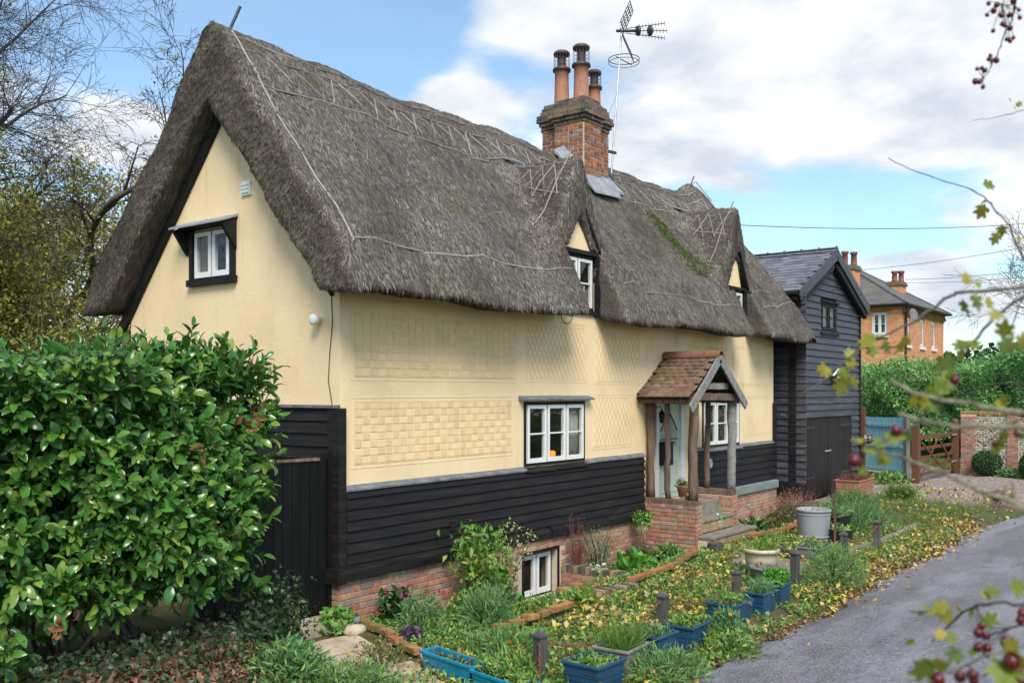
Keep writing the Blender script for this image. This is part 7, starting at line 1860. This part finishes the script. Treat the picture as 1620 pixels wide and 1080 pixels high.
mobj('lawn_grass', leaf_mesh('lawn_grass', m_grass, P, unit(n, 1.4), unit(n, .3), .22, .03), kind='stuff')
# gravel of the drive as stones
n = 14000; P = np.stack([rng.uniform(14.8, 27, n), rng.uniform(-6.5, -.2, n), np.zeros(n)], -1); k = (P[:, 0] + P[:, 1] * .9 + rng.normal(size=n) * .5 > 15.2) & ((P[:, 0] > 20) | (rng.random(n) < .25)); P = P[k]; P[:, 2] = gh(P[:, 0], P[:, 1]) + .004; n = len(P)
m_grav = leafmat('gravel_stone', [(.36, .30, .25), (.46, .40, .34), (.26, .21, .18), (.50, .46, .42), (.30, .22, .18)], .9, 0)
mobj('gravel', leaf_mesh('gravel', m_grav, P, unit(n) * (1, 1, .1), unit(n) * .2 + np.array([0, 0, 1]), rng.uniform(.05, .09, n), rng.uniform(.04, .07, n), fold=-.25, curl=.2), kind='stuff')
HB_BR = [
    ([(-4.7482, -7.7771, 3.508), (-4.779, -7.8519, 3.4556), (-4.8061, -7.9317, 3.4125), (-4.8241, -8.0233, 3.3689), (-4.8703, -8.078, 3.3285), (-4.9309, -8.114, 3.2806), (-4.9872, -8.1557, 3.2292), (-5.0537, -8.1839, 3.1783), (-5.1209, -8.2113, 3.1295), (-5.1647, -8.2693, 3.0054), (-5.1788, -8.3659, 2.7991)], 0.001152, 0.00324, 'd'),
    ([(-5.606, -7.8086, 2.7562), (-5.6202, -7.8723, 2.791), (-5.6431, -7.9247, 2.8316), (-5.6628, -7.9812, 2.8732), (-5.6839, -8.0358, 2.8932), (-5.7023, -8.094, 2.9162), (-5.7223, -8.1501, 2.946), (-5.7581, -8.1855, 2.965), (-5.8042, -8.2076, 2.9676), (-5.8408, -8.242, 2.9649), (-5.866, -8.2913, 2.9632), (-5.8751, -8.3617, 2.9637), (-5.8626, -8.4601, 2.9389)], 0.001584, 0.00432, 'p'),
    ([(-5.6996, -8.1797, 2.826), (-5.7322, -8.2076, 2.8522), (-5.7655, -8.2346, 2.8734), (-5.8016, -8.258, 2.8935), (-5.8367, -8.2826, 2.9126), (-5.8673, -8.3131, 2.9295), (-5.8937, -8.3491, 2.9454), (-5.8764, -8.4421, 2.9729)], 0.0018, 0.00432, 'p'),
    ([(-6.2457, -8.2069, 2.7855), (-6.2531, -8.2384, 2.77), (-6.258, -8.2731, 2.76), (-6.2577, -8.3146, 2.7523), (-6.2582, -8.355, 2.7449), (-6.2511, -8.4054, 2.7368), (-6.2139, -8.495, 2.7224)], 0.00324, 0.00504, 'l'),
    ([(-6.289, -8.2326, 2.701), (-6.2982, -8.2559, 2.7178), (-6.3113, -8.2741, 2.7263), (-6.3176, -8.301, 2.7202), (-6.3205, -8.3325, 2.7181), (-6.3183, -8.3706, 2.7171), (-6.3085, -8.4185, 2.717), (-6.2724, -8.5008, 2.7151)], 0.00216, 0.00432, 'l'),
    ([(-6.2915, -8.2294, 2.734), (-6.2863, -8.2471, 2.7292), (-6.28, -8.2663, 2.7214), (-6.2775, -8.2806, 2.7177)], 0.00288, 0.0036, 'l'),
    ([(-6.2744, -8.2517, 2.749), (-6.2702, -8.2572, 2.737), (-6.2653, -8.2636, 2.725)], 0.00144, 0.00144, 'l'),
    ([(-6.2211, -8.1568, 2.6772), (-6.2262, -8.1913, 2.6681), (-6.2363, -8.2192, 2.6636), (-6.2518, -8.24, 2.6561), (-6.2611, -8.2691, 2.649), (-6.2696, -8.299, 2.6392), (-6.2788, -8.3281, 2.6279), (-6.2944, -8.3489, 2.6189), (-6.299, -8.3839, 2.6113), (-6.3045, -8.4179, 2.5986), (-6.2724, -8.5008, 2.5621)], 0.00216, 0.00396, 'l'),
    ([(-6.2559, -8.3251, 2.624), (-6.2535, -8.3282, 2.6397)], 0.00216, 0.00144, 'l'),
    ([(-6.2722, -8.386, 2.6081), (-6.2705, -8.3883, 2.6252), (-6.2728, -8.3853, 2.6318)], 0.00216, 0.00144, 'l'),
    ([(-5.9098, -8.2342, 2.7604), (-5.9318, -8.2876, 2.7805), (-5.9591, -8.3342, 2.7836), (-5.9881, -8.3786, 2.7755), (-5.9797, -8.4717, 2.7583)], 0.00144, 0.00288, 'd'),
    ([(-5.8327, -8.1704, 2.2709), (-5.8685, -8.1942, 2.3008), (-5.9017, -8.2212, 2.3273), (-5.9335, -8.2503, 2.3602), (-5.9659, -8.2784, 2.3805), (-5.9956, -8.3102, 2.3946), (-6.0061, -8.3668, 2.4009), (-5.9797, -8.4717, 2.4063)], 0.00144, 0.00324, 'd'),
    ([(-6.1355, -8.2686, 2.2975), (-6.1377, -8.2985, 2.316), (-6.1455, -8.3212, 2.3322), (-6.1468, -8.3524, 2.348), (-6.135, -8.4006, 2.3687), (-6.0968, -8.4834, 2.399)], 0.00144, 0.00288, 'l'),
    ([(-5.8879, -8.2628, 2.3068), (-5.9212, -8.3015, 2.3255), (-5.9591, -8.3342, 2.3473), (-5.9881, -8.3786, 2.3674), (-5.9797, -8.4717, 2.3796)], 0.001152, 0.00216, 'd'),
    ([(-6.2093, -8.3366, 2.319), (-6.214, -8.3511, 2.3307), (-6.2098, -8.377, 2.3354), (-6.2, -8.4104, 2.3303), (-6.1553, -8.4892, 2.3147)], 0.001152, 0.00216, 'd'),
    ([(-5.004, -8.1009, 3.6228), (-5.0374, -8.1276, 3.6462), (-5.0744, -8.1498, 3.6601), (-5.1148, -8.1676, 3.6828), (-5.1504, -8.1916, 3.7074), (-5.1914, -8.2086, 3.7259), (-5.2335, -8.2241, 3.7524), (-5.2441, -8.2808, 3.9031)], 0.001008, 0.00288, 'd'),
    ([(-4.9723, -8.1421, 3.8291), (-5.076, -8.1712, 3.8183), (-5.1306, -8.2644, 3.9524)], 0.001152, 0.00216, 'd'),
    ([(-4.3686, -7.9435, 3.6831), (-4.4309, -8.0265, 3.6649), (-4.5085, -8.0898, 3.648), (-4.587, -8.1517, 3.6342), (-4.5747, -8.3321, 3.6455)], 0.000648, 0.00144, 'd'),
    ([(-5.7672, -8.2559, 2.6674), (-5.7718, -8.2909, 2.6938), (-5.7845, -8.3154, 2.7133), (-5.7903, -8.349, 2.7323), (-5.7455, -8.4485, 2.7448)], 0.00108, 0.00216, 'd'),
    ([(-5.7826, -8.2358, 2.6801), (-5.787, -8.2711, 2.6913), (-5.792, -8.3056, 2.7096)], 0.00072, 0.001008, 'd'),
    ([(-5.8288, -8.1755, 2.7434), (-5.8173, -8.1905, 2.7181), (-5.798, -8.2157, 2.6927), (-5.7672, -8.2559, 2.6611)], 0.00072, 0.000864, 'd'),
    ([(-4.9881, -8.1215, 2.8723), (-5.0308, -8.1755, 2.8899), (-5.065, -8.2404, 2.867), (-5.043, -8.3786, 2.8004)], 0.00072, 0.00216, 'd'),
    ([(-4.9649, -8.1518, 2.9069), (-5.005, -8.1817, 2.9723), (-5.0375, -8.2215, 3.0517)], 0.00072, 0.00216, 'd'),
]
HB_LV = [
    (-4.773, -8.073, 3.379, 0.049), (-4.843, -8.064, 3.291, 0.055), (-4.838, -8.07, 3.318, 0.029), (-4.972, -8.142, 3.21, 0.038), (-4.984, -8.127, 3.188, 0.042), (-5.056, -8.198, 3.172, 0.017), (-5.845, -8.236, 2.991, 0.03), (-5.833, -8.252, 2.944, 0.044), (-5.793, -8.222, 2.937, 0.043), (-5.831, -8.255, 2.978, 0.02), (-5.763, -8.261, 2.949, 0.035), (-5.921, -8.302, 2.911, 0.035), (-5.966, -8.325, 2.882, 0.045), (-5.964, -8.328, 2.854, 0.045), (-5.947, -8.35, 2.86, 0.039), (-5.798, -8.216, 2.864, 0.043), (-5.67, -7.89, 2.824, 0.032), (-5.639, -7.931, 2.81, 0.044), (-5.628, -7.944, 2.835, 0.032), (-5.642, -7.926, 2.783, 0.053), (-5.664, -7.897, 2.815, 0.032), (-5.708, -8.005, 2.881, 0.05), (-5.688, -8.03, 2.895, 0.042), (-5.712, -8.081, 2.871, 0.06), (-5.701, -8.014, 2.86, 0.036), (-5.623, -7.95, 2.791, 0.035), (-5.682, -8.038, 2.867, 0.036), (-5.63, -7.942, 2.859, 0.032), (-5.818, -8.19, 2.826, 0.063), (-5.813, -8.196, 2.794, 0.056), (-5.798, -8.216, 2.845, 0.041), (-5.825, -8.18, 2.775, 0.051), (-5.808, -8.203, 2.807, 0.033), (-5.783, -8.236, 2.864, 0.038), (-6.264, -8.265, 2.753, 0.034), (-6.256, -8.275, 2.747, 0.028), (-6.276, -8.249, 2.757, 0.026), (-5.786, -8.232, 2.754, 0.03), (-5.775, -8.246, 2.737, 0.03), (-5.75, -8.278, 2.743, 0.035), (-5.746, -8.284, 2.754, 0.028), (-5.766, -8.258, 2.712, 0.038), (-5.763, -8.261, 2.724, 0.03), (-5.731, -8.303, 2.708, 0.025), (-6.278, -8.164, 2.691, 0.035), (-6.265, -8.182, 2.674, 0.037), (-6.255, -8.195, 2.666, 0.035), (-6.274, -8.17, 2.64, 0.021), (-6.253, -8.197, 2.657, 0.031), (-6.281, -8.243, 2.699, 0.028), (-6.295, -8.225, 2.699, 0.04), (-6.258, -8.273, 2.701, 0.04), (-6.258, -8.191, 2.686, 0.029), (-5.746, -8.284, 2.68, 0.03), (-5.752, -8.276, 2.665, 0.035), (-5.756, -8.271, 2.652, 0.025), (-5.744, -8.286, 2.718, 0.025), (-5.725, -8.311, 2.68, 0.023), (-6.244, -8.374, 2.619, 0.033), (-6.238, -8.382, 2.61, 0.023), (-5.954, -8.177, 2.351, 0.043), (-5.943, -8.191, 2.355, 0.048), (-5.932, -8.206, 2.361, 0.048), (-5.923, -8.217, 2.346, 0.041), (-5.908, -8.237, 2.358, 0.024), (-5.893, -8.256, 2.351, 0.031), (-5.873, -8.282, 2.337, 0.041), (-5.87, -8.287, 2.391, 0.036), (-5.877, -8.277, 2.385, 0.026), (-5.951, -8.345, 2.418, 0.045), (-5.93, -8.208, 2.31, 0.029), (-5.917, -8.225, 2.303, 0.031), (-6.129, -8.277, 2.326, 0.036), (-6.258, -8.273, 2.339, 0.06), (-6.267, -8.261, 2.329, 0.05), (-5.965, -8.163, 2.295, 0.024), (-6.232, -8.389, 2.363, 0.058), (-6.244, -8.374, 2.339, 0.068), (-6.238, -8.382, 2.382, 0.039), (-6.001, -8.28, 2.304, 0.023), (-6.148, -8.252, 2.28, 0.032), (-4.513, -8.083, 3.692, 0.024), (-4.496, -8.106, 3.678, 0.024), (-4.505, -8.095, 3.668, 0.02), (-4.962, -8.156, 3.822, 0.017)
]
HB_BE = [
    (-4.953, -8.167, 3.839, 0.0088), (-4.981, -8.131, 3.829, 0.0081), (-4.986, -8.124, 3.813, 0.0081), (-4.997, -8.11, 3.801, 0.0054), (-4.994, -8.113, 3.833, 0.0061), (-4.973, -8.141, 3.801, 0.0081), (-4.96, -8.159, 3.801, 0.0074), (-4.951, -8.17, 3.82, 0.0054), (-4.944, -8.179, 3.815, 0.0054), (-4.943, -8.181, 3.794, 0.0061), (-4.987, -8.123, 3.758, 0.0061), (-4.971, -8.144, 3.777, 0.0074), (-4.967, -8.149, 3.772, 0.0061), (-4.959, -8.16, 3.765, 0.0074), (-4.964, -8.153, 3.735, 0.0061), (-4.959, -8.16, 3.73, 0.0061), (-4.953, -8.167, 3.739, 0.0054), (-4.994, -8.113, 3.68, 0.0061), (-4.989, -8.12, 3.677, 0.0061), (-4.982, -8.13, 3.677, 0.0081), (-4.991, -8.117, 3.69, 0.0054), (-5.013, -8.088, 3.654, 0.0054), (-5.006, -8.098, 3.656, 0.0054), (-5.001, -8.105, 3.649, 0.0068), (-5.017, -8.084, 3.619, 0.0081), (-5.009, -8.094, 3.618, 0.0068), (-5.004, -8.101, 3.604, 0.0061), (-6.293, -8.228, 2.708, 0.0086), (-6.333, -8.175, 2.661, 0.0101), (-5.806, -8.206, 2.794, 0.0099), (-6.284, -8.37, 2.613, 0.0089), (-5.756, -8.27, 2.665, 0.0069), (-5.73, -8.304, 2.686, 0.0059), (-5.996, -8.287, 2.338, 0.0088), (-5.987, -8.298, 2.333, 0.008), (-5.995, -8.287, 2.312, 0.0088), (-5.985, -8.3, 2.311, 0.008), (-5.986, -8.299, 2.301, 0.0071), (-6.076, -8.346, 2.349, 0.01), (-6.238, -8.382, 2.359, 0.0128), (-6.178, -8.296, 2.305, 0.0097), (-6.165, -8.312, 2.308, 0.0089), (-6.164, -8.314, 2.299, 0.0081), (-6.059, -8.368, 2.396, 0.0083), (-6.061, -8.365, 2.385, 0.0075), (-6.253, -8.28, 2.316, 0.0101), (-6.175, -8.382, 2.314, 0.0101), (-5.992, -8.292, 2.35, 0.0071), (-6.176, -8.38, 2.329, 0.0078)
]
# ------------------------------------------------------------------ hawthorn overhanging from the near bank
HAW = empty('hawthorn_bush', 'lichened hawthorn branches with yellow leaves and red berries hanging into the right foreground', 'bush', (-3.2, -8.6, .9))
HO = Vector((-3.2, -8.6, .9))
m_lich = mat('lichen_bark', [(.085, .075, .05), (.19, .19, .12), (.30, .30, .22)], .9, 60, 6, bump=.002, bscale=120, contrast=(.3, .7))
for pts, r0, r1, k in HB_BR:
    P = [Vector(p) - HO for p in pts]; n = len(P); Q = [P[0]]
    for a, c in zip(P, P[1:]):
        for t in (.34, .67): Q.append(a.lerp(c, t) + Vector((rnd.gauss(0, 1), rnd.gauss(0, 1), rnd.gauss(0, 1))) * .0016)
        Q.append(c)
    if len(pts) > 6:      # on down to the root, outside the picture
        e = Q[-1]; Q += [e.lerp(Vector((.5, -1.0, .9)), .5) + Vector((.1, -.1, .15)), Vector((.5, -1.0, .8))]
    m_ = len(Q); b = MB(); b.tube(Q, [(r0 + (r1 - r0) * (i / (m_ - 1))) * rnd.uniform(.85, 1.2) for i in range(m_)], 7)
    for i in range(2, m_ - 3, 3):
        d = Vector((rnd.gauss(0, 1), rnd.gauss(0, 1), rnd.gauss(0, 1))).normalized(); b.tube([Q[i], Q[i] + d * r1 * rnd.uniform(1.0, 2.0)], [r1 * .55, r1 * .25], 4)
    b.build('branch', m_lich if k == 'l' else m_twigp if k == 'p' else m_twig, HAW, True)
b = MB(); b.tube([(.6, -1.0, -.4), (.5, -1.0, .4), (.5, -1.0, .85)], [.06, .05, .03], 8); b.build('trunk', m_bark, HAW, True)
def lobed(seed):
    rr = random.Random(seed); V = [(0, 0, 0), (0, .35, .0), (0, .62, -.01)]; F = []
    O = [(0, 0), (.10, .14), (.34, .22), (.44, .40), (.20, .42), (.40, .62), (.36, .76), (.15, .70), (.10, .90), (0, 1.0)]
    R_ = []
    for sgn in (1, -1):
        ids = []
        for x, y in O:
            V.append((sgn * x * rr.uniform(.85, 1.1), y + rr.uniform(-.03, .03), .10 * x + rr.uniform(-.03, .03) - .12 * y * y)); ids.append(len(V) - 1)
        for i in range(len(ids) - 1):
            c = 1 if i < 4 else 2
            F.append((c, ids[i], ids[i + 1]) if sgn > 0 else (c, ids[i + 1], ids[i]))
        F.append((1, ids[4], 2) if sgn > 0 else (1, 2, ids[4]))
    return nmesh('leaf', V, F, m_haw, True)
HL = [lobed(q) for q in range(5)]
allp = [Vector(p) for q in HB_BR for p in q[0]]
for x, y, z, s in HB_LV:
    p = Vector((x, y, z)); nb_ = min(allp, key=lambda q: (q - p).length); d = (p - nb_)
    d = (d.normalized() if d.length > .004 else Vector((rnd.gauss(0, 1), rnd.gauss(0, 1), -.6)).normalized()) + Vector((rnd.gauss(0, .3), rnd.gauss(0, .3), -.35)); d.normalize()
    nr = Vector((-.7, -.5, .3)) + Vector((rnd.gauss(0, .5), rnd.gauss(0, .5), rnd.gauss(0, .5))); xx = d.cross(nr).normalized(); zz = xx.cross(d)
    s *= .985; M = Matrix((xx * s, d * s, zz * s)).transposed().to_4x4(); M.translation = p - d * s * .5 - HO
    o = mobj('leaf', rnd.choice(HL), HAW); o.matrix_basis = M
BE = MB().lathe([(0, -1), (.5, -.87), (.87, -.5), (1, 0), (.87, .5), (.5, .87), (.18, .98), (.15, 1.12), (0, 1.05)], (0, 0, 0), 12).mesh('berry', m_berry, True)
st = MB()
for x, y, z, r in HB_BE:
    p = Vector((x, y, z)) - HO; o = mobj('berry', BE, HAW, p, (rnd.gauss(0, .4), rnd.gauss(0, .4), 0), (r, r, r * 1.12))
    nb_ = min(allp, key=lambda q: (q - HO - p).length) - HO
    if (nb_ - p).length < .14: st.tube([p + Vector((0, 0, r)), (p + nb_) / 2 + Vector((0, 0, .006)), nb_], .0009, 4)
st.build('berry_stalk', m_twig, HAW, kind='stuff')
